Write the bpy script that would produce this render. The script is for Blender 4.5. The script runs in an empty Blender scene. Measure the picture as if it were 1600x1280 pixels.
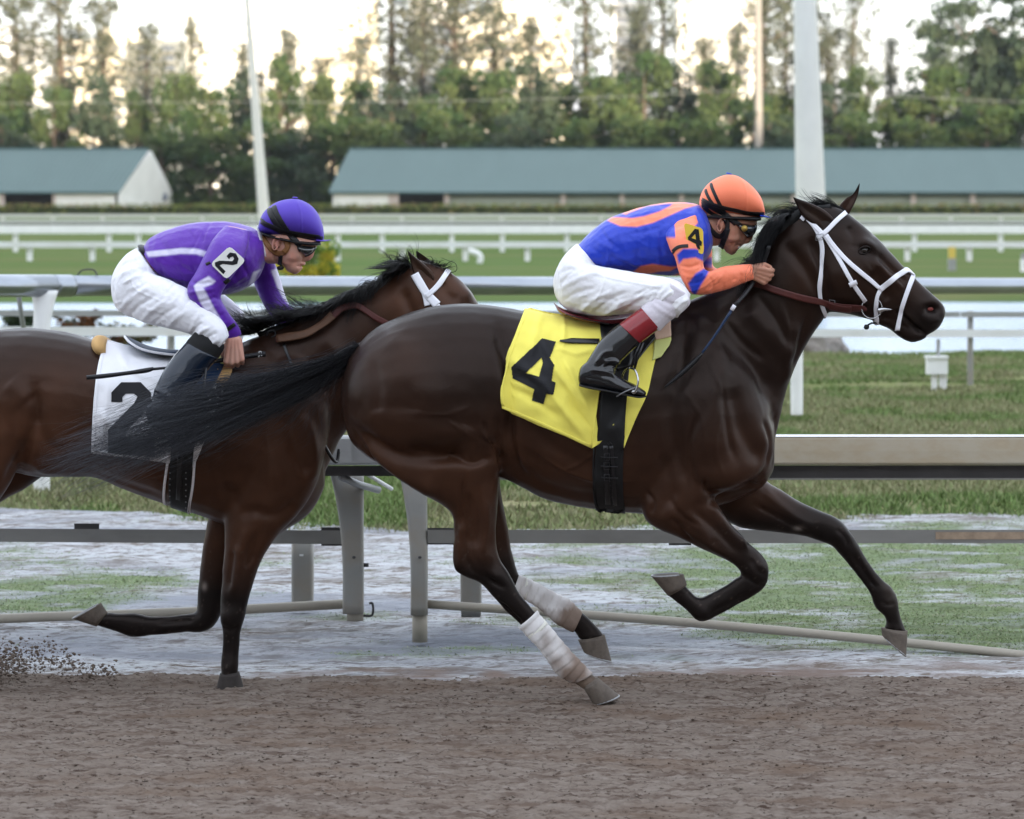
import bpy, math, random
import numpy as np
from mathutils import Vector, noise
from mathutils.bvhtree import BVHTree
R = math.radians
random.seed(7); rng = np.random.default_rng(7)
SC = bpy.context.scene
COL = SC.collection

# ------------------------------------------------------------------ camera, sky, sun, exposure
F = 4560.0; CAMH = 2.09
PITCH = math.atan((640 - 305) / F)
cam_d = bpy.data.cameras.new('camera'); cam = bpy.data.objects.new('camera', cam_d); COL.objects.link(cam)
cam.location = (0, 0, CAMH); cam.rotation_euler = (math.pi / 2 - PITCH, 0, 0)
cam_d.sensor_width = 36; cam_d.lens = 36 * F / 1600; cam_d.clip_end = 6000; cam_d.clip_start = 0.5
cam_d.dof.use_dof = True; cam_d.dof.focus_distance = 11.95; cam_d.dof.aperture_fstop = 4.2
SC.camera = cam
SUN_EL, SUN_AZ = 3.5, 160.0           # low evening sun behind the camera, to its right; azimuth clockwise from +Y
w = bpy.data.worlds.new('World'); SC.world = w; w.use_nodes = True
nt = w.node_tree; bg = nt.nodes['Background']
sky = nt.nodes.new('ShaderNodeTexSky'); sky.sky_type = 'NISHITA'; sky.sun_disc = False
sky.sun_elevation = R(SUN_EL); sky.sun_rotation = R(SUN_AZ); sky.air_density = 1.0; sky.dust_density = 1.0; sky.ozone_density = 1.2
# thin high cloud over most of the sky
CLOUD = (2.76, 2.97, 3.34)
tcw = nt.nodes.new('ShaderNodeTexCoord'); mpw = nt.nodes.new('ShaderNodeMapping'); mpw.inputs['Scale'].default_value = (1, 1, 3.5); nzw = nt.nodes.new('ShaderNodeTexNoise')
nzw.inputs['Scale'].default_value = 1.7; nzw.inputs['Detail'].default_value = 7; nt.links.new(tcw.outputs['Generated'], mpw.inputs[0]); nt.links.new(mpw.outputs[0], nzw.inputs[0])
mrw = nt.nodes.new('ShaderNodeMapRange'); mrw.inputs[1].default_value = .35; mrw.inputs[2].default_value = .65; mrw.inputs[3].default_value = .55; mrw.inputs[4].default_value = .92; nt.links.new(nzw.outputs[0], mrw.inputs[0])
mxw = nt.nodes.new('ShaderNodeMix'); mxw.data_type = 'RGBA'; nt.links.new(mrw.outputs[0], mxw.inputs[0]); nt.links.new(sky.outputs[0], mxw.inputs[6]); mxw.inputs[7].default_value = (*CLOUD, 1)
nt.links.new(mxw.outputs[2], bg.inputs[0]); bg.inputs[1].default_value = 0.15
sd = bpy.data.lights.new('sun', 'SUN'); sun = bpy.data.objects.new('sun', sd); COL.objects.link(sun)
sd.energy = 2.4; sd.angle = R(0.6); sd.color = (1.0, 0.84, 0.64)
sv = Vector((math.sin(R(SUN_AZ)) * math.cos(R(SUN_EL)), math.cos(R(SUN_AZ)) * math.cos(R(SUN_EL)), math.sin(R(SUN_EL))))
sun.rotation_euler = sv.to_track_quat('Z', 'Y').to_euler()
SC.view_settings.view_transform = 'Standard'; SC.view_settings.look = 'None'
SC.view_settings.gamma = 1; SC.view_settings.exposure = 2.38; SC.view_settings.use_curve_mapping = False

# ------------------------------------------------------------------ helpers
cp, sp = math.cos(PITCH), math.sin(PITCH)
def P(px, py, Y):
    """world point at depth Y seen at this spot of the 1600x1280 photograph"""
    dy = F * cp + (640 - py) * sp
    dz = -F * sp + (640 - py) * cp
    t = Y / dy
    return np.array([(px - 800) * t, Y, CAMH + dz * t])
def uv(pts, Y0=None):
    """photograph coordinates of world points, seen side-on in the plane Y0"""
    x, y, z = pts[:, 0], pts[:, 1], pts[:, 2] - CAMH
    if Y0 is not None: y = np.full_like(x, Y0)
    d = y * cp - z * sp; v = y * sp + z * cp
    return 800 + F * x / d, 640 - F * v / d

def cr(pts, sub):
    """Catmull-Rom through the rows of pts"""
    p = np.asarray(pts, float); n = len(p)
    if n < 3 or sub < 2:
        out = []
        for i in range(n - 1):
            for k in range(sub): out.append(p[i] + (p[i+1] - p[i]) * k / sub)
        out.append(p[-1]); return np.array(out)
    e = np.vstack([2 * p[0] - p[1], p, 2 * p[-1] - p[-2]]); out = []
    for i in range(1, n):
        a, b, c, d = e[i-1], e[i], e[i+1], e[i+2]
        for k in range(sub):
            t = k / sub
            out.append(.5 * (2*b + (c - a)*t + (2*a - 5*b + 4*c - d)*t*t + (3*b - a - 3*c + d)*t**3))
    out.append(p[-1]); return np.array(out)

class MB:
    """collects rings, tubes, boxes; build() links ONE mesh object"""
    def __init__(s): s.v = []; s.f = []; s.n = 0
    def add(s, verts, faces):
        o = s.n; s.v.extend([tuple(map(float, q)) for q in verts]); s.f.extend([tuple(i + o for i in f) for f in faces]); s.n += len(verts)
    def rings(s, rings, cap=True):
        k = len(rings[0]); vs = [q for r in rings for q in r]; fs = []
        for i in range(len(rings) - 1):
            for j in range(k):
                a, b = i*k + j, i*k + (j+1) % k
                fs.append((a, b, b + k, a + k))
        if cap:
            fs.append(tuple(range(k))[::-1]); fs.append(tuple(range((len(rings)-1)*k, len(rings)*k)))
        s.add(vs, fs)
    def loft(s, st, Y0, n=20, sub=5, dy=0.0, shrink=1.0, cap=True, pw=1.0):
        q = [list(r) + [0.0] * (6 - len(r)) for r in st]
        c = cr(q, sub); rings = []
        for r in c:
            ax, ay, bx, by, w, d = r
            Yc = Y0 + d + dy
            A, B = P(ax, ay, Yc), P(bx, by, Yc)
            M = (A + B) / 2; H = (A - B) / 2 * shrink; w = max(w * shrink, 0.0008)
            ring = []
            for k in range(n):
                t = 2 * math.pi * k / n
                c_, s_ = math.cos(t), math.sin(t)
                if pw != 1.0: c_, s_ = math.copysign(abs(c_)**pw, c_), math.copysign(abs(s_)**pw, s_)
                ring.append(M + H * c_ + np.array([0, w * s_, 0]))
            rings.append(ring)
        s.rings(rings, cap)
    def tube(s, pts, rad, n=8, sub=1, cap=True):
        pts = np.asarray(pts, float); rad = np.ones(len(pts)) * rad
        if sub > 1:
            c = cr(np.column_stack([pts, rad]), sub); pts, rad = c[:, :3], c[:, 3]
        rings = []; up = None
        for i in range(len(pts)):
            t = pts[min(i+1, len(pts)-1)] - pts[max(i-1, 0)]
            t = t / (np.linalg.norm(t) + 1e-12)
            if up is None:
                up = np.array([0, 1.0, 0]) if abs(t[1]) < .8 else np.array([0, 0, 1.0])
            u = up - t * np.dot(up, t); u /= np.linalg.norm(u) + 1e-12; up = u
            vv = np.cross(t, u)
            rings.append([pts[i] + rad[i] * (u * math.cos(2*math.pi*k/n) + vv * math.sin(2*math.pi*k/n)) for k in range(n)])
        s.rings(rings, cap)
    def capsule(s, a, b, ra, rb, n=12):
        a, b = np.asarray(a, float), np.asarray(b, float)
        d = b - a; L = np.linalg.norm(d); d = d / (L + 1e-9); pts = []; rad = []
        for t in (-1, -.92, -.7, -.4): pts.append(a + d * ra * t); rad.append(ra * math.sqrt(max(0, 1 - t*t)) + 1e-4)
        pts.append(a); rad.append(ra); pts.append(b); rad.append(rb)
        for t in (.4, .7, .92, 1): pts.append(b + d * rb * t); rad.append(rb * math.sqrt(max(0, 1 - t*t)) + 1e-4)
        s.tube(pts, np.array(rad), n)
    def ball(s, c, r, n=14):
        c = np.asarray(c, float); r = np.ones(3) * r; rings = []
        for i in range(1, n):
            ph = math.pi * i / n
            rings.append([c + r * np.array([math.sin(ph)*math.cos(2*math.pi*k/(2*n)), math.sin(ph)*math.sin(2*math.pi*k/(2*n)), math.cos(ph)]) for k in range(2*n)])
        s.rings(rings)
    def box(s, lo, hi):
        x0, y0, z0 = lo; x1, y1, z1 = hi
        s.add([(x0,y0,z0),(x1,y0,z0),(x1,y1,z0),(x0,y1,z0),(x0,y0,z1),(x1,y0,z1),(x1,y1,z1),(x0,y1,z1)],
              [(3,2,1,0),(4,5,6,7),(0,1,5,4),(1,2,6,5),(2,3,7,6),(3,0,4,7)])
    def sheet(s, g, thick=0.0, nrm=None):
        """g: (m,k,3) grid; optional thickness along nrm grid"""
        m, k = g.shape[:2]; v = g.reshape(-1, 3); f = []
        for i in range(m - 1):
            for j in range(k - 1):
                f.append((i*k+j, i*k+j+1, (i+1)*k+j+1, (i+1)*k+j))
        if thick:
            b = v - nrm.reshape(-1, 3) * thick; n0 = len(v)
            f += [tuple(x + n0 for x in q[::-1]) for q in f]
            ed = [(i*k, (i+1)*k) for i in range(m-1)] + [((i+1)*k + k-1, i*k + k-1) for i in range(m-1)] + \
                 [(j+1, j) for j in range(k-1)] + [((m-1)*k + j, (m-1)*k + j+1) for j in range(k-1)]
            f += [(a, b_, b_ + n0, a + n0) for a, b_ in ed]
            v = np.vstack([v, b])
        s.add(v, f)
    def mesh(s, name='m'):
        me = bpy.data.meshes.new(name); me.from_pydata(s.v, [], s.f); me.update(); return me
    def build(s, name, mat=None, parent=None, smooth=True):
        return link(name, s.mesh(name), mat, parent, smooth)

def link(name, me, mat=None, parent=None, smooth=True):
    o = bpy.data.objects.new(name, me); COL.objects.link(o)
    if mat is not None and not me.materials: me.materials.append(mat)
    if parent is not None: o.parent = parent; o.location = -Vector(parent.location)
    if smooth and len(me.polygons): me.polygons.foreach_set('use_smooth', np.ones(len(me.polygons), bool)); me.update()
    else:
        if len(me.polygons): me.polygons.foreach_set('use_smooth', np.zeros(len(me.polygons), bool))
    return o
def np_mesh(name, V, Q):
    """fast mesh from arrays: V (n,3), Q (m,k)"""
    me = bpy.data.meshes.new(name); V = np.asarray(V, np.float32); Q = np.asarray(Q, np.int32); m, k = Q.shape
    me.vertices.add(len(V)); me.vertices.foreach_set('co', V.ravel())
    me.loops.add(m * k); me.loops.foreach_set('vertex_index', Q.ravel())
    me.polygons.add(m); me.polygons.foreach_set('loop_start', np.arange(0, m*k, k, dtype=np.int32))
    me.update(calc_edges=True); me.validate(); return me
def empty(name, loc, label, cat, group=None):
    o = bpy.data.objects.new(name, None); COL.objects.link(o); o.location = Vector([float(c) for c in loc]); o.empty_display_size = .1
    return tag(o, label, cat, group)
def tag(o, label=None, cat=None, group=None, kind=None):
    if label: o['label'] = label
    if cat: o['category'] = cat
    if group: o['group'] = group
    if kind: o['kind'] = kind
    return o
def evaluated(me, mods):
    o = bpy.data.objects.new('tmp', me); COL.objects.link(o)
    for ty, kw in mods:
        m = o.modifiers.new(ty, ty)
        for k, v in kw.items(): setattr(m, k, v)
    dg = bpy.context.evaluated_depsgraph_get(); dg.update()
    r = bpy.data.meshes.new_from_object(o.evaluated_get(dg)); bpy.data.objects.remove(o); return r
def fuse(mb, vox, it=6, fac=.5):
    me = evaluated(mb.mesh(), [('REMESH', dict(mode='VOXEL', voxel_size=vox, adaptivity=0.0)), ('SMOOTH', dict(factor=fac, iterations=it))])
    return me
def co(me):
    a = np.empty(len(me.vertices) * 3, np.float32); me.vertices.foreach_get('co', a); return a.reshape(-1, 3).astype(float)
def nor(me):
    a = np.empty(len(me.vertices) * 3, np.float32); me.vertices.foreach_get('normal', a); return a.reshape(-1, 3).astype(float)
def setco(me, c): me.vertices.foreach_set('co', np.asarray(c, np.float32).ravel()); me.update()
def dline(u, v, pl):
    """distance to a polyline and the fraction along it"""
    pl = np.asarray(pl, float); best = np.full(u.shape, 1e9); frac = np.zeros(u.shape)
    seg = np.linalg.norm(np.diff(pl, axis=0), axis=1); cum = np.concatenate([[0], np.cumsum(seg)]); L = cum[-1] + 1e-9
    for i in range(len(pl) - 1):
        a, b = pl[i], pl[i+1]; d = b - a
        t = np.clip(((u - a[0]) * d[0] + (v - a[1]) * d[1]) / (d @ d + 1e-9), 0, 1)
        q = np.hypot(u - a[0] - t * d[0], v - a[1] - t * d[1]); m = q < best
        best[m] = q[m]; frac[m] = (cum[i] + t[m] * seg[i]) / L
    return best, frac
def sculpt(me, Y0, feats):
    """feats: ('l', polyline px, width px, height m, side) ridge/groove; ('b', x, y, rx, ry, ang, height m, side) bump"""
    c = co(me); n = nor(me); u, v = uv(c, Y0); D = np.zeros(len(c)); face = np.clip(np.abs(n[:, 1]) * 1.6, 0, 1)
    for f in feats:
        side = f[-1]; m = np.ones(len(c))
        if side == 'near': m = (c[:, 1] < Y0).astype(float)
        if side == 'far': m = (c[:, 1] > Y0).astype(float)
        if f[0] == 'l':
            pl = cr(f[1], 4) if len(f[1]) > 2 else np.array(f[1], float)
            d, fr = dline(u, v, pl); tp = np.clip(np.minimum(fr, 1 - fr) * 6 + .15, 0, 1)
            D += f[3] * np.exp(-(d / f[2])**2) * tp * m * face
        else:
            _, x, y, rx, ry, ang, h, _s = f; ca, sa = math.cos(R(ang)), math.sin(R(ang))
            a = ((u - x) * ca + (v - y) * sa) / rx; b = (-(u - x) * sa + (v - y) * ca) / ry
            D += h * np.exp(-(a*a + b*b)) * m * face
    setco(me, c + n * D[:, None])
def vnoise(p, seed=0):
    """value noise, p (n,3)"""
    i = np.floor(p).astype(np.int64); f = p - i; f = f*f*(3 - 2*f); out = 0
    def h(a, b, c):
        k = (a * 73856093) ^ (b * 19349663) ^ (c * 83492791) ^ (seed * 2654435761)
        k = (k ^ (k >> 13)) * 1274126177; k = k ^ (k >> 16); return (k & 0xffff) / 65535.0
    for dx in (0, 1):
        for dy in (0, 1):
            for dz in (0, 1):
                wt = (f[:,0] if dx else 1-f[:,0]) * (f[:,1] if dy else 1-f[:,1]) * (f[:,2] if dz else 1-f[:,2])
                out = out + wt * h(i[:,0]+dx, i[:,1]+dy, i[:,2]+dz)
    return out * 2 - 1
def inpoly(u, v, poly):
    poly = np.asarray(poly, float); r = np.zeros(u.shape, bool); j = len(poly) - 1
    for i in range(len(poly)):
        xi, yi = poly[i]; xj, yj = poly[j]
        c = ((yi > v) != (yj > v)) & (u < (xj - xi) * (v - yi) / (yj - yi + 1e-12) + xi); r ^= c; j = i
    return r
def soft(u, v, poly, fe=1.5):
    d, _ = dline(u, v, np.vstack([poly, poly[0]])); s = np.where(inpoly(u, v, poly), d, -d)
    return np.clip(s / fe * .5 + .5, 0, 1)
def setcol(me, C, name='coat'):
    at = me.color_attributes.new(name, 'FLOAT_COLOR', 'POINT')
    A = np.ones((len(me.vertices), 4), np.float32); A[:, :3] = C; at.data.foreach_set('color', A.ravel())
def bvh(me):
    return BVHTree.FromPolygons([v.co[:] for v in me.vertices], [tuple(p.vertices) for p in me.polygons])
def bvhs(ms):
    vs, fs = [], []
    for me in ms:
        o = len(vs); vs += [v.co[:] for v in me.vertices]; fs += [tuple(i + o for i in p.vertices) for p in me.polygons]
    return BVHTree.FromPolygons(vs, fs)
CAMV = Vector((0, 0, CAMH))
def hit(tree, px, py, Y0, off):
    """point on the near surface seen there, lifted by off; falls back to the nearest surface"""
    d = Vector(P(px, py, Y0)) - CAMV; d.normalize()
    l, n, i, q = tree.ray_cast(CAMV, d, 60)
    if l is None or l.y > Y0 + .02:
        l, n, i, q = tree.find_nearest(Vector(P(px, py, Y0 - .005)))
        if n is None: return P(px, py, Y0), np.array([0, -1, 0.])
    if n.y > .2 and l is not None: n = -n
    return np.array(l + n * off), np.array(n)
def strap(mb, tree, Y0, path, wpx, off, th=.003, sub=5, k=5, mirror=False, wl=None):
    pts = cr(path, sub) if len(path) > 2 else cr(path, sub * 3)
    G = []; N = []; kk = k
    t = np.gradient(pts, axis=0); t /= np.linalg.norm(t, axis=1)[:, None] + 1e-9
    for i, (x, y) in enumerate(pts[:, :2]):
        nx, ny = -t[i, 1], t[i, 0]; ww = wpx if wl is None else np.interp(i / (len(pts)-1), np.linspace(0, 1, len(wl)), wl)
        row, rn = [], []
        for j in range(kk):
            s = (j / (kk - 1) - .5) * ww
            a, b = hit(tree, x + nx * s, y + ny * s, Y0, off); row.append(a); rn.append(b)
        G.append(row); N.append(rn)
    G, N = np.array(G), np.array(N)
    N = N / (np.linalg.norm(N, axis=2)[:, :, None] + 1e-9)
    for _ in range(2):
        if len(G) > 2: G[1:-1] = (G[:-2] + 2 * G[1:-1] + G[2:]) / 4
    mb.sheet(G, th, N)
    if mirror:
        M = G.copy(); M[:, :, 1] = 2 * Y0 - M[:, :, 1]; K = N.copy(); K[:, :, 1] *= -1
        mb.sheet(M[::-1], th, K[::-1])
def quad_grid(L, Rr, m, n):
    """px grid between a left edge polyline and a right edge polyline (both listed top to bottom)"""
    L, Rr = np.asarray(L, float), np.asarray(Rr, float)
    def rs(p, k):
        p = cr(p, 8); s = np.concatenate([[0], np.cumsum(np.linalg.norm(np.diff(p, axis=0), axis=1))]); s /= s[-1]
        q = np.linspace(0, 1, k); return np.column_stack([np.interp(q, s, p[:, 0]), np.interp(q, s, p[:, 1])])
    a, b = rs(L, m), rs(Rr, m); t = np.linspace(0, 1, n)[None, :, None]
    return a[:, None] * (1 - t) + b[:, None] * t
def drape(mb, tree, Y0, L, Rr, off, m=30, n=24, th=.003, both=True, wrinkle=None, lo=None):
    g = quad_grid(L, Rr, m, n); G = np.zeros((m, n, 3)); N = np.zeros((m, n, 3))
    for i in range(m):
        for j in range(n):
            G[i, j], N[i, j] = hit(tree, g[i, j, 0], g[i, j, 1], Y0, off)
    N = N / (np.linalg.norm(N, axis=2)[:, :, None] + 1e-9)
    for _ in range(3):
        Y = G[:, :, 1].copy(); Y[1:-1, 1:-1] = (Y[:-2, 1:-1] + Y[2:, 1:-1] + Y[1:-1, :-2] + Y[1:-1, 2:]) / 4; G[:, :, 1] = np.minimum(Y, G[:, :, 1])
    if wrinkle is not None:
        G -= N * 0; G[:, :, 1] -= wrinkle(g[:, :, 0], g[:, :, 1])
    mb.sheet(G, th, N)
    if both:
        M = G.copy(); M[:, :, 1] = 2 * Y0 - M[:, :, 1]; K = N.copy(); K[:, :, 1] *= -1
        mb.sheet(M[:, ::-1], th, K[:, ::-1])
        T = np.stack([G[0], (G[0] + M[0]) / 2 + np.array([0, 0, .006]), M[0]]); mb.sheet(T[::-1], th, np.tile(np.array([0, 0, 1.]), (3, n, 1)))
    return G

# ------------------------------------------------------------------ materials
def mat(name, col, rough=.6, metal=0, bump=None, vary=0, attr=None, spec=.3, coat=0, sheen=0, scale=(1,1,1), vscale=4, trans=0, sss=0, col2=None, tint=None):
    m = bpy.data.materials.new(name); m.use_nodes = True; t = m.node_tree; b = t.nodes['Principled BSDF']
    b.inputs['Roughness'].default_value = rough; b.inputs['Metallic'].default_value = metal
    b.inputs['Specular IOR Level'].default_value = spec
    if tint: b.inputs['Specular Tint'].default_value = (*tint, 1)
    b.inputs['Coat Weight'].default_value = coat; b.inputs['Coat Roughness'].default_value = .25
    b.inputs['Sheen Weight'].default_value = sheen
    if sss: b.inputs['Subsurface Weight'].default_value = sss; b.inputs['Subsurface Radius'].default_value = (.02, .008, .004)
    if trans: b.inputs['Transmission Weight'].default_value = trans
    tc = t.nodes.new('ShaderNodeTexCoord'); mp = t.nodes.new('ShaderNodeMapping'); mp.inputs['Scale'].default_value = scale
    t.links.new(tc.outputs['Object'], mp.inputs[0])
    src = None
    if attr:
        a = t.nodes.new('ShaderNodeAttribute'); a.attribute_name = attr; src = a.outputs['Color']
    else:
        rgb = t.nodes.new('ShaderNodeRGB'); rgb.outputs[0].default_value = (*col, 1); src = rgb.outputs[0]
    if vary or col2:
        n = t.nodes.new('ShaderNodeTexNoise'); n.inputs['Scale'].default_value = vscale; n.inputs['Detail'].default_value = 6; n.inputs['Roughness'].default_value = .6
        t.links.new(mp.outputs[0], n.inputs[0])
        if col2:
            r = t.nodes.new('ShaderNodeValToRGB'); r.color_ramp.elements[0].position = .4; r.color_ramp.elements[1].position = .62
            t.links.new(n.outputs[0], r.inputs[0]); mx = t.nodes.new('ShaderNodeMix'); mx.data_type = 'RGBA'
            t.links.new(r.outputs[0], mx.inputs[0]); t.links.new(src, mx.inputs[6]); mx.inputs[7].default_value = (*col2, 1); src = mx.outputs[2]
        if vary:
            hs = t.nodes.new('ShaderNodeMapRange'); hs.inputs[1].default_value = .25; hs.inputs[2].default_value = .75
            hs.inputs[3].default_value = 1 - vary; hs.inputs[4].default_value = 1 + vary; t.links.new(n.outputs[0], hs.inputs[0])
            mu = t.nodes.new('ShaderNodeVectorMath'); mu.operation = 'SCALE'; t.links.new(src, mu.inputs[0]); t.links.new(hs.outputs[0], mu.inputs['Scale']); src = mu.outputs[0]
    t.links.new(src, b.inputs['Base Color'])
    if bump:
        prev = None
        for (sc_, st, dist) in bump:
            n = t.nodes.new('ShaderNodeTexNoise'); n.inputs['Scale'].default_value = sc_; n.inputs['Detail'].default_value = 5
            t.links.new(mp.outputs[0], n.inputs[0]); bp = t.nodes.new('ShaderNodeBump'); bp.inputs['Strength'].default_value = st; bp.inputs['Distance'].default_value = dist
            t.links.new(n.outputs[0], bp.inputs['Height'])
            if prev: t.links.new(prev, bp.inputs['Normal'])
            prev = bp.outputs[0]
        t.links.new(prev, b.inputs['Normal'])
    return m
# ------------------------------------------------------------------ horse materials
M_coat = mat('coat', (0,0,0), .35, attr='coat', tint=(1,.82,.74), spec=.19, vary=.2, vscale=9, bump=[(260, .22, .003), (60, .12, .003), (9, .12, .01)])
M_mane = mat('mane_hair', (.006, .0055, .006), .36, spec=.2, vary=.3, vscale=30)
M_tail = mat('tail_hair', (.010, .0105, .013), .5, spec=.18, attr='coat')
M_hoof = mat('hoof', (.13, .105, .085), .7, vary=.3, vscale=40, bump=[(90, .3, .003)], col2=(.075, .06, .05))
M_shoe = mat('horseshoe', (.32, .32, .33), .45, metal=.7)
M_wrap = mat('leg_wrap', (0,0,0), .85, attr='coat', vary=.1, vscale=30, bump=[(140, .25, .003)])
M_eye = mat('eye', (.008, .005, .004), .06, spec=.8, coat=1)
M_pink = mat('nostril', (.30, .075, .065), .4)

def trunk_h(st):  # (x, top, bottom, w)
    return [(x, a, x, b, w_) for x, a, b, w_ in st]
# --- horse four
H4 = 12.0
h4_trunk = trunk_h([(535,600,632,.05),(541,572,668,.13),(552,548,694,.18),(575,522,712,.225),(605,503,725,.25),(645,486,733,.265),(690,476,738,.272),(735,474,742,.268),(775,478,744,.255),
    (815,485,762,.262),(855,495,781,.285),(900,502,792,.30),(950,503,799,.30),(1000,496,803,.28),(1045,486,801,.255),(1090,480,797,.24),(1130,500,788,.225),(1165,540,776,.20),(1192,590,760,.155),(1208,640,735,.09)])
h4_neck = [(1005,500,1160,770,.19),(1050,480,1196,735,.165),(1095,462,1212,685,.14),(1135,446,1222,640,.118),(1165,425,1232,600,.105),(1188,396,1248,562,.097),(1205,368,1268,528,.092),(1228,346,1286,500,.088),(1252,332,1298,478,.083)]
h4_head = [(1258,328,1262,440,.07),(1286,320,1270,468,.08),(1314,326,1284,487,.088),(1338,343,1306,488,.096),(1357,359,1328,492,.098),(1376,377,1348,498,.088),(1393,396,1368,503,.074),(1409,413,1388,508,.062),
    (1424,428,1404,511,.055),(1439,443,1420,516,.053),(1455,458,1436,520,.054),(1467,468,1450,523,.052),(1475,478,1464,515,.042),(1478,487,1472,504,.018)]
h4_jaw = [(1350,470,1368,506,.05),(1382,488,1390,514,.042),(1402,498,1402,524,.036),(1418,506,1414,532,.035),(1432,513,1426,535,.033),(1443,519,1438,532,.026),(1448,525,1446,529,.008)]
h4_nh = [(560,560,760,520,.10,-.10),(545,610,778,590,.12,-.125),(548,658,781,650,.13,-.14),(575,700,781,700,.122,-.145),(620,742,780,735,.108,-.145),(668,775,779,765,.088,-.14),(703,800,777,795,.07,-.135),(709,830,775,826,.058,-.13),
    (708,860,776,856,.05,-.13),(709,882,783,876,.046,-.13),(722,899,795,893,.042,-.13),(748,911,802,908,.036,-.13),(770,933,810,924,.030,-.13),(790,955,824,942,.027,-.13),(813,977,837,957,.026,-.13),
    (842,1012,863,990,.026,-.13),(864,1040,888,1018,.030,-.13),(876,1055,903,1033,.036,-.13),(890,1063,917,1047,.031,-.13),(903,1072,930,1056,.030,-.13),(912,1078,939,1062,.036,-.13)]
h4_fh = [(660,600,790,590,.10,.10),(700,680,790,670,.11,.13),(725,735,782,730,.085,.14),(735,765,782,757,.07,.14),(738,795,787,789,.055,.14),(738,830,795,828,.048,.14),(738,862,800,862,.045,.14),(744,888,806,884,.042,.14),
    (768,908,810,894,.036,.14),(787,917,810,898,.03,.14),(802,925,813,900,.026,.14),(837,944,846,918,.026,.14),(862,962,876,932,.03,.14),(878,974,897,947,.036,.14),(893,982,916,962,.030,.14),(901,992,934,980,.030,.14),(905,1000,946,995,.036,.14)]
h4_nf = [(1090,500,1120,498,.02,-.06),(1066,530,1150,524,.06,-.08),(1042,570,1175,566,.09,-.10),(1022,610,1188,608,.112,-.112),(1008,670,1200,670,.125,-.12),(998,730,1190,735,.125,-.125),(1000,780,1150,760,.11,-.13),(1008,812,1118,775,.092,-.14),(1033,829,1122,790,.078,-.14),(1064,842,1136,812,.066,-.14),
    (1098,859,1152,832,.057,-.14),(1130,873,1172,850,.05,-.14),(1150,885,1190,865,.047,-.14),(1158,896,1200,882,.047,-.14),(1158,901,1201,905,.043,-.14),(1150,903,1192,922,.036,-.14),(1130,916,1152,946,.028,-.14),(1108,928,1124,961,.028,-.14),
    (1096,934,1104,971,.034,-.14),(1087,932,1088,970,.035,-.14),(1080,925,1072,953,.029,-.14),(1073,917,1055,939,.029,-.14),(1070,911,1040,928,.036,-.14)]
h4_ff = [(1130,640,1090,740,.10,.11),(1170,700,1120,800,.10,.12),(1195,748,1150,822,.085,.13),(1220,765,1186,829,.073,.13),(1247,782,1222,833,.06,.13),(1277,796,1255,838,.052,.13),(1305,807,1283,847,.047,.13),(1323,823,1299,853,.046,.13),
    (1338,846,1308,862,.042,.13),(1351,868,1322,878,.032,.13),(1364,888,1337,897,.027,.13),(1378,905,1350,914,.027,.13),(1394,919,1360,930,.032,.13),(1402,934,1368,950,.035,.13),(1405,952,1382,963,.029,.13),(1410,970,1384,975,.029,.13),(1418,990,1378,981,.036,.13)]
# --- horse two
H2 = 12.5
h2_trunk = trunk_h([(-85,600,640,.05),(-79,575,675,.13),(-66,552,700,.18),(-42,530,715,.225),(-10,517,730,.25),(30,512,740,.265),(70,514,746,.27),(110,520,744,.262),(150,532,747,.26),(200,546,767,.28),(255,555,786,.30),(305,556,803,.30),
    (345,548,818,.285),(385,534,832,.26),(420,530,843,.24),(450,545,826,.22),(478,575,808,.19),(496,620,785,.14),(507,660,760,.08)])
h2_neck = [(350,545,440,815,.19),(395,528,485,775,.165),(440,508,512,730,.145),(485,490,530,690,.125),(530,472,556,655,.11),(572,450,585,620,.102),(608,430,615,590,.096),(640,415,640,560,.09),(662,408,660,540,.083)]
h2_head = [(650,405,640,520,.07),(672,410,655,545,.08),(696,420,678,565,.09),(718,436,700,572,.096),(736,456,718,580,.095),(752,482,735,590,.085),(772,512,752,600,.07),(790,540,770,612,.06),(805,563,785,622,.055),(818,580,800,632,.053),(830,600,815,634,.05),(836,615,826,630,.03)]
h2_nf = [(440,545,465,540,.02,-.06),(415,575,490,565,.07,-.09),(398,605,503,598,.095,-.105),(380,650,515,640,.11,-.115),(362,710,508,705,.125,-.12),(352,765,492,762,.12,-.125),(350,810,462,808,.10,-.13),(351,845,434,836,.078,-.135),(349,878,412,870,.062,-.135),(347,908,398,904,.053,-.135),
    (344,938,388,938,.049,-.135),(344,962,383,962,.047,-.135),(347,985,377,985,.037,-.135),(347,1015,374,1015,.03,-.135),(345,1030,373,1028,.035,-.135),(345,1042,373,1040,.037,-.135),(346,1050,372,1049,.033,-.135),(344,1057,374,1056,.035,-.135)]
h2_ff = [(370,680,470,680,.10,.10),(350,740,440,750,.10,.12),(330,790,410,800,.085,.13),(322,825,385,830,.068,.13),(315,870,372,870,.055,.13),(310,911,360,911,.05,.13),(308,940,352,942,.047,.13),(306,956,338,975,.046,.13),(300,958,318,988,.041,.13),
    (285,960,292,988,.032,.13),(262,963,266,991,.028,.13),(234,963,238,993,.029,.13),(214,958,208,996,.035,.13),(196,958,186,989,.032,.13),(180,958,168,983,.030,.13),(168,957,148,977,.034,.13)]
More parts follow.
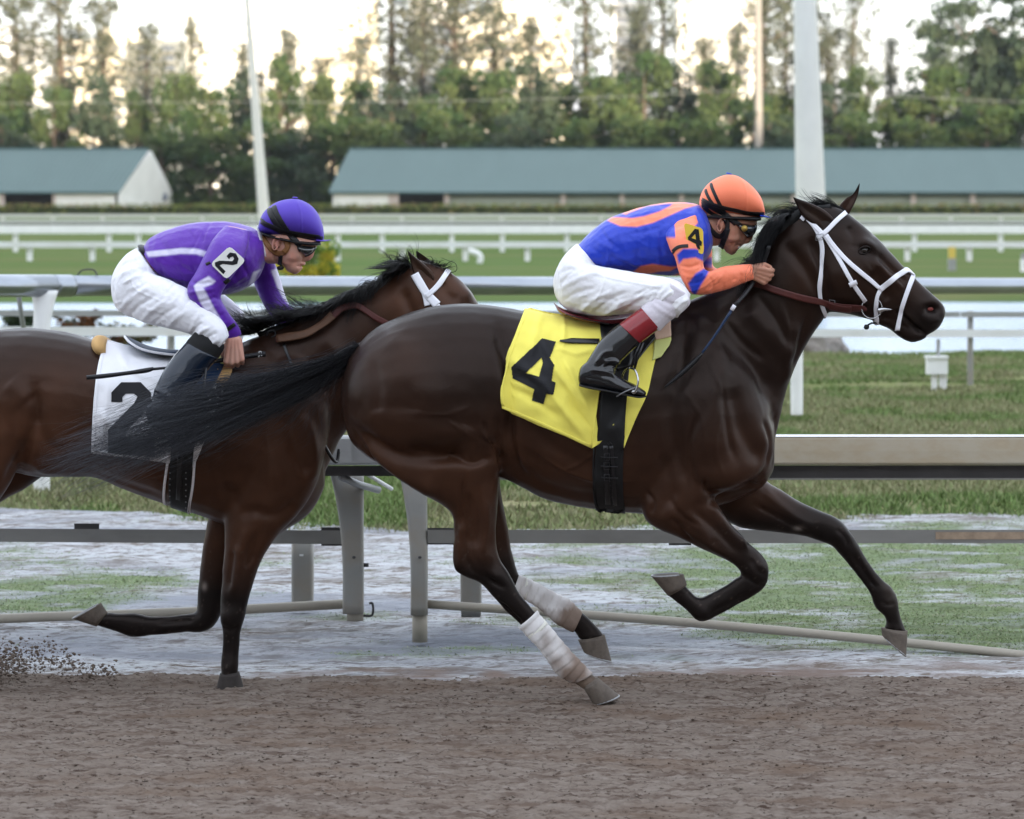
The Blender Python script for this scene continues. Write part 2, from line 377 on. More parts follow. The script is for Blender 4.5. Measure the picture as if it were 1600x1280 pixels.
h2_nh = [(-85,570,60,560,.10,-.10),(-88,620,72,610,.12,-.125),(-90,670,58,660,.13,-.14),(-92,720,36,716,.12,-.145),(-105,770,6,772,.10,-.14),(-125,810,-35,828,.08,-.135),(-155,842,-78,868,.06,-.13),(-195,868,-125,905,.052,-.13),
    (-225,895,-165,930,.045,-.13),(-262,915,-225,955,.03,-.13),(-300,930,-280,965,.028,-.13),(-345,945,-330,990,.034,-.13),(-365,965,-345,1000,.03,-.13),(-385,980,-355,1010,.034,-.13)]
h2_fh = [(-60,600,92,600,.10,.10),(-55,660,98,665,.11,.13),(-60,710,88,722,.10,.14),(-80,750,50,757,.08,.14),(-110,785,5,783,.065,.14),(-145,810,-50,820,.055,.14),(-190,835,-105,860,.05,.14),(-240,850,-160,890,.045,.14),(-275,860,-240,895,.03,.14),(-320,868,-305,900,.028,.14),(-360,875,-350,912,.034,.14),(-395,890,-375,925,.032,.14)]

def horse_body(name, parts, Y0, feats, colour, root, vox=.0085):
    mb = MB()
    for p_ in parts: mb.loft(p_, Y0, n=28, sub=5)
    me = fuse(mb, vox, 8, .5); sculpt(me, Y0, [(*f[:3], f[3] * 1.6, *f[4:]) if f[0] == 'l' else (*f[:-2], f[-2] * 1.4, f[-1]) for f in feats])
    c = co(me); n = nor(me)
    # loose skin and veins: fine relief that follows the coat
    q = vnoise(c * np.array([9, 9, 14.])) * .0022 + vnoise(c * 26., 3) * .0010
    setco(me, c + n * q[:, None])
    me = evaluated(me, [('SMOOTH', dict(factor=.5, iterations=1))])
    c = co(me); u, v = uv(c, Y0); setcol(me, colour(u, v, c))
    return link(name, me, M_coat, root)

def blend(C, w_, col): return C * (1 - w_[:, None]) + np.array(col) * w_[:, None]
def g2(u, v, x, y, rx, ry): return np.exp(-(((u - x) / rx)**2 + ((v - y) / ry)**2))
BROWN = np.array([.046, .0195, .0108]); DARK = np.array([.0125, .0085, .0075]); BLACK = np.array([.0075, .006, .006])
def col4(u, v, c):
    C = np.tile(np.array([.0125, .0068, .0052]), (len(u), 1))
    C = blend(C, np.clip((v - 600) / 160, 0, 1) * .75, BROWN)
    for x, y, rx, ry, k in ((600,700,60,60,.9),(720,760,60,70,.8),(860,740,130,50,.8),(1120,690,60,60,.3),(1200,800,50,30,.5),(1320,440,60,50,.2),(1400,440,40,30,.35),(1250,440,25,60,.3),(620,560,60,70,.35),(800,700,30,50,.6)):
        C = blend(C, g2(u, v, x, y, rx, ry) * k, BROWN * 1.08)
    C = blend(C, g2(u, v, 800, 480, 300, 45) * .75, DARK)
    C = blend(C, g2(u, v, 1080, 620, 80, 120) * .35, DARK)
    C = blend(C, np.clip((v - 845) / 60, 0, 1) * np.clip((905 - u) / 20, 0, 1), BLACK)        # hind legs
    C = blend(C, np.clip((v - 862) / 35, 0, 1), BLACK)
    C = blend(C, np.clip((u - 1195) / 90, 0, 1) * np.clip((v - 740) / 25, 0, 1), BLACK)
    C = blend(C, np.clip((u - 1050) / 110, 0, 1) * np.clip((v - 780) / 40, 0, 1) * .9, BLACK)
    C = blend(C, g2(u, v, 1455, 505, 42, 38), BLACK * 1.2); C = blend(C, g2(u, v, 1352, 392, 22, 14) * .7, BLACK)
    C = blend(C, g2(u, v, 1315, 335, 50, 22) * .8, BLACK)
    C = blend(C, g2(u, v, 1251, 829, 7, 4) * (c[:, 1] > H4) * .8, [.22, .19, .17])              # pale scar on the far forearm
    C = blend(C, g2(u, v, 1366, 366, 5, 4) * .8, [.3, .28, .28])                                  # small star
    C = blend(C, g2(u, v, 1418, 412, 6, 3) * .3, [.3, .28, .28])
    C = blend(C, g2(u, v, 905, 1062, 40, 25) * np.clip((u + v - 1935) / 12, 0, 1) * .9, [.17, .125, .095])  # dried track dirt
    C = blend(C, g2(u, v, 1398, 925, 14, 26) * .35, [.09, .075, .065])
    fl = np.clip((vnoise(c * 110., 12) - .70) * 6, 0, 1) * np.clip((v - 760) / 200, 0, .5); C = blend(C, fl, [.08, .062, .05])
    return C
def col2(u, v, c):
    C = np.tile(np.array([.025, .0118, .0078]), (len(u), 1))
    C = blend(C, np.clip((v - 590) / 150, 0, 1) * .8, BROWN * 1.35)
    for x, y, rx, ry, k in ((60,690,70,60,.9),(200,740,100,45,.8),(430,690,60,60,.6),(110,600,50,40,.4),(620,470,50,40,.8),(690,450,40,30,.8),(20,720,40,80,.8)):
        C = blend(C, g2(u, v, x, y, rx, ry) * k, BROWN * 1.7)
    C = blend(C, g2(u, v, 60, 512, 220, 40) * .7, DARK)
    C = blend(C, np.clip((v - 850) / 80, 0, 1), BLACK * 1.1)
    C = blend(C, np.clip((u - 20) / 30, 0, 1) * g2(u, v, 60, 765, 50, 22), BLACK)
    C = blend(C, g2(u, v, 316, 921, 4, 6) * (c[:, 1] > H2) * .8, [.25, .21, .19])
    C = blend(C, g2(u, v, 358, 1080, 30, 22) * .6, [.05, .04, .035])
    fl = np.clip((vnoise(c * 110., 12) - .70) * 6, 0, 1) * np.clip((v - 760) / 200, 0, .5); C = blend(C, fl, [.08, .062, .05])
    return C
B = 'both'
f4 = [
 ('l', [(776,640),(781,680),(779,720)], 3, -.008, B), ('l', [(752,648),(764,672),(775,690)], 3, -.006, 'near'), ('l', [(700,700),(740,716),(768,706)], 4, -.007, 'near'), ('l', [(728,735),(722,775),(726,815)], 3, -.006, 'near'), ('l', [(748,750),(750,800),(744,850)], 3, -.005, 'near'),
 ('l', [(1082,640),(1072,700),(1082,755)], 4, -.008, 'near'), ('l', [(1118,600),(1128,660),(1140,712)], 5, -.007, B), ('l', [(1092,742),(1104,766),(1120,776)], 3, -.009, 'near'), ('l', [(1160,745),(1178,758),(1192,752)], 4, -.008, 'near'), ('l', [(1185,650),(1196,690),(1192,725)], 4, -.007, B),
 ('l', [(1005,760),(1018,775),(1014,795)], 3, -.006, 'near'), ('l', [(1040,770),(1060,795),(1090,815)], 3, -.006, 'near'), ('l', [(1262,485),(1248,530),(1232,575)], 5, -.007, B), ('l', [(1130,500),(1155,530),(1190,560)], 5, -.006, B), ('l', [(590,560),(600,600),(598,640)], 8, -.006, B),
 ('b', 655, 610, 95, 52, 8, .016, 'near'), ('b', 1115, 640, 45, 80, 0, .012, 'near'), ('b', 705, 660, 60, 22, 10, .010, 'near'), ('l', [(640,690),(690,705),(740,700)], 10, -.010, 'near'), ('l', [(905,600),(960,640)], 40, .004, B),
 ('l', [(570,630),(625,655),(690,662),(745,645)], 26, .010, 'near'), ('l', [(565,668),(615,702),(670,712),(720,706)], 9, -.010, 'near'), ('l', [(575,690),(630,735),(690,765)], 12, .008, 'near'), ('l', [(860,520),(980,520)], 30, .004, B),
 ('l', [(600,520),(640,560),(665,610),(670,660)], 26, .010, B), ('b', 610, 610, 55, 70, 10, .016, B), ('b', 715, 600, 60, 70, 0, .014, B),
 ('l', [(548,655),(600,690),(650,700),(700,695),(745,680)], 14, -.013, 'near'), ('l', [(560,690),(620,730),(690,760)], 16, .009, 'near'),
 ('l', [(655,640),(700,655),(750,650)], 13, -.006, 'near'), ('l', [(775,500),(790,560),(800,620),(785,700)], 10, -.014, B), ('l', [(758,660),(768,700),(776,740)], 8, .010, 'near'),
 ('l', [(700,700),(735,712),(765,700)], 11, -.010, 'near'), ('b', 745, 670, 28, 34, 0, .012, 'near'),
 ('l', [(730,760),(735,800),(738,850)], 7, -.010, 'near'), ('l', [(760,770),(760,820),(752,860)], 6, .006, 'near'), ('l', [(722,810),(722,850),(718,885)], 5, .007, 'near'),
 ('b', 757, 862, 12, 14, 0, .007, 'near'), ('b', 775, 893, 12, 9, 20, .006, 'near'), ('l', [(735,880),(755,893),(780,905)], 5, -.006, 'near'), ('l', [(785,935),(815,965)], 4, -.006, 'near'),
 ('l', [(800,720),(850,750),(910,765),(960,765)], 9, -.006, B), ('l', [(830,690),(900,730),(960,745)], 12, .004, B), ('l', [(820,650),(880,700),(940,720)], 9, -.004, B),
 ('l', [(1075,480),(1060,560),(1045,640),(1060,720),(1085,770)], 12, -.012, B), ('l', [(1125,470),(1120,560),(1105,640),(1100,720)], 18, .012, B), ('b', 1070, 660, 34, 55, 10, .012, B),
 ('l', [(1135,600),(1150,660),(1185,720)], 14, -.012, B), ('b', 1185, 690, 26, 38, 0, .012, B), ('l', [(1085,735),(1110,765),(1150,770),(1180,745)], 11, -.014, 'near'), ('b', 1140, 735, 32, 22, 0, .012, 'near'),
 ('l', [(1030,700),(1045,760),(1020,800)], 10, -.007, 'near'), ('b', 1030, 790, 22, 18, 0, .010, 'near'),
 ('l', [(1205,640),(1213,690),(1205,735)], 8, -.010, B), ('l', [(1160,480),(1200,520),(1235,560)], 16, .010, B), ('l', [(1110,520),(1160,560),(1210,610)], 14, -.009, B), ('l', [(1240,500),(1235,550),(1222,600)], 8, .008, B),
 ('l', [(1225,380),(1262,430),(1285,480)], 9, -.010, B), ('l', [(1262,370),(1285,430),(1293,470)], 7, -.010, B),
 # veins
 ('l', [(840,700),(880,725),(930,742),(985,745)], 2.2, .0035, 'near'), ('l', [(880,725),(905,715),(925,700)], 2, .003, 'near'), ('l', [(1100,560),(1120,620),(1110,690),(1125,740)], 2.2, .003, 'near'), ('l', [(1060,600),(1090,650),(1095,700)], 2, .0025, 'near'),
 ('l', [(1345,410),(1362,430),(1372,455),(1366,475)], 1.6, .003, 'near'), ('l', [(1372,420),(1392,450),(1405,475)], 1.5, .0025, 'near'), ('l', [(1110,775),(1135,810),(1165,855)], 1.8, .003, 'near'), ('l', [(735,720),(728,770),(738,830),(752,872)], 2.2, .0035, 'near'), ('l', [(700,650),(735,675),(760,690)], 2, .003, 'near'), ('l', [(640,640),(690,640),(740,625)], 2.5, .0025, 'near'),
 ('l', [(795,640),(800,690),(815,740)], 5, -.006, B), ('l', [(806,650),(812,700),(830,745)], 4, .004, B), ('l', [(1215,470),(1228,520),(1222,580)], 4, .005, B), ('l', [(1180,460),(1210,500),(1230,540)], 5, -.005, B),
 ('l', [(757,885),(770,900),(790,912)], 3, -.006, 'near'), ('b', 741, 888, 7, 9, 0, .006, 'near'), ('l', [(716,830),(714,870),(722,893)], 4, .006, 'near'), ('l', [(729,820),(729,860),(738,884)], 3.5, -.007, 'near'),
 ('l', [(778,930),(800,955),(825,975)], 2.5, -.005, 'near'), ('l', [(1167,865),(1176,880),(1190,890)], 3.5, -.005, 'near'), ('l', [(1310,830),(1325,845),(1330,860)], 4, -.005, B), ('b', 1392, 928, 8, 8, 0, .006, B), ('l', [(1345,880),(1362,908),(1376,925)], 2.5, -.005, B), ('l', [(1380,945),(1392,950),(1403,948)], 3, -.005, B),
 ('b', 1097, 950, 8, 8, 0, .006, B), ('l', [(1105,775),(1120,800),(1150,835),(1168,850)], 5, .006, 'near'), ('l', [(1065,790),(1085,815),(1110,840)], 7, .007, 'near'), ('l', [(1045,800),(1075,835)], 4, -.006, 'near'), ('l', [(1190,765),(1230,800),(1275,830)], 7, .006, B), ('l', [(1180,790),(1225,815),(1270,838)], 4, -.006, B),
 # forearm and knee
 ('l', [(1080,790),(1115,820),(1150,858)], 6, -.007, 'near'), ('l', [(1060,815),(1100,840),(1140,865)], 6, .006, 'near'), ('l', [(1100,780),(1130,820),(1160,850)], 5, .006, 'near'),
 ('b', 1178, 880, 14, 14, 0, .007, 'near'), ('l', [(1160,890),(1175,903),(1195,908)], 4, -.005, 'near'), ('l', [(1165,918),(1135,935),(1108,948)], 4, -.005, 'near'),
 ('l', [(1170,770),(1220,800),(1280,825)], 7, -.007, 'near'), ('b', 1318, 838, 14, 12, 40, .006, B), ('l', [(1335,870),(1355,905),(1370,925)], 4, -.005, B),
 # head: cheek, eye ridge, facial crest, nostril, mouth
 ('b', 1310, 435, 34, 40, 30, .020, B), ('b', 1352, 383, 18, 9, 30, .014, B), ('b', 1350, 392, 11, 7, 20, -.012, B), ('l', [(1362,408),(1390,435),(1408,450)], 6, .009, B), ('l', [(1365,395),(1395,425),(1420,445)], 6, -.007, B),
 ('l', [(1355,425),(1375,450),(1388,470)], 9, -.008, B), ('b', 1454, 481, 15, 12, 0, .014, B), ('b', 1453, 482, 9.5, 6.5, 5, -.036, B), ('l', [(1438,492),(1450,502),(1466,498)], 5, .006, B),
 ('l', [(1396,484),(1412,496),(1430,512),(1444,521)], 2.6, -.014, B), ('b', 1420, 500, 12, 8, 40, .006, B), ('l', [(1340,470),(1365,490),(1390,500)], 6, -.006, B), ('l', [(1322,352),(1332,372),(1330,390)], 7, -.008, B),
]
f2 = [
 ('l', [(395,810),(385,860),(375,920)], 7, .007, 'near'), ('l', [(412,820),(400,870)], 4, -.006, 'near'), ('l', [(372,850),(366,910)], 4, -.006, 'near'), ('l', [(352,970),(365,975),(378,970)], 4, -.005, 'near'), ('l', [(367,985),(365,1030)], 2.5, -.004, 'near'), ('b', 358, 1048, 8, 8, 0, .005, 'near'), ('l', [(330,640),(345,700),(370,760)], 14, .008, B), ('l', [(480,640),(495,700),(490,750)], 10, .010, B),
 ('l', [(65,590),(72,640),(50,700),(22,750)], 9, -.016, 'near'), ('l', [(75,640),(85,680),(110,700)], 9, -.010, B), ('b', 100, 690, 30, 30, 0, .010, B), ('b', 20, 640, 40, 60, 0, .012, 'near'),
 ('l', [(60,720),(90,735),(140,745)], 8, .008, B), ('l', [(30,590),(60,620)], 16, .008, B), ('l', [(130,720),(200,750),(260,770)], 9, -.005, B),
 ('l', [(360,590),(350,660),(360,740),(380,790)], 12, -.012, B), ('b', 400, 690, 34, 50, 0, .012, B), ('l', [(430,600),(425,680),(440,760)], 14, .010, B), ('l', [(455,640),(470,700),(490,740)], 12, -.012, B),
 ('l', [(380,800),(400,790),(440,795),(470,775)], 9, -.010, 'near'), ('l', [(380,840),(375,880),(368,930)], 7, .007, 'near'), ('l', [(400,830),(392,880)], 5, -.006, 'near'), ('b', 363, 955, 12, 14, 0, .006, 'near'),
 ('l', [(362,985),(358,1035)], 4, -.004, 'near'), ('l', [(300,975),(240,978)], 4, -.005, 'far'), ('l', [(500,520),(540,560),(560,610)], 14, .009, B), ('l', [(480,560),(510,620)], 14, -.009, B),
 ('b', 690, 500, 32, 38, 30, .018, B), ('l', [(630,450),(650,500),(665,540)], 8, -.010, B), ('b', 728, 462, 14, 10, 40, .012, B), ('l', [(690,440),(700,460),(715,470)], 8, -.007, B),
]
h4 = empty('racehorse', P(900, 1107, H4) * [1, 1, 0], 'dark brown racehorse with white leg wraps and yellow number four cloth, galloping in front', 'horse', 'racehorses galloping on the track')
h2 = empty('racehorse', P(250, 1085, H2) * [1, 1, 0], 'bay racehorse with white number two cloth, running behind at the left edge', 'horse', 'racehorses galloping on the track')
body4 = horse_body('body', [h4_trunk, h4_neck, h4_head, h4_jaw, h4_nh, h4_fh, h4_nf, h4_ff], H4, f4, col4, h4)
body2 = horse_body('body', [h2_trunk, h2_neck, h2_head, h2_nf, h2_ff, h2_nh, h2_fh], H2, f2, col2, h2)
T4, T2 = bvh(body4.data), bvh(body2.data)

def ear(st, Y0, dy, root, colr):
    mb = MB(); mb.loft([tuple(r) + (dy,) for r in st], Y0, n=14, sub=5); me = mb.mesh()
    c = co(me); u, v = uv(c, Y0 + dy); m = (c[:, 1] < Y0 + dy)
    # hollow of the ear opens forward and out
    A = np.array(st, float); mid = (A[:, :2] + A[:, 2:4]) / 2; d, fr = dline(u, v, mid)
    c[:, 1] += np.where(m, .026 * np.exp(-(d / 5.5)**2) * np.clip(fr * 2.2, 0, 1), 0); setco(me, c)
    C = np.tile(np.array(colr), (len(c), 1)); C = blend(C, np.exp(-(fr / .35)**2), BLACK); C = blend(C, np.exp(-((d - 9) / 4.)**2) * .5, BLACK)
    setcol(me, C); return link('ear', me, M_coat, root)
ear([(1240,308,1239.5,309.5,.003),(1251,312,1245,322,.014),(1270,319,1253,337,.02),(1288,328,1266,349,.023),(1301,340,1280,358,.022),(1306,352,1295,366,.016)], H4, -.055, h4, (.026,.014,.010))
ear([(1343.5,286,1342.5,287,.003),(1342,298,1333,303,.012),(1338,312,1322,310,.018),(1331,327,1311,322,.02),(1325,338,1306,336,.018)], H4, .055, h4, (.04,.02,.014))
ear([(638,392,637,393,.003),(648,401,641,409,.013),(662,412,647,431,.019),(675,424,658,450,.021),(682,438,668,460,.018)], H2, -.05, h2, (.05,.024,.014))
ear([(651,392,650,393,.003),(660,398,652,404,.012),(674,408,660,418,.018),(686,418,668,432,.018)], H2, .05, h2, (.03,.016,.010))
# eyes
def eye(tree, x, y, Y0, root, s=1):
    p, n = hit(tree, x, y, Y0, 0); mb = MB()
    mb.ball(p + n * -.006, np.array([.019, .013, .0135]) * s, 12); mb.build('eye', M_eye, root)
    lid = MB(); cx = []
    for k in range(9):
        a = math.pi * (k / 8) ; cx.append(hit(tree, x - 9*s*math.cos(a), y - 6.5*s*math.sin(a) + 2.0*math.cos(a), Y0, .004)[0])
    lid.tube(cx, np.array([.0015,.003,.004,.0048,.005,.0048,.004,.003,.0015]), 8); me = lid.mesh(); setcol(me, np.tile(BLACK * 1.1, (len(me.vertices), 1))); link('eyelid', me, M_coat, root)
    lid = MB(); cx = []
    for k in range(9):
        a = math.pi * (k / 8) ; cx.append(hit(tree, x - 9*s*math.cos(a), y + 5.5*s*math.sin(a) + 2.0*math.cos(a), Y0, .002)[0])
    lid.tube(cx, np.array([.0015,.002,.003,.0034,.0036,.0034,.003,.002,.0015]), 8); me = lid.mesh(); setcol(me, np.tile(BLACK * 1.3, (len(me.vertices), 1))); link('eyelid', me, M_coat, root)
    q = MB(); q.ball((p + n * -.006) * [1, -1, 1] + [0, 2 * Y0, 0], np.array([.019, .013, .0135]) * s, 10); q.build('eye', M_eye, root)
eye(T4, 1350.5, 391.5, H4, h4)
# nostril lining
mb = MB(); p, n = hit(T4, 1452.5, 482, H4, .000)
mb.ball(p + np.array([0, .0005, 0]), np.array([.021, .0065, .0115]), 10); mb.build('nostril', M_pink, h4)
# lips, hooves
def hoof(poly_top, poly_sole, Y, w_, root, m=M_hoof, shoe=True):
    """coronet edge (2 px points) lofted to the sole edge (2 px points)"""
    (a, b), (c_, d) = poly_top, poly_sole; mb = MB(); st = []
    for t, k in ((-.12, .8), (0, .93), (.05, 1), (.35, 1.05), (.7, 1.12), (.96, 1.18), (1, 1.16)):
        A = [a[0] + (c_[0]-a[0])*t, a[1] + (c_[1]-a[1])*t]; B_ = [b[0] + (d[0]-b[0])*t, b[1] + (d[1]-b[1])*t]
        st.append((*A, *B_, w_ * k))
    mb.loft(st, Y, n=20, sub=2); o = mb.build('hoof', m, root)
    if shoe:
        s = MB(); pts = []
        cx, cy = (c_[0]+d[0])/2, (c_[1]+d[1])/2; hx, hy = (c_[0]-d[0])/2, (c_[1]-d[1])/2
        for k in range(-8, 9):
            an = k / 8 * 2.4; q = P(cx + hx * math.cos(an) * .96, cy + hy * math.cos(an) * .96, Y) + np.array([0, w_ * 1.1 * math.sin(an), 0]); pts.append(q)
        s.tube(pts, .0042, 6); s.build('horseshoe', M_shoe, root)
# first point = toe side
hoof(((937,1061),(912,1076)), ((968,1087),(927,1101)), H4-.13, .042, h4)
hoof(((946,996),(904,1002)), ((956,1034),(912,1019)), H4+.14, .040, h4)
hoof(((1041,928),(1073,912)), ((1017,900),(1068,897)), H4-.14, .042, h4)
hoof(((1418,990),(1377,982)), ((1416,1026),(1378,993)), H4+.13, .042, h4)
hoof(((375,1053),(343,1055)), ((382,1077),(337,1079)), H2-.135, .044, h2, m=mat('dusty_dark_hoof', (.032,.026,.024), .75, vary=.3, vscale=40), shoe=False)
hoof(((147,978),(167,956)), ((113,967),(158,942)), H2+.13, .042, h2)
hoof(((-385,982),(-355,1012)), ((-420,1000),(-395,1030)), H2-.13, .042, h2)
hoof(((-395,892),(-376,926)), ((-430,905),(-410,940)), H2+.14, .042, h2)
# leg wraps on horse four
def wrap(st, Y0, dirt, root):
    mb = MB(); mb.loft(st, Y0, n=28, sub=10, cap=True); me = mb.mesh(); c = co(me); n = nor(me); u, v = uv(c, Y0)
    A = np.array(st, float); mid = (A[:, :2] + A[:, 2:4]) / 2; d, fr = dline(u, v, mid)
    turn = (fr * 9 + np.arctan2(c[:,1] - Y0 - A[0][5], d) * .08) % 1
    D = .0032 * turn + vnoise(c * 60.) * .0012; setco(me, c + n * D[:, None])
    C = np.tile(np.array([.70, .68, .68]), (len(c), 1)); C = blend(C, np.exp(-(turn / .12)**2) * .35 + (vnoise(c * 16., 2) > .35) * .25, [.42, .38, .35])
    C = blend(C, np.clip(dirt(u, v, fr) + vnoise(c * 22., 5) * .55, 0, 1), [.21, .155, .125]); setcol(me, C); return link('leg_wrap', me, M_wrap, root)
wrap([(811,980,839,955,.030,-.13),(826,997,852,971,.030,-.13),(842,1014,866,987,.031,-.13),(856,1033,880,1004,.032,-.13),(867,1050,895,1021,.037,-.13),(876,1058,906,1032,.040,-.13),(886,1064,917,1044,.036,-.13),(896,1068,925,1052,.033,-.13)], H4, lambda u,v,f: np.clip((f - .12) * 1.5, 0, 1) * .9, h4)
wrap([(801,926,811,898,.030,.14),(818,936,828,906,.030,.14),(837,947,847,915,.031,.14),(855,962,870,928,.034,.14),(872,976,888,936,.039,.14),(885,983,900,947,.040,.14),(895,987,909,957,.035,.14)], H4, lambda u,v,f: np.clip((f - .62) * 4, 0, 1) + (v > 958) * .3, h4)
# tape bands on the wraps
for st, d in (([(823,994,850,967,.0315,-.13),(829,1001,856,974,.0315,-.13)], 0), ([(815,935,823,903,.0315,.14),(821,938,829,906,.0315,.14)], 0)):
    mb = MB(); mb.loft(st, H4, n=24, sub=3); me = mb.mesh(); setcol(me, np.tile([.78, .77, .70], (len(me.vertices), 1))); link('wrap_tape', me, M_wrap, h4)

# ------------------------------------------------------------------ hair
def strands(name, lines, r0, material, root, colf=None, n=3):
    """lines: list of (k,3) arrays -> thin three-sided tapering tubes in one mesh"""
    K = len(lines[0]); A = np.stack(lines); m = len(A)
    T = np.gradient(A, axis=1); T /= np.linalg.norm(T, axis=2)[:, :, None] + 1e-9
    U = np.cross(T, np.array([0, 1., 0.2])); U /= np.linalg.norm(U, axis=2)[:, :, None] + 1e-9; W = np.cross(T, U)
    rr = (r0 * np.clip((1 - np.linspace(0, 1, K)) ** .45, .15, 1))[None, :, None] * rng.uniform(.6, 1.3, (m, 1, 1))
    V = np.stack([A + rr * (U * math.cos(2*math.pi*k/n) + W * math.sin(2*math.pi*k/n)) for k in range(n)], 2)   # m,K,n,3
    idx = np.arange(m * K * n).reshape(m, K, n); Q = []
    for k in range(n):
        a, b = idx[:, :-1, k], idx[:, :-1, (k+1) % n]; c, d = idx[:, 1:, (k+1) % n], idx[:, 1:, k]
        Q.append(np.stack([a, b, c, d], -1).reshape(-1, 4))
    me = np_mesh(name, V.reshape(-1, 3), np.vstack(Q))
    if colf is not None:
        C = colf(m, K); setcol(me, np.repeat(C.reshape(-1, 3), n, 0))
    return link(name, me, material, root)
def hair_lines(guides, cnt, spread, Y, ydev, K=16, clump=40, wob=5., curl=1.0, ext=(.75, 1.05)):
    """guides: px polylines; strands are drawn between neighbouring guides"""
    gs = []
    for g in guides:
        p = cr(g, 10); s = np.concatenate([[0], np.cumsum(np.linalg.norm(np.diff(p[:, :2], axis=0), axis=1))]); s /= s[-1]
        t = np.linspace(0, 1, K); gs.append(np.column_stack([np.interp(t, s, p[:, 0]), np.interp(t, s, p[:, 1])]))
    gs = np.array(gs); out = []; cl = rng.uniform(0, len(gs) - 1, clump); cph = rng.uniform(0, 6.28, (clump, 2)); cy = rng.normal(0, 1, clump)
    clen = rng.uniform(*ext, clump)
    for i in range(cnt):
        ci = rng.integers(clump); a = np.clip(cl[ci] + rng.normal(0, .22), 0, len(gs) - 1.001); k = int(a); f = a - k
        base = gs[k] * (1 - f) + gs[k+1] * f; t = np.linspace(0, 1, K); L = min(1.1, clen[ci] * rng.uniform(.7, 1.08))
        q = np.column_stack([np.interp(t * L, t, base[:, 0]), np.interp(t * L, t, base[:, 1])])
        if L > 1: q[-1] += (q[-1] - q[-2]) * (L - 1) * 8
        ph = rng.uniform(0, 6.28); a1 = wob * t * np.sin(t * 5 * curl + cph[ci, 0]) + rng.normal(0, spread) * t + rng.normal(0, spread * .22) + 1.4 * t * np.sin(t * 9 + ph)
        d = np.gradient(q, axis=0); d /= np.linalg.norm(d, axis=1)[:, None] + 1e-9
        q = q + np.column_stack([-d[:, 1], d[:, 0]]) * a1[:, None]
        yy = Y + ydev * (cy[ci] * .6 * (.35 + t) + rng.normal(0, .45) * (.3 + t)) + .01 * np.sin(t * 6 + cph[ci, 1])
        out.append(np.array([P(q[j, 0], q[j, 1], yy[j]) for j in range(K)]))
    return out
def blk(base, var=.5, tipc=None):
    def f(m, K):
        C = np.tile(np.array(base), (m, K, 1)) * rng.uniform(1 - var, 1 + var, (m, 1, 1))
        if tipc is not None: t = np.linspace(0, 1, K)[None, :, None]; C = C * (1 - t**1.3) + np.array(tipc) * t**1.3 * rng.uniform(.7, 1.2, (m, 1, 1))
        return C
    return f
# tail of horse four: root on the dock, swept back across horse two
tg = [[(560,538),(520,560),(470,575),(400,590),(320,602),(240,622),(165,655),(100,690)],
      [(556,545),(512,566),(460,582),(390,603),(310,625),(230,652),(140,690),(70,715)],
      [(554,550),(505,575),(452,595),(380,620),(300,650),(215,680),(120,715),(60,745)],
      [(553,555),(502,583),(450,606),(380,636),(300,664),(205,700),(110,735),(70,765)],
      [(552,560),(500,592),(450,618),(385,648),(310,676),(225,706),(125,748),(85,775)],
      [(551,565),(502,600),(455,630),(400,655),(330,682),(250,712),(150,755),(100,772)]]
TY = H4 - .03
L1 = hair_lines(tg, 1150, 9, TY, .05, K=20, clump=90, wob=11, curl=1.4, ext=(.68, 1.08))
L2 = hair_lines([[(545,552),(520,575),(498,600),(488,630),(492,660),(505,690)], [(540,555),(500,585),(470,620),(440,650),(400,680),(380,690)], [(548,560),(530,590),(515,620),(512,650),(520,680),(500,700)]], 130, 12, TY, .05, K=18, clump=24, wob=10, curl=1.6)
strands('tail', L1, .0009, M_tail, h4, blk((.011, .0113, .0135), .6, (.13, .14, .165)))
strands('tail_wisps', hair_lines([g for g in tg], 420, 24, TY, .07, K=18, clump=120, wob=16, curl=1.8, ext=(.5, 1.1)), .0007, M_tail, h4, blk((.012, .012, .015), .6, (.05, .052, .06)))
strands('tail_wisps', L2[:0] + hair_lines([[(545,552),(520,575),(498,600),(488,630),(492,660),(505,690)], [(540,555),(500,585),(470,620),(440,650),(400,680),(380,690)], [(548,560),(530,590),(515,620),(512,650),(520,680),(500,700)]], 130, 12, TY, .05, K=18, clump=24, wob=10, curl=1.6), .0007, M_tail, h4, blk((.02,.02,.024), .5, (.05,.05,.055)))
db = MB(); db.tube([P(605,552,H4), P(568,549,H4), P(535,559,TY), P(505,574,TY)], np.array([.045,.040,.030,.010]), 10, 4); me = db.mesh(); setcol(me, np.tile([.007,.007,.008], (len(me.vertices), 1))); link('tail_dock', me, M_tail, h4)
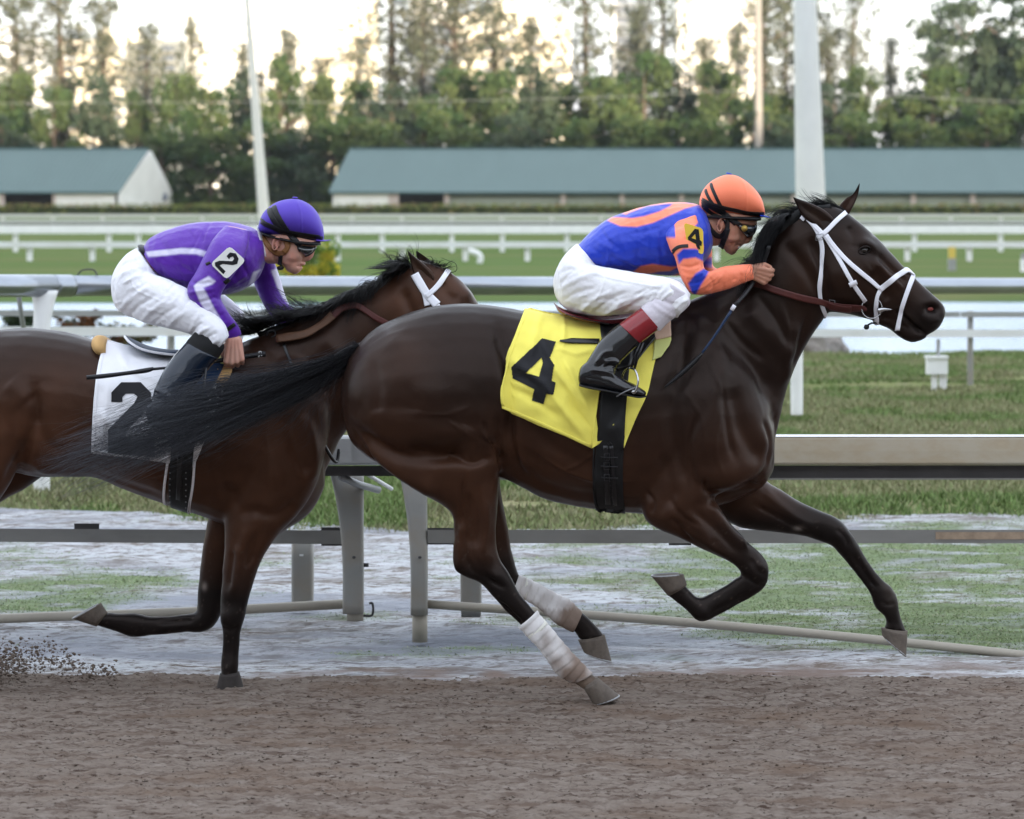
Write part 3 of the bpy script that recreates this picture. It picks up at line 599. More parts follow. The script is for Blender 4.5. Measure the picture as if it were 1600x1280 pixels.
# manes
def mane(crest, dirs, cnt, Y0, ydev, root, name='mane', r=.0011, wob=5, ylo=-.03, K=12, col=(.005,.005,.006)):
    c = cr(crest, 12); out = []; cl = 60; ct = rng.uniform(0, 1, cl); cd = rng.normal(0, 1, (cl, 3)); t = np.linspace(0, 1, K)
    for i in range(cnt):
        ci = rng.integers(cl); s = np.clip(ct[ci] + rng.normal(0, .02), 0, 1); b = c[int(s * (len(c) - 1))][:2] + rng.normal(0, 1.5, 2)
        k = s * (len(dirs) - 1); j = min(int(k), len(dirs) - 2); f = k - j; d = np.array(dirs[j], float) * (1 - f) + np.array(dirs[j+1], float) * f
        L = (1 + .28 * cd[ci, 0]) * rng.uniform(.55, 1.1); dx, dy, drop = d * [1, 1, 1]
        dx += cd[ci, 1] * 7; dy += cd[ci, 2] * 6
        q = np.column_stack([b[0] + dx * L * t + wob * np.sin(t * 4 + ci) * t, b[1] + dy * L * t + drop * L * t**2.2 + wob * np.cos(t * 4 + ci * 2) * t])
        y = Y0 + ylo * t + ydev * (cd[ci, 1] * .5 + rng.normal(0, .5)) * (.4 + t)
        out.append(np.array([P(q[m, 0], q[m, 1], y[m]) for m in range(K)]))
    return strands(name, out, r, M_tail, root, blk(col, .5, np.array(col) * 1.5))
mane([(1280,320),(1262,325),(1245,331),(1235,336)], [(-26,-4,8),(-30,-4,14),(-34,-6,26)], 420, H4, .02, h4, ylo=.03)
mane([(1236,335),(1215,345),(1203,365),(1195,385),(1185,405),(1165,425)], [(-30,-6,36),(-28,-6,44),(-18,0,50),(-16,2,46),(-16,4,34),(-22,2,14)], 3200, H4, .05, h4, ylo=-.10, r=.0013)
mane([(1215,350),(1200,372),(1190,395),(1178,412)], [(-8,-20,-12),(-24,0,22),(-22,6,26),(-34,2,2)], 300, H4, .04, h4, 'mane', wob=10)
mane([(1322,332),(1308,326),(1292,322)], [(-26,-10,4),(-32,-10,-6),(-36,-6,2)], 420, H4, .02, h4, 'forelock', wob=6, ylo=.03)
# solid underlayer of hair so the crest reads as a mass
u_ = MB(); u_.loft([(1295,318,1300,330,.02),(1262,322,1270,338,.03),(1235,330,1250,350,.034),(1214,342,1236,372,.034),(1198,366,1224,400,.034),(1188,392,1212,430,.034),(1170,414,1192,450,.03),(1140,432,1160,455,.02)], H4, n=12, sub=4, dy=-.01, shrink=.8)
me = u_.mesh(); c_ = co(me); n_ = nor(me); setco(me, c_ + n_ * (vnoise(c_ * 45.) * .006)[:, None]); setcol(me, np.tile([.0045,.0045,.005], (len(me.vertices), 1))); link('mane', me, M_tail, h4)
mane([(636,414),(622,422),(600,434),(570,450),(540,462),(500,480),(460,496),(420,510),(390,522)], [(-16,-8,12),(-18,-12,16),(-22,0,30),(-22,4,32),(-26,2,26),(-30,-4,22),(-32,-14,14),(-32,-14,8),(-30,-10,6)], 2600, H2, .05, h2, ylo=-.11, r=.0013, col=(.006,.005,.005))
mane([(644,418),(634,420),(622,428)], [(-6,-26,2),(-16,-30,8),(-30,-18,6)], 240, H2, .04, h2, wob=10, col=(.006,.005,.005))
mane([(500,482),(460,498),(420,512),(395,520)], [(-36,-22,-2),(-40,-26,4),(-30,-34,8),(-26,-30,2)], 330, H2, .05, h2, wob=9, col=(.006,.005,.005))
mane([(694,424),(682,415),(674,410)], [(16,-2,4),(14,-4,4),(-12,-6,6)], 120, H2, .015, h2, 'forelock', col=(.006,.005,.005))
fl = [(np.array([P(x, y, H2 - .02 + .003*k) for x, y in cr([(690,428),(712,424),(712,412),(700,407),(688,402)], 4)])) for k in range(5)]
strands('forelock', fl, .0018, M_tail, h2, blk((.006,.005,.005), .4))
u_ = MB(); u_.loft([(648,410,652,424,.015),(630,416,640,440,.032),(600,432,614,462,.034),(565,450,580,482,.034),(525,466,540,500,.034),(480,486,495,515,.034),(435,503,450,528,.03),(400,516,410,535,.02)], H2, n=12, sub=4, dy=-.015, shrink=.75)
me = u_.mesh(); c_ = co(me); n_ = nor(me); setco(me, c_ + n_ * (vnoise(c_ * 45.) * .006)[:, None]); setcol(me, np.tile([.005,.0045,.0045], (len(me.vertices), 1))); link('mane', me, M_tail, h2)
# ------------------------------------------------------------------ tack
M_yel = mat('yellow_cloth', (.86,.76,.13), .75, bump=[(14, .25, .012), (400, .12, .001)], vary=.05, vscale=12, sheen=.1)
M_yel2 = mat('pale_lime_pad', (.62,.66,.24), .8, bump=[(300, .1, .001)])
M_whc = mat('white_cloth', (.82,.82,.86), .78, bump=[(14, .25, .012), (400, .12, .001)], vary=.04, vscale=12)
M_ink = mat('black_numeral', (.010,.010,.013), .7, bump=[(300, .15, .001)])
M_girth = mat('black_elastic', (.009,.009,.010), .6, bump=[(260, .3, .002)])
M_leath = mat('black_leather', (.008,.008,.010), .35, bump=[(120, .15, .001)], coat=.3)
M_strap = mat('white_strap', (.80,.80,.86), .55, bump=[(300, .1, .001)])
M_rein = mat('oxblood_rein', (.075,.018,.015), .5, bump=[(160, .2, .001)], vary=.15, vscale=40)
M_brn = mat('brown_leather', (.09,.042,.022), .55, bump=[(160, .2, .001)], vary=.2, vscale=30)
M_steel = mat('bit_steel', (.45,.45,.46), .25, metal=1)
M_dark_steel = mat('dull_steel', (.22,.22,.23), .4, metal=.8)
M_foam = mat('tan_foam_pad', (.52,.32,.13), .85, bump=[(200, .2, .002)])
M_peach = mat('peach_pad', (.70,.50,.38), .8, bump=[(200, .1, .001)])
M_redsad = mat('maroon_saddle_leather', (.16,.012,.020), .25, coat=.5)
M_bluesad = mat('navy_saddle_leather', (.010,.032,.085), .6, spec=.15)
M_whsad = mat('white_saddle_trim', (.7,.7,.75), .4)

def folds(seeds, amp):
    """soft wrinkles: list of (polyline, width, height)"""
    def f(u, v):
        D = np.zeros(u.shape)
        for pl, w_, h in seeds:
            d, fr = dline(u.ravel(), v.ravel(), pl); tp = np.clip(np.minimum(fr, 1-fr) * 5 + .1, 0, 1)
            D += (1.7 * h * np.exp(-(d / (w_ * .75))**2) * tp).reshape(u.shape)
        q = np.stack([u.ravel() / 34., v.ravel() / 34., np.zeros(u.size)], 1)
        return D + amp * vnoise(q).reshape(u.shape) + amp * .5 * vnoise(q * 2.3 + 9).reshape(u.shape)
    return f
def numeral(name, tree, Y0, outer, hole, root, off=.0035, step=.8, m=M_ink, th=.0012):
    outer = np.array(outer, float); x0, y0 = outer.min(0); x1, y1 = outer.max(0)
    nx, ny = int((x1 - x0) / step) + 2, int((y1 - y0) / step) + 2; mb = MB(); idx = {}; V = []; Fc = []
    cx = x0 + (np.arange(nx) + .5) * step; cy = y0 + (np.arange(ny) + .5) * step; U_, V_ = np.meshgrid(cx, cy)
    ins = inpoly(U_.ravel(), V_.ravel(), outer)
    for h in hole: ins &= ~inpoly(U_.ravel(), V_.ravel(), np.array(h, float))
    ins = ins.reshape(ny, nx)
    def vid(i, j):
        if (i, j) not in idx: idx[(i, j)] = len(V); V.append(hit(tree, x0 + i * step, y0 + j * step, Y0, off)[0])
        return idx[(i, j)]
    for j in range(ny):
        for i in range(nx):
            if ins[j, i]: Fc.append((vid(i, j), vid(i, j+1), vid(i+1, j+1), vid(i+1, j)))
    mb.add(V, Fc); return mb.build(name, m, root)

# --- yellow cloth of horse four
c4 = empty('saddle_cloth', P(890, 480, H4), 'bright yellow saddle cloth with a big black number 4', 'saddle cloth', 'numbered saddle cloths')
wr4 = folds([([(795,560),(850,600),(920,690)], 9, .010), ([(840,520),(870,580),(915,640)], 8, .009), ([(880,560),(905,610),(925,650)], 6, .008), ([(878,480),(882,520),(880,545)], 3.5, .007), ([(868,545),(900,555),(930,548)], 5, .006),
    ([(790,600),(830,620),(880,655)], 8, -.006), ([(880,600),(900,640),(925,670)], 5, -.006), ([(850,475),(840,510),(830,560)], 9, .007), ([(950,655),(965,670),(970,690)], 4, .005)], .006)
A_L = [(831,466),(820,486),(808,516),(795,553),(786,585),(781,612),(783,638)]; A_R = [(942,498),(940,540),(937,606),(930,660),(925,699)]
B_L = [(960,496),(975,540),(981,575),(978,606),(973,643),(949,671)]; B_R = [(1048,498),(1043,525),(1027,553),(1018,585),(1010,617),(992,655),(974,699)]
mb = MB(); drape(mb, T4, H4, A_L, A_R, .013, 60, 50, .003, True, wr4); drape(mb, T4, H4, B_L, B_R, .013, 50, 26, .003, True, wr4)
cl4 = mb.build('cloth', M_yel, c4)
ct4 = bvhs([cl4.data])
z3 = lambda pts: [(780 + x / 3.557, 460 + y / 3.557) for x, y in pts]
numeral('number', ct4, H4, z3([(238,247),(316,266),(281,352),(306,395),(291,482),(314,491),(299,558),(264,551),(247,610),(181,592),(196,527),(76,467),(70,405),(190,293)]), [z3([(236,352),(243,385),(220,461),(150,437)])], c4)
hm = MB(); strap(hm, ct4, H4, A_R[1:], 5, .0025, .002); strap(hm, ct4, H4, [(949,671),(958,678),(966,692),(974,699)], 5, .0025, .002); strap(hm, ct4, H4, [(833,470),(822,490),(810,518),(797,555),(788,587),(784,612),(785.5,635)], 4, .0022, .002); strap(hm, ct4, H4, [(786,636.5),(830,655),(880,677),(921,696)], 4, .0022, .002)
for piece in (hm,): o_ = piece.build('hem', M_yel, c4); o_['kind'] = 'stuff'
p_ = MB(); drape(p_, T4, H4, [(1022,530),(1021,550),(1018,566)], [(1047,526),(1046,540),(1032,560)], .022, 14, 10, .006, False); p_.build('pad', M_yel2, c4)
p_ = MB(); drape(p_, T4, H4, [(1020,500),(1022,520),(1024,536)], [(1048,500),(1048,515),(1047,531)], .028, 14, 10, .005, False); p_.build('pad_edge', M_peach, c4)

# --- saddle and girth of horse four
s4 = empty('saddle', P(940, 500, H4), 'small black and maroon racing saddle under the rider in orange and blue', 'saddle', 'racing saddles')
G4 = bvhs([cl4.data, body4.data])
mb = MB(); drape(mb, G4, H4, [(938,500),(941,560),(937,640),(931,700),(928,760),(931,795)], [(986,500),(984,560),(979,620),(974,700),(973,760),(977,800)], .008, 60, 10, .004, True)
q = [(931,795),(977,800)]
gl = mb.build('girth', M_girth, s4)
GT = bvhs([gl.data, cl4.data, body4.data])
bb = MB(); strap(bb, GT, H4, [(946,696),(947,730),(949,770),(951,806)], 8, .005, .003); strap(bb, GT, H4, [(955,696),(957,730),(960,770),(962,803)], 6, .005, .003)
for k in range(9): bb.ball(hit(GT, 952 + .9*k, 745 + 6*k, H4, .008)[0], .0025, 4)
bb.build('girth_strap', M_leath, s4)
bb = MB()
for y in (713, 727, 745):
    strap(bb, GT, H4, [(939,y),(950,y+1),(965,y+1)], 1.6, .010, .002, k=3)
    bb.tube([hit(GT, x, yy, H4, .010)[0] for x, yy in ((944,y-5),(944,y+5),(952,y+5),(952,y-5),(944,y-5))], .0014, 5)
bb.build('buckle', mat('black_buckle', (.035,.035,.038), .35, metal=.5), s4)
bb = MB(); strap(bb, GT, H4, [(949,694),(952,690),(956,694)], 2.5, .012, .003); bb.build('keeper', M_leath, s4)
# white rope edges / frilled bottom of the girth
bb = MB(); bb.tube([hit(GT, x, y, H4, .004)[0] for x, y in cr([(928,700),(927,740),(929,780),(936,798),(945,796),(952,806),(960,800),(966,800),(974,797)], 4)], .004, 6); bb.build('girth_edge', M_girth, s4)
mb = MB(); mb.loft([(864,470,866,475,.03),(872,478,874,488,.11),(890,486,892,496,.15),(915,492,917,503,.16),(945,494,948,508,.14),(980,490,985,508,.12),(1010,478,1018,498,.09),(1028,468,1034,485,.05)], H4, n=18, sub=5)
st_ = mb.build('seat', M_redsad, s4)
mb = MB(); mb.loft([(880,486,884,491,.155),(900,491,902,497,.17),(925,497,926,502,.17),(950,502,950,507,.155)], H4, n=18, sub=4); mb.build('seat_trim', M_leath, s4)
mb = MB(); drape(mb, GT, H4, [(936,498),(940,530),(950,560),(965,580)], [(1035,490),(1030,520),(1012,545),(990,572)], .012, 20, 20, .005, True); mb.build('saddle_flap', M_leath, s4)
mb = MB(); strap(mb, ct4, H4, [(875,534),(890,534),(910,534.5),(937,535)], 7, .009, .004, wl=[2,7,7,7]); mb.build('strap_end', M_leath, s4)
mb = MB()
for dx in (0, 5): mb.tube([P(x + dx, y, H4 - .335) for x, y in ((1000,535),(992,556),(986,577))], .006, 6)
mb.build('stirrup_leather', M_leath, s4)
def iron(x, y, Y, root, s=1):
    mb = MB(); pts = []
    for a in np.linspace(-2.5, 2.5, 22):
        pts.append(P(x + 1.5 + 3*s*math.cos(a) * 2 , y - 19*s + 20*s*(1-math.cos(a)) * .55 , Y) + np.array([.0, .052 * math.sin(a) * s, 0]))
    mb.tube(pts, .0045, 8); a, b = pts[0], pts[-1]; mb.tube([a, (a+b)/2, b], .012, 8); mb.build('stirrup_iron', M_steel, root)
ir = MB(); cx_, cy_ = 986, 594
pts = [P(x, y, H4 - .36) + np.array([0, d, 0]) for x, y, d in cr([(985,575,0),(992,578,-.03),(996,590,-.052),(995,602,-.055),(991,612,-.05)], 5)]
ir.tube(pts, .0042, 8)
pts = [P(x, y, H4 - .36) + np.array([0, d, 0]) for x, y, d in cr([(985,575,0),(977,580,.03),(973,590,.05),(975,603,.055),(980,615,.05)], 5)]
ir.tube(pts, .0042, 8); ir.tube([P(980,615,H4-.31), P(988,615,H4-.36), P(991,612,H4-.412)], .010, 8); ir.build('stirrup_iron', M_steel, s4)
ir = MB(); ir.tube([P(963,620,H4-.41), P(977,612,H4-.412), P(993,605,H4-.41)], .003, 6); ir.build('stirrup_pad', M_dark_steel, s4)

# --- white cloth of horse two
c2 = empty('saddle_cloth', P(230, 530, H2), 'white saddle cloth with a big black number 2', 'saddle cloth', 'numbered saddle cloths')
wr2 = folds([([(180,540),(200,580),(255,600)], 7, .007), ([(200,560),(240,560),(285,572)], 6, -.006), ([(155,640),(180,670),(200,715)], 8, .008), ([(170,600),(165,650),(160,700)], 8, .006), ([(210,700),(230,712),(250,705)], 5, .009), ([(310,600),(315,640),(300,700)], 5, .006)], .004)
A_L = [(165,524),(160,545),(152,580),(147,630),(145,670),(144,706)]; A_R = [(295,545),(292,600),(285,650),(275,690),(266,722)]
B_L = [(300,545),(305,600),(300,650),(287,705)]; B_R = [(362,566),(358,590),(342,630),(326,676),(302,730)]
mb = MB(); drape(mb, T2, H2, A_L, A_R, .013, 60, 50, .003, True, wr2); drape(mb, T2, H2, B_L, B_R, .013, 44, 22, .003, True, wr2)
cl2 = mb.build('cloth', M_whc, c2); ct2 = bvhs([cl2.data])
z4 = lambda pts: [(x / 2.857, 480 + y / 2.857) for x, y in pts]
hm = MB(); strap(hm, ct2, H2, [(167,528),(162,548),(154.5,582),(149.5,630),(147.5,670),(147,702)], 4, .0022, .002); strap(hm, ct2, H2, [(147,703),(170,709),(200,714),(262,720)], 4, .0022, .002); o_ = hm.build('hem', M_whc, c2); o_['kind'] = 'stuff'
numeral('number', ct2, H2, z4([(497,423),(497,382),(541,337),(629,337),(676,385),(676,442),(562,552),(562,578),(690,578),(690,668),(483,650),(483,545),(598,432),(614,400),(598,388),(560,388),(546,402),(546,423)]), [], c2)
p_ = MB(); p_.loft([(143,536,146,552,.05),(148,526,156,560,.13),(158,524,166,562,.16),(168,530,174,556,.15)], H2, n=16, sub=4); p_.build('pad', M_foam, c2)
p_ = MB(); drape(p_, T2, H2, [(343,566),(341,580),(336,600)], [(364,572),(362,586),(352,606)], .022, 12, 8, .01, False); p_.build('pad', M_foam, c2)
p_ = MB(); drape(p_, T2, H2, [(338,556),(342,566),(346,574)], [(370,556),(368,566),(364,578)], .03, 10, 10, .006, False); p_.build('pad_edge', M_yel2, c2)
s2 = empty('saddle', P(260, 530, H2), 'small navy racing saddle with white rim under the rider in purple', 'saddle', 'racing saddles')
G2 = bvhs([cl2.data, body2.data])
mb = MB(); drape(mb, G2, H2, [(275,560),(272,640),(268,700),(264,760),(268,792)], [(312,560),(308,640),(303,700),(298,760),(296,802)], .008, 50, 10, .004, True); gl2 = mb.build('girth', M_girth, s2)
GT2 = bvhs([gl2.data, cl2.data, body2.data])
bb = MB(); strap(bb, GT2, H2, [(266,680),(262,722),(257,760),(257,786),(262,794)], 4, .006, .004); strap(bb, GT2, H2, [(304,722),(301,760),(296,790),(296,802)], 4, .006, .004); bb.build('girth_edge', M_strap, s2)
bb = MB(); strap(bb, GT2, H2, [(281,712),(280,760),(278,806)], 8, .007, .003)
strap(bb, GT2, H2, [(275,716),(280,707),(288,716)], 3, .012, .003); bb.build('girth_strap', M_leath, s2)
bb = MB()
for k in range(7):
    for x in (266, 291): bb.ball(hit(GT2, x, 738 + 9*k, H2, .006)[0], .0035, 5)
rv = bb.build('rivet', M_dark_steel, s2); rv['kind'] = 'stuff'
mb = MB(); mb.loft([(196,524,198,530,.04),(206,532,208,538,.12),(225,541,227,547,.15),(250,546,252,553,.15),(280,547,284,556,.13),(310,545,318,558,.10),(335,535,345,550,.06)], H2, n=18, sub=5); mb.build('seat', M_bluesad, s2)
mb = MB(); mb.tube([P(x, y, H2 - d) for x, y, d in ((195,526,.03),(203,535,.12),(222,546,.155),(250,552,.155),(285,556,.14))], .0055, 8, 4); mb.tube([P(x, y, H2 + d) for x, y, d in ((195,526,.03),(203,535,.12),(222,546,.155),(250,552,.155),(285,556,.14))], .0055, 8, 4); mb.build('seat_rim', M_whsad, s2)
mb = MB(); drape(mb, GT2, H2, [(290,548),(285,580),(285,620),(290,640)], [(355,548),(350,575),(330,610),(312,640)], .012, 18, 16, .005, True); mb.build('saddle_flap', M_bluesad, s2)
mb = MB(); mb.tube([P(322,575,H2-.34), P(318,610,H2-.345), P(310,650,H2-.35)], .006, 6); mb.build('stirrup_leather', M_leath, s2)
ir = MB()
for sgn in (-1, 1): ir.tube([P(x, y, H2 - .37) + np.array([0, sgn * d, 0]) for x, y, d in cr([(310,650,0),(315,654,.03),(318,666,.052),(317,678,.055),(314,690,.05)], 5)], .0042, 8)
ir.tube([P(314,690,H2-.32), P(314,690,H2-.42)], .010, 8); ir.build('stirrup_iron', M_steel, s2)

# --- bridles
z1 = lambda pts: [(1100 + x / 4, 250 + y / 4) for x, y in pts]
b4 = empty('bridle', P(1310, 420, H4), 'white bridle with a crossed noseband and steel ring bit on the leading dark horse', 'bridle', 'bridles')
def band(name, root, tree, Y0, pts, wpx, off, m=M_strap, mirror=True, **k):
    mb = MB(); strap(mb, tree, Y0, pts, wpx, off, .0025, **k); o = mb.build(name, m, root)
    if mirror: f = MB(); f.add([(x, 2 * Y0 - y, z) for x, y, z in mb.v], [q[::-1] for q in mb.f]); f.build(name, m, root)
    return o
band('throat_strap', b4, T4, H4, z1([(648,372),(690,420),(722,480),(742,560),(734,680),(722,790),(728,880),(745,940),(768,988)]), 6.6, .006)
band('crown_strap', b4, T4, H4, z1([(612,380),(640,352),(652,376),(705,428),(750,475)]), 7, .009)
band('browband', b4, T4, H4, z1([(708,486),(760,452),(825,385),(882,336)]), 7, .010)
band('cheek_strap', b4, T4, H4, z1([(752,470),(805,555),(860,650),(912,745),(958,815),(1008,882)]), 6.4, .007)
band('noseband_strap', b4, T4, H4, z1([(762,472),(815,545),(900,640),(1000,725),(1098,806)]), 6.8, .010)
band('noseband', b4, T4, H4, z1([(1092,812),(1150,766),(1210,722),(1270,690),(1316,716)]), 8.5, .011)
band('chin_strap', b4, T4, H4, z1([(1098,806),(1078,860),(1074,940),(1084,1022)]), 6.4, .009)
band('lip_strap', b4, T4, H4, z1([(1310,712),(1268,820),(1235,920),(1215,1010),(1208,1062)]), 7, .010)
for c_, w_, h_ in ((z1([(725,484)])[0], 5, 4), (z1([(808,893)])[0], 3, 7)):
    bk = MB(); bk.tube([hit(T4, c_[0] + dx, c_[1] + dy, H4, .016)[0] for dx, dy in ((-w_,-h_),(w_,-h_),(w_,h_),(-w_,h_),(-w_,-h_))], .0016, 6)
    bk.build('buckle', M_dark_steel, b4)
kp = MB(); strap(kp, T4, H4, z1([(905,780),(950,760)]), 7, .012, .003, k=3); kp.build('keeper', M_strap, b4)
bt = MB(); c0, n0 = hit(T4, 1362.5, 478.5, H4, .012); rr = .042
bt.tube([c0 + rr * np.array([math.cos(a), -.06 + .10*math.cos(a), math.sin(a)]) for a in np.linspace(0, 2*math.pi, 33)], .0028, 8, cap=False)
bt.tube([P(1372, 486, c0[1] - .004), P(1378, 484, c0[1] - .006), P(1385, 483.5, c0[1] - .004), P(1394, 484, c0[1] + .004)], np.array([.013,.010,.006,.002]), 10, 3)
bt.build('bit_ring', M_steel, b4)
bt = MB(); bt.tube([P(1353,511,H4-.02), P(1362,505,H4-.03), P(1376,506,H4-.02)], .004, 8, 3); bt.ball(P(1354,511,H4-.02), .012, 6); bt.build('curb_strap', M_leath, b4)
mb = MB(); strap(mb, T4, H4, [(1178,445)] + z1([(372,790),(430,812),(560,850),(700,880),(850,903),(1008,912)]), 10.5, .022, .003); mb.build('rein', M_rein, b4)
mb = MB(); strap(mb, T4, H4, z1([(790,893),(850,905),(920,912)]), 9, .027, .003); mb.build('rein_loop', M_rein, b4)
mb = MB(); mb.tube([P(x, y, H4 + d) for x, y, d in ((1184,440,.1),(1240,458,.12),(1300,470,.11),(1352,478,.08))], .006, 6, 4); mb.build('rein', M_rein, b4)

z5 = lambda pts: [(380 + x / 2.978, 370 + y / 2.978) for x, y in pts]
b2 = empty('bridle', P(670, 430, H2), 'white bridle straps behind the ears of the trailing bay horse', 'bridle', 'bridles')
band('browband', b2, T2, H2, z5([(952,162),(920,210),(882,255),(850,280)]), 8, .010)
band('crown_strap', b2, T2, H2, z5([(798,176),(820,215),(850,262),(880,295),(905,320)]), 13, .008)
band('cheek_strap', b2, T2, H2, z5([(815,200),(838,250),(850,290),(858,322)]), 9, .007)
band('cheek_strap', b2, T2, H2, z5([(905,320),(960,400),(1020,500),(1080,590)]), 7, .007)
band('noseband', b2, T2, H2, [(772,512),(765,550),(752,600)], 8, .009)
mb = MB(); strap(mb, T2, H2, z5([(160,492),(230,480),(300,462),(370,425),(430,375),(470,345),(530,330),(575,350),(620,380),(680,410),(760,470)]), 9, .028, .003, sub=6); rn = mb.build('rein', M_rein, b2)
mb = MB(); strap(mb, T2, H2, z5([(165,490),(230,478),(300,462),(370,425),(425,378)]), 11, .033, .003); mb.build('neck_strap', M_brn, b2)
mb = MB(); strap(mb, T2, H2, z5([(190,500),(205,545),(225,602)]), 4.5, .008, .002); mb.build('rein_keeper_strap', M_leath, b2)
mb = MB(); mb.tube([P(x, y, H2 - .13 + .02 * k) for k, (x, y) in enumerate(z5([(335,880),(365,945),(400,1010),(425,1045),(438,1042),(446,990)]))], .0075, 8, 4); mb.build('breast_strap', M_leath, b2)
mb = MB(); mb.tube([P(x, y, H2 - .06) for x, y in ((416,525),(420,518),(428,517),(430,524),(424,528),(432,532))], .0045, 6, 4); mb.build('rein_knot', M_leath, b2)
# ------------------------------------------------------------------ riders
M_skin = mat('skin', (.50,.255,.175), .5, attr='coat', sss=.12, bump=[(120, .12, .001), (30, .1, .003)], vary=.08, vscale=18)
M_silk = mat('silk', (0,0,0), .42, attr='coat', bump=[(13, .55, .016), (34, .35, .006), (420, .06, .0006)], sheen=.15, spec=.4)
M_breech = mat('white_breeches', (.74,.73,.77), .7, attr='coat', bump=[(14, .5, .014), (36, .3, .006), (420, .08, .0006)], sheen=.1)
M_boot = mat('black_patent_boot', (.006,.006,.008), .12, coat=.6, bump=[(14, .25, .006)])
M_cuff = mat('oxblood_boot_cuff', (.22,.012,.018), .15, coat=.5)
M_nboot = mat('navy_boot', (.005,.011,.024), .12, coat=.5, bump=[(14, .25, .006)])
M_elas = mat('black_knit', (.008,.008,.009), .8, bump=[(260, .3, .002)])
M_cap = mat('cap_cover', (0,0,0), .55, attr='coat', bump=[(10, .25, .006), (500, .1, .0005)])
M_band = mat('black_band', (.012,.012,.014), .5, bump=[(200, .15, .001)])
M_lens = mat('goggle_lens', (.05,.055,.06), .05, spec=.9, coat=1, metal=.35)
M_knob = mat('brass_vent', (.50,.33,.07), .35, metal=.3)
M_tan = mat('tan_harness_pad', (.22,.10,.035), .5, bump=[(150, .1, .001)])
M_num_y = mat('yellow_armband', (.85,.58,.07), .4)
M_num_w = mat('white_armband', (.82,.82,.80), .4)
M_whip = mat('whip_black', (.010,.010,.012), .4, bump=[(160, .3, .001)])
M_whipb = mat('whip_blue', (.015,.035,.085), .4, bump=[(200, .2, .001)])
M_wht = mat('white_print', (.8,.8,.8), .5)
ORG = np.array([.95,.235,.12]); BLU = np.array([.009,.040,.50]); PUR = np.array([.098,.016,.36]); LAV = np.array([.68,.66,.85]); WHT = np.array([.79,.785,.815])

def wrinkles(me, Y0, fs, amp=.0015, sc=22):
    sculpt(me, Y0, fs); c = co(me); n = nor(me); q = vnoise(c * sc) * amp + vnoise(c * sc * 2.4, 4) * amp * .5; setco(me, c + n * q[:, None])
def randfolds(n_, x0, y0, x1, y1, ang, L, h, seed, side='near', w_=2.4):
    g = np.random.default_rng(seed); out = []
    for k in range(n_):
        x, y = g.uniform(x0, x1), g.uniform(y0, y1); a = R(ang + g.normal(0, 22)); l = L * g.uniform(.5, 1.3); b_ = g.normal(0, .18) * l
        dx, dy = math.cos(a) * l / 2, math.sin(a) * l / 2; out.append(('l', [(x - dx, y - dy), (x - dy * b_ / l, y + dx * b_ / l), (x + dx, y + dy)], w_ * g.uniform(.7, 1.5), h * g.choice([-1, 1]) * g.uniform(.5, 1.2), side))
    return out
randfolds_ = randfolds
def garment(name, lofts, Y0, vox, fs, painter, m, root, it=5, amp=.0015, caps=None):
    mb = MB()
    for l in lofts: mb.loft(l, Y0, n=22, sub=5)
    if caps: caps(mb)
    me = fuse(mb, vox, it, .5); wrinkles(me, Y0, fs, amp); c = co(me); u, v = uv(c, Y0); setcol(me, painter(u, v, c)); return link(name, me, m, root)
def fist(mb, W, fwd, up, out, s=1.0):
    """closed hand: W wrist, fwd = along the metacarpals, up = towards the index side, out = back of the hand"""
    W, fwd, up, out = [np.array(a, float) for a in (W, fwd, up, out)]
    fwd /= np.linalg.norm(fwd); up -= fwd * up.dot(fwd); up /= np.linalg.norm(up); out = np.cross(fwd, up) * np.sign(np.dot(np.cross(fwd, up), out))
    K = []
    for i, (h, L) in enumerate(((.030,.078),(.010,.082),(-.010,.078),(-.028,.070))):
        k = W + fwd * L * s + up * h * s; K.append(k)
        mb.capsule(W + up * h * .55 * s, k, .015 * s, .0115 * s, 8)
        r = (.0100, .0102, .0098, .0086)[i] * s
        p1 = k + (fwd * .012 - out * .033) * s; p2 = p1 + (-fwd * .026 - out * .006) * s; p3 = p2 + (-fwd * .010 + out * .018) * s
        mb.capsule(k, p1, r * 1.06, r, 8); mb.capsule(p1, p2, r, r * .92, 8); mb.capsule(p2, p3, r * .92, r * .8, 8)
    t0 = W + up * .026 * s + fwd * .018 * s - out * .008 * s; t1 = t0 + (fwd * .030 + up * .016 - out * .016) * s; t2 = t1 + (fwd * .026 - up * .004 - out * .014) * s; t3 = t2 + (fwd * .014 - up * .018 - out * .006) * s
    mb.capsule(t0, t1, .015 * s, .012 * s, 8); mb.capsule(t1, t2, .0118 * s, .0105 * s, 8); mb.capsule(t2, t3, .0105 * s, .009 * s, 8)
    return K
def skinpaint(base, red, Y0):
    def f(u, v, c):
        C = np.tile(np.array(base), (len(u), 1)); C = blend(C, np.clip(vnoise(c * 30., 6) * .5 + .1, 0, .4), np.array(base) * [1.05, .78, .72])
        for x, y, rx, ry, k, col in red: C = blend(C, g2(u, v, x, y, rx, ry) * k, col)
        return C
    return f
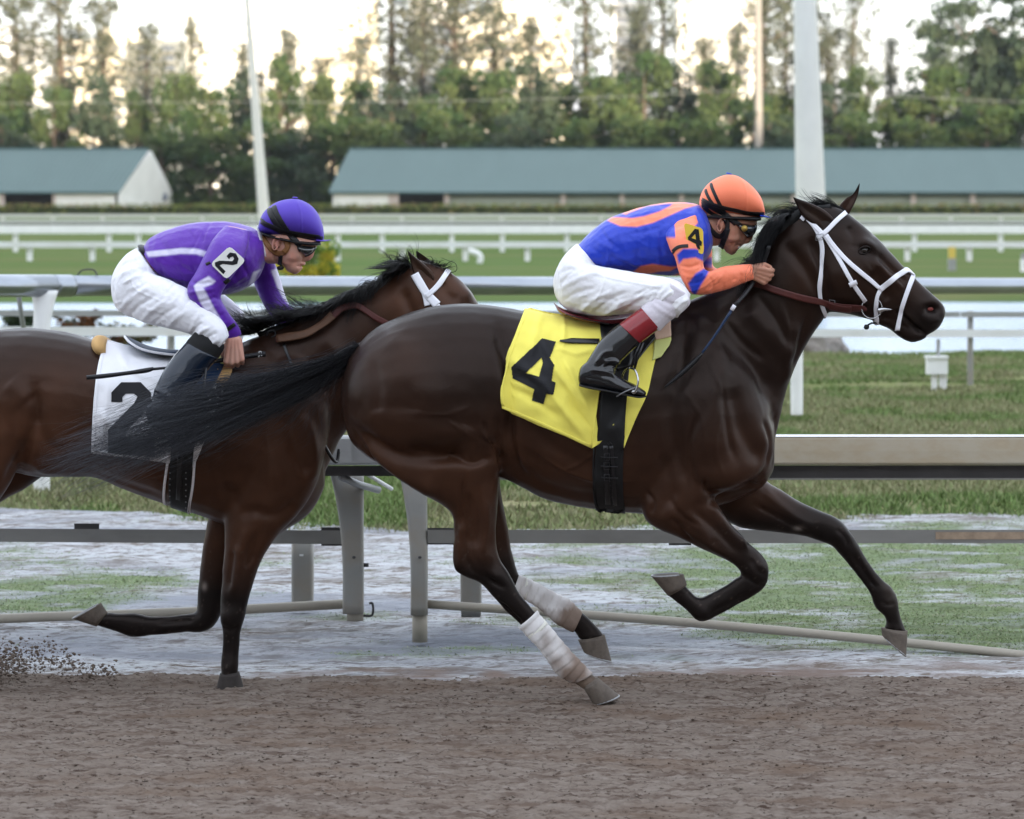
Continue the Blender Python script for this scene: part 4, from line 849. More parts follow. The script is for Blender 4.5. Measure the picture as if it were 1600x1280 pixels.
def person_body(root, Y0, face, neck, feats, ear_px, nose, hands, cores, base, red):
    """one continuous skin mesh: head, face, neck, torso, limbs and both hands"""
    mb = MB()
    for l in face + [neck]: mb.loft(l, Y0, n=24, sub=5)
    for l in cores: mb.loft(l, Y0, n=16, sub=4, shrink=.82)
    for h in hands: fist(mb, *h)
    for a in nose: mb.loft(a, Y0, n=12, sub=4)
    for sgn in (-1, 1):
        ex, ey, ang = ear_px; ce = P(ex, ey, Y0) + np.array([0, sgn * .072, 0]); ca, sa = math.cos(ang), math.sin(ang)
        ring = []
        for k in range(13):
            t = -2.6 + 5.2 * k / 12; r1 = .018 + .004 * math.sin(t * .5 + .6); x, z = -r1 * math.cos(t) * .72, .031 * math.sin(t) * .9
            ring.append(ce + np.array([x * ca - z * sa, sgn * (.010), x * sa + z * ca]))
        mb.tube(ring, .0042, 6, 2); mb.ball(ce + np.array([.002, sgn * .001, 0]), np.array([.013, .007, .02]), 8)
    me = fuse(mb, .0034, 4, .45); sculpt(me, Y0, feats)
    c = co(me); u, v = uv(c, Y0); setcol(me, skinpaint(base, red, Y0)(u, v, c)); return link('body', me, M_skin, root)

# ================= rider of horse four
r4 = empty('person', P(960, 500, H4), 'jockey in orange and blue silks crouched over the leading horse, gripping rein and whip', 'jockey', 'jockeys')
t_torso = [(899,388,934,420,.12),(915,370,950,424,.14),(945,345,985,427,.155),(982,330,1018,429,.165),(1018,320,1050,431,.175),(1052,316,1080,426,.18),(1080,317,1102,408,.165),(1096,323,1112,390,.11),(1103,332,1113,378,.08)]
t_arm_n = [(1045,350,1088,335,.04,-.12),(1040,368,1095,362,.062,-.18),(1046,388,1100,380,.062,-.215),(1055,404,1099,398,.056,-.23),(1061,427,1100,418,.052,-.24),(1070,446,1108,424,.048,-.24),(1081,459,1118,421,.046,-.235),(1106,460,1130,417,.043,-.22),(1135,453,1144,415,.040,-.20),(1160,443,1160,413,.036,-.175),(1178,437,1175,412,.032,-.16)]
t_arm_f = [(1060,350,1100,345,.05,.12),(1065,378,1110,372,.06,.18),(1075,400,1113,393,.055,.215),(1082,420,1113,412,.05,.23),(1092,440,1120,420,.045,.23),(1120,446,1140,418,.042,.2),(1160,438,1165,414,.036,.16)]
t_pelvis = [(902,380,936,420,.128),(888,392,945,445,.15),(875,408,950,465,.16),(866,430,935,486,.155),(866,455,905,492,.13),(874,474,890,484,.07)]
t_th_n = [(872,420,880,480,.07,-.06),(890,400,892,487,.09,-.09),(925,412,918,492,.1,-.13),(958,420,950,494,.1,-.17),(990,425,982,490,.095,-.21),(1020,430,1010,485,.086,-.245),(1045,434,1032,485,.076,-.27),(1064,442,1046,492,.068,-.285),(1077,458,1058,497,.056,-.29),(1076,474,1062,490,.035,-.29)]
t_sh_n = [(1040,438,1078,462,.06,-.285),(1028,452,1078,476,.062,-.29),(1015,466,1064,490,.058,-.295),(1003,479,1048,501,.056,-.3),(996,488,1030,518,.05,-.305)]
t_th_f = [(900,410,900,487,.09,.10),(950,420,950,492,.1,.17),(1010,430,1005,485,.086,.245),(1060,442,1046,490,.066,.285),(1080,460,1062,494,.05,.285)]
t_sh_f = [(1040,438,1078,462,.055,.285),(1015,466,1064,490,.054,.295),(985,493,1020,525,.05,.305),(950,520,990,548,.048,.32),(925,550,970,567,.045,.33)]
face4 = [[(1188,341,1100,325,.066),(1179,351,1106,340,.073),(1168,364,1111,356,.072),(1161,375,1116,369,.064),(1157,381,1120,377,.055),(1153,386,1123,382,.05)],
         [(1172,366,1128,365,.05),(1160,383,1124,376,.052),(1154,389,1126,384,.045),(1149,396,1131,389,.034),(1143,399,1134,394,.02)],
         [(1185,340,1096,322,.05),(1175,305,1105,300,.08),(1150,285,1125,285,.05)]]
feats4 = [('b',1163,357,10,7,20,-.012,B),('l',[(1150,346),(1166,349),(1180,351)],3.5,.006,B),('l',[(1134,372),(1145,374),(1156,370)],5,.006,B),('l',[(1161,386),(1156,384),(1150,383)],1.8,-.007,B),('l',[(1154,390),(1149,388)],1.6,.003,B),('l',[(1158,377),(1150,382),(1147,388)],2.2,-.004,B),('l',[(1144,378),(1142,386)],1.8,-.003,B),('l',[(1125,392),(1118,382),(1114,370)],2.5,-.006,B),('b',1170,376,2,2,0,.004,B)]
nose4 = [[(1184,349,1166,352,.008),(1181,357,1160,360,.011),(1178,366,1155,368,.015),(1175.5,374,1153,374,.019),(1170,380,1152,378,.017),(1162,381.5,1152,380,.010)],
         [(1162,381.5,1150,380,.022),(1160.5,384,1150,384,.02)],[(1154.5,388,1146,386,.02),(1152.5,391,1144,390,.018)]]
fwd4 = P(1197,432,11.8) - P(1174,424,11.8)
hands4 = [(P(1173,424,H4-.165), fwd4, (0,-.15,1), (0.1,-1,.1), .95), (P(1170,428,H4+.15), fwd4, (0,.15,1), (0,1,0), .95)]
pb4 = person_body(r4, H4, face4, [(1075,335,1100,385,.07),(1100,325,1122,384,.066),(1118,318,1135,378,.06)], feats4, (1124.5,351,-.35), nose4, hands4,
    [t_torso, t_arm_n, t_arm_f, t_pelvis, t_th_n, t_sh_n, t_th_f, t_sh_f], (.46,.24,.165), [(1153,388,3.5,2,.8,(.42,.10,.085)),(1172,376,5,5,.4,(.45,.16,.11)),(1124,352,6,9,.35,(.45,.17,.12)),(1160,366,14,8,.2,(.28,.14,.10)),(1190,430,6,10,.3,(.45,.19,.13))])
mt = MB(); p0, n0 = hit(bvh(pb4.data), 1154, 386.5, H4, .0005); mt.ball(p0, np.array([.006,.003,.003]), 6); mt.build('teeth', M_wht, r4)
zr = lambda pts: np.array([(780 + x / 3.2, 240 + y / 3.2) for x, y in pts])
def paint4(u, v, c):
    C = np.tile(BLU, (len(u), 1)); near = (c[:, 1] < H4 - .10)
    # collar-to-back hoop, in the side plane, running over the back to the other side
    C = blend(C, soft(u, v, zr([(540,335),(600,362),(680,365),(760,345),(840,310),(920,275),(1010,252),(870,245),(850,262),(790,290),(720,312),(660,322),(600,318),(560,318)])), ORG)
    C = blend(C, soft(u, v, zr([(615,300),(680,262),(800,240),(930,236),(940,247),(850,250),(740,262),(650,295),(630,306)])), ORG)
    C = blend(C, soft(u, v, zr([(665,592),(700,560),(760,548),(850,562),(890,560),(850,585),(790,590),(740,604),(700,610)])), ORG)
    C = blend(C, soft(u, v, zr([(850,618),(895,595),(930,600),(905,640)])), ORG)
    C = blend(C, soft(u, v, zr([(840,430),(855,395),(890,375),(935,380),(945,450),(900,470),(870,500),(845,465)])) * near, ORG)
    return C
sil = garment('silks', [t_torso], H4, .0055, [
    ('l',[(1000,340),(1020,380),(1030,420)],5,.005,B),('l',[(960,350),(975,390),(1000,425)],5,.004,B),('l',[(1060,330),(1075,370),(1085,400)],4,-.004,B),('l',[(915,380),(940,400),(960,425)],4,-.004,B),('l',[(925,372),(970,400),(1010,424)],4,.004,B),
    ('l',[(1045,345),(1010,360),(975,365)],4,-.003,B),('l',[(1090,330),(1100,355),(1105,380)],4,.006,B),('l',[(940,395),(985,415),(1030,424)],3,-.003,B)] + randfolds_(26, 915, 335, 1085, 425, 75, 44, .0036, 5, B), paint4, M_silk, r4, it=3)
def sleeve4(u, v, c):
    C = np.tile(ORG, (len(u), 1))
    C = blend(C, soft(u, v, zr([(870,500),(900,470),(960,470),(1040,500),(1030,545),(960,512),(900,520),(880,545)])), BLU)
    C = blend(C, soft(u, v, zr([(925,640),(960,590),(1000,568),(1030,575),(1010,610),(985,650),(962,700),(940,680)])), BLU)
    C = blend(C, soft(u, v, zr([(980,345),(1060,345),(1080,430),(1060,480),(1005,450),(940,380)])), BLU)
    C = blend(C, (u < 1050) * np.clip((372 - v) / 4, 0, 1), BLU)
    return C
slv_f = randfolds(12, 1065, 420, 1170, 455, 115, 22, .0022, 9) + [('l',[(1056,412),(1070,415),(1088,410)],2.5,-.005,'near'),('l',[(1058,425),(1075,430),(1095,420)],3,.005,'near'),('l',[(1066,440),(1085,438),(1105,425)],2.5,-.004,'near'),('l',[(1095,455),(1110,440),(1122,425)],3,.004,'near'),
    ('l',[(1130,452),(1140,440),(1150,425)],3,.0035,'near'),('l',[(1142,450),(1150,436),(1158,424)],2.5,-.0015,'near'),('l',[(1155,443),(1162,432),(1168,420)],3,.0035,'near'),('l',[(1070,452),(1090,446),(1115,428)],2,.004,'near'),('l',[(1100,458),(1125,455),(1150,446)],2.5,-.003,'near')]
garment('sleeve', [t_arm_n], H4, .0048, slv_f, sleeve4, M_silk, r4, it=3)
garment('sleeve', [t_arm_f], H4, .0065, [], lambda u, v, c: blend(np.tile(ORG, (len(u), 1)), np.clip(1 - np.abs(v - 412) / 9, 0, 1)**.3 * (u < 1118), BLU), M_silk, r4, it=3)
def plain(col): return lambda u, v, c: np.tile(np.array(col), (len(u), 1))
br_f = randfolds(26, 880, 425, 1060, 488, 135, 30, .0035, 13) + [('l',[(872,452),(890,440),(915,428),(940,422)],4,.006,'near'),('l',[(905,486),(925,466),(955,452)],4,.007,'near'),('l',[(922,490),(945,468),(975,452)],3.5,-.006,'near'),('l',[(940,491),(965,470),(990,455)],4,.006,'near'),
    ('l',[(965,490),(985,472),(1005,460)],3.5,-.005,'near'),('l',[(985,488),(1005,472),(1025,456)],4,.006,'near'),('l',[(1015,480),(1018,460),(1026,446)],3,-.008,'near'),('l',[(1024,478),(1030,462),(1045,450)],3,.007,'near'),('l',[(1038,472),(1048,460),(1062,452)],3,-.006,'near'),
    ('l',[(1046,480),(1058,468),(1072,462)],3,.007,'near'),('l',[(1050,488),(1062,478),(1074,474)],2.5,-.006,'near'),('l',[(880,470),(900,455),(930,446)],4,-.005,'near'),('l',[(884,400),(900,410),(930,418)],5,-.004,B),('l',[(870,430),(885,420),(900,418)],4,-.004,B),
    ('l',[(919,424),(960,434),(1000,441),(1030,446)],1.5,.003,'near'),('l',[(868,462),(880,474),(888,480)],1.3,.003,B),('l',[(935,492),(960,478),(985,468)],2.5,.004,'near'),('l',[(950,470),(975,462),(1000,452)],3,-.004,'near')]
garment('breeches', [t_pelvis, t_th_n, t_th_f], H4, .0052, br_f, lambda u, v, c: np.tile(WHT, (len(u), 1)), M_breech, r4, it=3, amp=.002)
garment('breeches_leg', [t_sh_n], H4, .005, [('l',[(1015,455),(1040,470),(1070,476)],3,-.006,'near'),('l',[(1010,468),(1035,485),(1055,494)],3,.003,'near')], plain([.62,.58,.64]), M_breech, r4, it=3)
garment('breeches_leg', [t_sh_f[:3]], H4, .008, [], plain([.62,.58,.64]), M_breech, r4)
boot4 = [(994,490,1022,521,.052,-.305),(985,494,1014,526,.057,-.31),(969,505,1001,537,.056,-.315),(952,518,990,546,.054,-.325),(937,533,979,557,.05,-.335),(926,550,968,568,.046,-.345),(916,566,962,580,.043,-.352),(908,582,960,600,.040,-.356),(906,592,958,606,.036,-.358)]
foot4 = [(903,588,904,598,.015,-.358),(907,574,907,603,.034,-.358),(920,566,920,607,.038,-.358),(942,572,941,610,.040,-.36),(962,585,961,614,.043,-.362),(978,594,977,617,.046,-.365),(993,601,991,620,.044,-.365),(1004,608,1002,620,.033,-.365),(1010,613,1009,618,.014,-.362)]
mb = MB(); mb.loft(boot4, H4, n=24, sub=5); mb.loft(foot4, H4, n=20, sub=5); me = fuse(mb, .0045, 4, .5)
sculpt(me, H4, [('l',[(927,560),(938,545),(950,540)],3,.009,'near'),('l',[(930,567),(945,552),(958,550)],2.5,-.007,'near'),('l',[(935,556),(955,556),(970,566)],3,.008,'near'),('l',[(938,566),(952,563),(965,575)],2.5,-.008,'near'),('l',[(918,569),(940,572),(958,578)],3,.008,'near'),('l',[(935,578),(950,580),(962,590)],2,-.005,'near'),('l',[(907,583),(935,588),(960,597)],1.6,.003,'near'),('l',[(960,582),(966,590),(975,594)],2,-.004,'near')])
link('boot', me, M_boot, r4)
mb = MB(); mb.loft([(905,599,905,604,.036,-.358),(925,603,925,609,.040,-.358),(945,607,945,612,.042,-.36),(975,613,975,618,.048,-.365),(997,618,997,622,.04,-.365),(1010,618,1009,621,.014,-.362)], H4, n=16, sub=4); mb.build('boot_sole', M_leath, r4)
mb = MB(); mb.loft([(1001,481,1030,514,.0585,-.305),(1000,482,1029,515,.0605,-.305),(985,493,1016,525,.0615,-.31),(969,505,1002,536,.060,-.316),(968,506,1001,537,.058,-.316)], H4, n=28, sub=5); mb.build('boot_cuff', M_cuff, r4)
bf = [tuple(r[:5]) + (-r[5],) for r in boot4]; ff = [tuple(r[:5]) + (-r[5],) for r in foot4]
mb = MB(); mb.loft(bf, H4, n=18, sub=4); mb.loft(ff, H4, n=16, sub=4); link('boot', fuse(mb, .007, 4, .5), M_boot, r4)
# cap
cap4 = [(1092.5,316,1094,332,.02),(1095,305,1096,335,.055),(1100,295,1101,337,.078),(1108,286,1109,338,.094),(1120,278,1121,338,.106),(1136,273,1136,338,.112),(1152,275,1152,339,.110),(1167,284,1167,340,.101),(1180,296,1180,340,.085),(1189,309,1189,340,.062),(1193.5,322,1193,339,.035),(1195,331,1194,337,.012)]
def helmet(st, Y0, col, root, seam, peak, under):
    mb = MB(); mb.loft(st, Y0, n=40, sub=6); me = mb.mesh()
    me = evaluated(me, [('SUBSURF', dict(levels=1, render_levels=1))])
    sculpt(me, Y0, seam); c = co(me); u, v = uv(c, Y0); C = np.tile(np.array(col), (len(u), 1)); setcol(me, C); o = link('cap', me, M_cap, root)
    pk = MB(); pk.loft(peak, Y0, n=18, sub=5); me2 = pk.mesh(); setcol(me2, np.tile(np.array(under), (len(me2.vertices), 1))); link('cap_peak', me2, M_cap, root)
    return o
CAP_O = np.array([.95,.24,.125])
cp4 = helmet(cap4, H4, CAP_O, r4, [('l',[(1152,274),(1162,295),(1165,338)],1.2,-.003,B),('l',[(1110,286),(1130,276),(1150,275)],1.2,-.002,B),('b',1143,320,9,3,5,.002,B)], [(1186,335,1186,339,.06),(1193,336.5,1193,339.5,.055),(1200,338.5,1200,340.5,.04),(1205,340,1205,341,.015)], BLU * 1.4)
mb = MB(); mb.loft([(1134,271,1144,273,.012),(1136,269.5,1143,271.5,.008)], H4, n=12, sub=3); me = mb.mesh(); setcol(me, np.tile(BLU, (len(me.vertices), 1))); link('cap_button', me, M_cap, r4)
mb = MB(); mb.loft([(1100,335,1101,342,.07),(1120,336,1120,343,.09),(1150,337,1150,345,.095),(1175,338,1176,346,.082),(1187,339,1188,345,.055)], H4, n=24, sub=4); mb.build('helmet_rim', M_band, r4)
HT4 = bvhs([cp4.data, pb4.data])
zc = lambda pts: [(1080 + x / 8, 260 + y / 8) for x, y in pts]
mb = MB()
for pl, w_ in (([(180,290),(200,350),(250,440),(340,540),(430,600)], 4.5), ([(245,215),(270,290),(310,380),(365,490),(430,590),(500,660)], 5), ([(105,400),(170,430),(250,470),(350,500),(420,520),(560,550),(720,585),(905,592)], 5.5), ([(110,430),(170,510),(260,590),(340,630),(420,660)], 6), ([(105,440),(180,460),(290,520),(390,580),(470,640),(560,720)], 8.5)):
    strap(mb, HT4, H4, zc(pl), w_, .003, .0015, sub=6, k=4, mirror=True)
mb.build('cap_band', M_band, r4)
mb = MB(); strap(mb, HT4, H4, zc([(150,650),(220,760),(300,850),(380,870),(440,800),(450,720),(430,640)]), 7.5, .006, .004, sub=6, mirror=True); strap(mb, HT4, H4, zc([(455,780),(440,850),(400,950),(370,1030)]), 8, .006, .004, mirror=True); mb.build('chin_harness', M_band, r4)
FT4 = bvh(pb4.data)
def goggles(st, Y0, root, frame_pts, tree):
    mb = MB(); mb.loft(st, Y0, n=28, sub=5); me = fuse(mb, .004, 3, .5); link('goggles', me, M_lens, root); t = bvhs([me])
    f = MB(); f.tube([hit(t, x, y, Y0, .001)[0] for x, y in cr(frame_pts + [frame_pts[0]], 4)], .0028, 6); f.build('goggle_frame', M_band, root); return t
gt = goggles([(1152,346,1153,360,.076),(1160,345,1160,368,.072),(1170,347,1167,372,.062),(1178,350,1173,370,.05),(1184,354,1179,364,.03)], H4, r4, zc([(590,690),(700,690),(810,720),(790,830),(720,880),(660,880),(600,830),(580,760)]), None)
kb = MB(); kc, kn = hit(gt, 1163, 357, H4, 0); kb.tube([kc, kc + [0,-.010,0]], .0125, 16); kb.tube([kc + [0,-.009,0], kc + [0,-.014,0]], .0085, 16); kb.build('goggle_vent', M_knob, r4)
mb = MB(); strap(mb, HT4, H4, zc([(470,650),(560,700),(620,740)]), 7, .008, .003); mb.build('goggle_strap', M_band, r4)
# number plate on the arm band
slt = bvhs([o.data for o in r4.children if o.name.startswith('sleeve')] + [sil.data])
def plate(pts, m, numo, numh, Y0, tree, root, Yp, tilt=0):
    q = [P(x, y, Yp + tilt * (x - pts[0][0])) for x, y in pts]; mb = MB()
    c = cr(np.array(q + [q[0]]), 1)[:-1]; k = len(c); mb.add(list(c) + list(c + [0, .006, 0]), [tuple(range(k))] + [tuple(range(2*k-1, k-1, -1))] + [(i, i+k, (i+1)%k+k, (i+1)%k) for i in range(k)])
    o = mb.build('number_plate', m, root, smooth=False); t = bvhs([o.data]); numeral('plate_number', t, Y0, numo, numh, root, .0015, .35); return o
def rrect(a, b, c, d, r=.14):
    out = []; Q = [np.array(x, float) for x in (a, b, c, d)]
    for i in range(4):
        p, n, pr = Q[i], Q[(i+1)%4], Q[i-1]; out += [tuple(p + (pr - p) * r), tuple(p + (pr - p) * r * .3 + (n - p) * r * .3), tuple(p + (n - p) * r)]
    return out
plate(rrect(*[tuple(x) for x in zr([(922,345),(1020,375),(1022,508),(942,470)])]), M_num_y, [tuple(x) for x in zr([(978,376),(998,380),(1004,432),(1014,442),(1012,462),(1002,460),(1006,480),(988,474),(984,452),(945,432),(943,420)])], [[tuple(x) for x in zr([(980,402),(984,430),(962,422)])]], H4, None, r4, H4 - .262, -.0004)
mb = MB(); strap(mb, slt, H4, [tuple(x) for x in zr([(865,497),(880,478),(905,465),(945,462)])], 5, .003, .002, sub=5); mb.build('arm_band', M_band, r4)

# whip
w4 = empty('riding_whip', P(1180, 440, H4 - .2), 'thin blue whip with black handle pointing down beside the yellow number four horse', 'whip', 'riding whips')
wy = H4 - .225
mb = MB(); mb.tube([P(1201,384,H4-.13), P(1194,405,H4-.128), P(1182,432,H4-.135), P(1166,457,H4-.19), P(1148,477,wy-.02)], np.array([.011,.0115,.010,.009,.0075]), 10, 4); mb.build('handle', M_whip, w4)
mb = MB(); mb.tube([P(1148,477,wy-.02), P(1143,485,wy-.02)], .0085, 10); mb.build('ferrule', M_strap, w4)
mb = MB(); mb.tube([P(1143,485,wy-.02), P(1118,523,wy-.03), P(1096,553,wy-.04)], np.array([.006,.005,.005]), 8, 4); mb.build('shaft', M_whipb, w4)
mb = MB(); mb.tube([P(1097,552,wy-.04), P(1085,565,wy-.045), P(1062,586,wy-.05), P(1038,606,wy-.055)], np.array([.006,.010,.010,.003]), 8, 4); mb.build('flap', M_whip, w4)

# ================= rider of horse two
r2 = empty('person', P(250, 520, H2), 'jockey in purple silks with white stripes riding the trailing bay horse, whip held back', 'jockey', 'jockeys')
q_torso = [(223,388,254,434,.125),(234,372,268,442,.14),(258,360,295,452,.155),(292,350,322,459,.165),(328,346,352,461,.175),(362,347,382,452,.18),(388,353,404,434,.165),(402,361,413,415,.11),(410,368,418,402,.075)]
q_arm_n = [(352,352,390,360,.045,-.12),(332,374,388,382,.062,-.19),(320,398,380,408,.062,-.225),(305,426,358,440,.057,-.245),(293,448,346,460,.053,-.255),(296,470,347,470,.05,-.255),(311,490,356,486,.045,-.245),(328,509,366,500,.04,-.225),(343,525,374,512,.036,-.205),(353,536,378,523,.034,-.19)]
q_arm_f = [(385,385,420,385,.05,.12),(389,410,430,412,.06,.17),(396,440,438,435,.058,.20),(408,470,443,452,.053,.21),(424,496,450,472,.048,.2),(440,512,462,486,.042,.17),(460,510,480,492,.035,.13)]
q_pelvis = [(217,386,254,434,.13),(203,394,262,452,.15),(188,408,268,470,.162),(176,430,258,488,.158),(174,455,235,498,.14),(180,478,210,497,.09)]
q_th_n = [(178,440,190,488,.07,-.06),(200,410,205,495,.09,-.09),(232,425,228,505,.1,-.13),(262,436,252,511,.1,-.17),(290,450,277,517,.092,-.205),(315,468,298,523,.083,-.235),(336,488,312,531,.074,-.26),(352,508,326,540,.064,-.28),(358,525,340,548,.05,-.285)]
q_th_f = [(230,425,230,505,.1,.12),(290,440,280,512,.092,.18),(335,452,318,520,.083,.225),(365,472,345,530,.072,.26),(382,492,362,545,.06,.28),(386,512,368,552,.045,.285)]
q_cuffs = [(302,522,352,545,.052,-.285),(298,528,345,552,.055,-.29),(292,538,338,565,.053,-.3)]
face2 = [[(502,378,415,360,.066),(493,387,420,375,.073),(482,397,424,389,.072),(474,405,428,399,.064),(470,412,432,405,.055),(466,417,436,410,.05)],
         [(478,397,440,395,.052),(471,411,438,404,.052),(471,421,440,412,.045),(466,427,445,418,.034),(460,429,448,423,.02)],
         [(500,374,412,357,.05),(492,335,415,335,.08),(465,318,440,318,.05)]]
feats2 = [('b',478,384,10,7,20,-.010,B),('l',[(466,376),(480,378),(494,380)],3.5,.006,B),('l',[(452,402),(463,403),(472,400)],5,.005,B),('l',[(475,415),(470,416),(465,415.5)],1.5,-.006,B),('l',[(482,406),(474,411)],2.2,-.003,B),('l',[(437,418),(432,408),(430,395)],2.5,-.005,B)]
nose2 = [[(499,378,480,380,.008),(495,385,474,387,.011),(492,393,470,395,.015),(489.5,401,467,401,.020),(484,407,466,406,.018),(476,409,466,408,.010)],
         [(478.5,411.5,464,410,.021),(476,415,465,414.5,.019)],[(474.5,418,462,417,.019),(471,421.5,460,421,.018)]]
hands2 = [(P(366,532,H2-.215), (.0,-.10,-1), (-1,0,.15), (0,-1,0), 1.14), (P(478,500,H2+.12), (1,-.2,-.3), (0,.2,1), (0,1,0), .95)]
pb2 = person_body(r2, H2, face2, [(390,372,418,412,.07),(412,366,436,412,.064),(430,362,448,404,.06)], feats2, (434,380,-.3), nose2, hands2,
    [q_torso, q_arm_n, q_arm_f, q_pelvis, q_th_n, q_th_f, [tuple(r) for r in q_cuffs]], (.58,.32,.25), [(472,415,4,2.5,.7,(.45,.13,.12)),(484,402,5,5,.4,(.55,.2,.16)),(434,380,7,11,.5,(.55,.2,.16))])

zp = lambda pts: np.array([(130 + x / 3.281, 290 + y / 3.281) for x, y in pts])
def paintp(u, v, c):
    C = np.tile(PUR, (len(u), 1)); near = (c[:, 1] < H2)
    C = blend(C, soft(u, v, zp([(335,338),(400,330),(520,318),(600,320),(655,335),(655,365),(600,348),(520,346),(420,358),(352,362)])), LAV)
    C = blend(C, soft(u, v, zp([(855,505),(870,475),(885,440),(915,430),(900,450),(885,485),(868,512)])), LAV)
    return C
sil2 = garment('silks', [q_torso], H2, .0055, [('l',[(300,350),(315,390),(330,430)],5,.005,B),('l',[(250,370),(275,400),(310,430)],5,-.004,B),('l',[(330,348),(325,365),(322,380)],3,-.006,'near'),('l',[(372,350),(385,385),(390,415)],4,.005,B),('l',[(360,352),(372,400),(370,440)],4,-.005,B),
    ('l',[(345,456),(370,440),(395,425)],4,.005,B),('l',[(240,385),(262,415),(300,445)],4,.004,B),('l',[(395,360),(402,390),(404,415)],3,-.005,B)] + randfolds(26, 235, 360, 395, 450, 65, 44, .0036, 23, B), paintp, M_silk, r2, it=3)
def sleevep(u, v, c):
    C = np.tile(PUR, (len(u), 1))
    return blend(C, soft(u, v, zp([(605,505),(625,485),(680,455),(715,480),(700,495),(655,512),(672,545),(710,620),(758,712),(722,730),(690,670),(640,590)])), LAV)
slf = randfolds(14, 300, 430, 370, 520, 20, 24, .0022, 29) + [('l',[(300,432),(320,440),(345,438)],3,-.004,'near'),('l',[(297,455),(320,452),(345,448)],3,.005,'near'),('l',[(300,472),(325,468),(348,462)],2.5,-.005,'near'),('l',[(310,490),(335,480),(352,474)],3,.004,'near'),('l',[(325,505),(345,494),(360,486)],2.5,-.004,'near'),('l',[(335,516),(352,506),(366,498)],3,.004,'near'),('l',[(345,524),(358,518),(372,510)],2,-.004,'near')]
garment('sleeve', [q_arm_n], H2, .0048, slf, sleevep, M_silk, r2, it=3)
garment('sleeve', [q_arm_f], H2, .0060, [('l',[(430,505),(445,495),(455,480)],3,-.006,'near'),('l',[(420,490),(436,478),(450,462)],3,.005,'near'),('l',[(445,512),(455,500),(470,488)],3,.005,'near')], lambda u, v, c: blend(np.tile(PUR, (len(u), 1)), soft(u, v, zp([(950,440),(975,430),(1000,500),(1030,570),(1065,625),(1048,632),(1005,580),(975,520)])), LAV), M_silk, r2, it=3)
mb = MB(); mb.loft([(402,352,412,390,.075),(408,362,416,408,.08),(420,385,424,412,.05)], H2, n=18, sub=3); me = mb.mesh(); setcol(me, np.tile([.7,.68,.74], (len(me.vertices), 1))); link('collar', me, M_breech, r2)
brf = randfolds(26, 185, 415, 335, 515, 135, 30, .0035, 17) + [('l',[(180,440),(200,425),(232,415)],4,.005,'near'),('l',[(190,485),(215,462),(245,445)],4,.006,'near'),('l',[(205,497),(228,474),(258,458)],3.5,-.006,'near'),('l',[(225,503),(248,482),(275,466)],4,.006,'near'),('l',[(245,508),(268,488),(290,474)],3.5,-.005,'near'),
    ('l',[(265,514),(285,495),(305,482)],4,.005,'near'),('l',[(310,520),(318,508),(330,498)],3,-.007,'near'),('l',[(318,524),(328,512),(342,506)],3,.007,'near'),('l',[(330,530),(340,520),(352,514)],3,-.006,'near'),('l',[(336,540),(346,530),(356,524)],3,.006,'near'),
    ('l',[(210,390),(214,430),(222,450),(270,470)],1.3,.003,'near'),('l',[(176,450),(185,470),(230,500),(290,518)],1.3,.003,'near'),('l',[(236,395),(240,420),(252,432)],3,.004,'near'),('l',[(190,415),(205,410),(228,402)],4,-.004,'near')]
garment('breeches', [q_pelvis, q_th_n, q_th_f], H2, .0052, brf, lambda u, v, c: np.tile(WHT * [.99,1,1.03], (len(u), 1)), M_breech, r2, it=3, amp=.002)
mb = MB(); mb.loft([(216,383,234,404,.090),(220,382,240,406,.095),(224,383,244,406,.090)], H2, n=30, sub=2); mb.build('waistband', M_band, r2)
mb = MB(); mb.loft([(308,514,350,538,.04,-.285),(300,524,350,545,.057,-.288),(292,533,340,562,.060,-.293),(288,542,332,570,.056,-.3)], H2, n=26, sub=4); mb.build('knee_knit', M_elas, r2)
nb = [(292,533,343,560,.060,-.295),(286,540,334,568,.062,-.3),(270,558,318,588,.059,-.315),(255,580,302,608,.055,-.335),(244,602,290,625,.05,-.35),(238,620,284,638,.046,-.36),(233,634,280,650,.042,-.366)]
nf_ = [(229,634,230,655,.02,-.366),(233,630,234,664,.036,-.366),(252,630,250,670,.041,-.368),(278,640,275,677,.045,-.37),(300,652,297,685,.046,-.372),(318,664,316,690,.042,-.372),(331,676,330,690,.02,-.37)]
mb = MB(); mb.loft(nb, H2, n=24, sub=5); mb.loft(nf_, H2, n=20, sub=5); me = fuse(mb, .0048, 4, .5)
sculpt(me, H2, [('l',[(245,605),(262,600),(285,612)],3,.006,'near'),('l',[(240,618),(262,612),(282,626)],3,-.006,'near'),('l',[(238,632),(258,625),(278,640)],3,.006,'near')]); link('boot', me, M_nboot, r2)
mb = MB(); mb.loft([tuple(r[:5]) + (-r[5],) for r in nb], H2, n=18, sub=4); mb.loft([tuple(r[:5]) + (-r[5],) for r in nf_], H2, n=16, sub=4); link('boot', fuse(mb, .008, 4, .5), M_nboot, r2)
CAP_P = np.array([.085,.045,.42])
capp = [(403.5,355,405,362,.02),(407,342,408,364,.05),(412,332,413,366,.075),(420,324,421,368,.094),(432,316,433,370,.106),(448,311.5,449,372,.112),(464,311,465,374,.111),(478,316,479,376,.103),(490,325,491,377,.088),(499,338,500,377,.066),(504,352,504.5,376,.042),(506,364,505.5,373,.018)]
cp2 = helmet(capp, H2, CAP_P, r2, [('l',[(464,312),(473,335),(474,374)],1.2,-.003,B),('l',[(432,316),(450,312),(464,312)],1.2,-.002,B)], [(495,373,495,378,.06),(503,374.5,503,378,.055),(511,375,511,377,.04),(516.5,374.5,516.5,375.5,.015)], [.10,.05,.5])
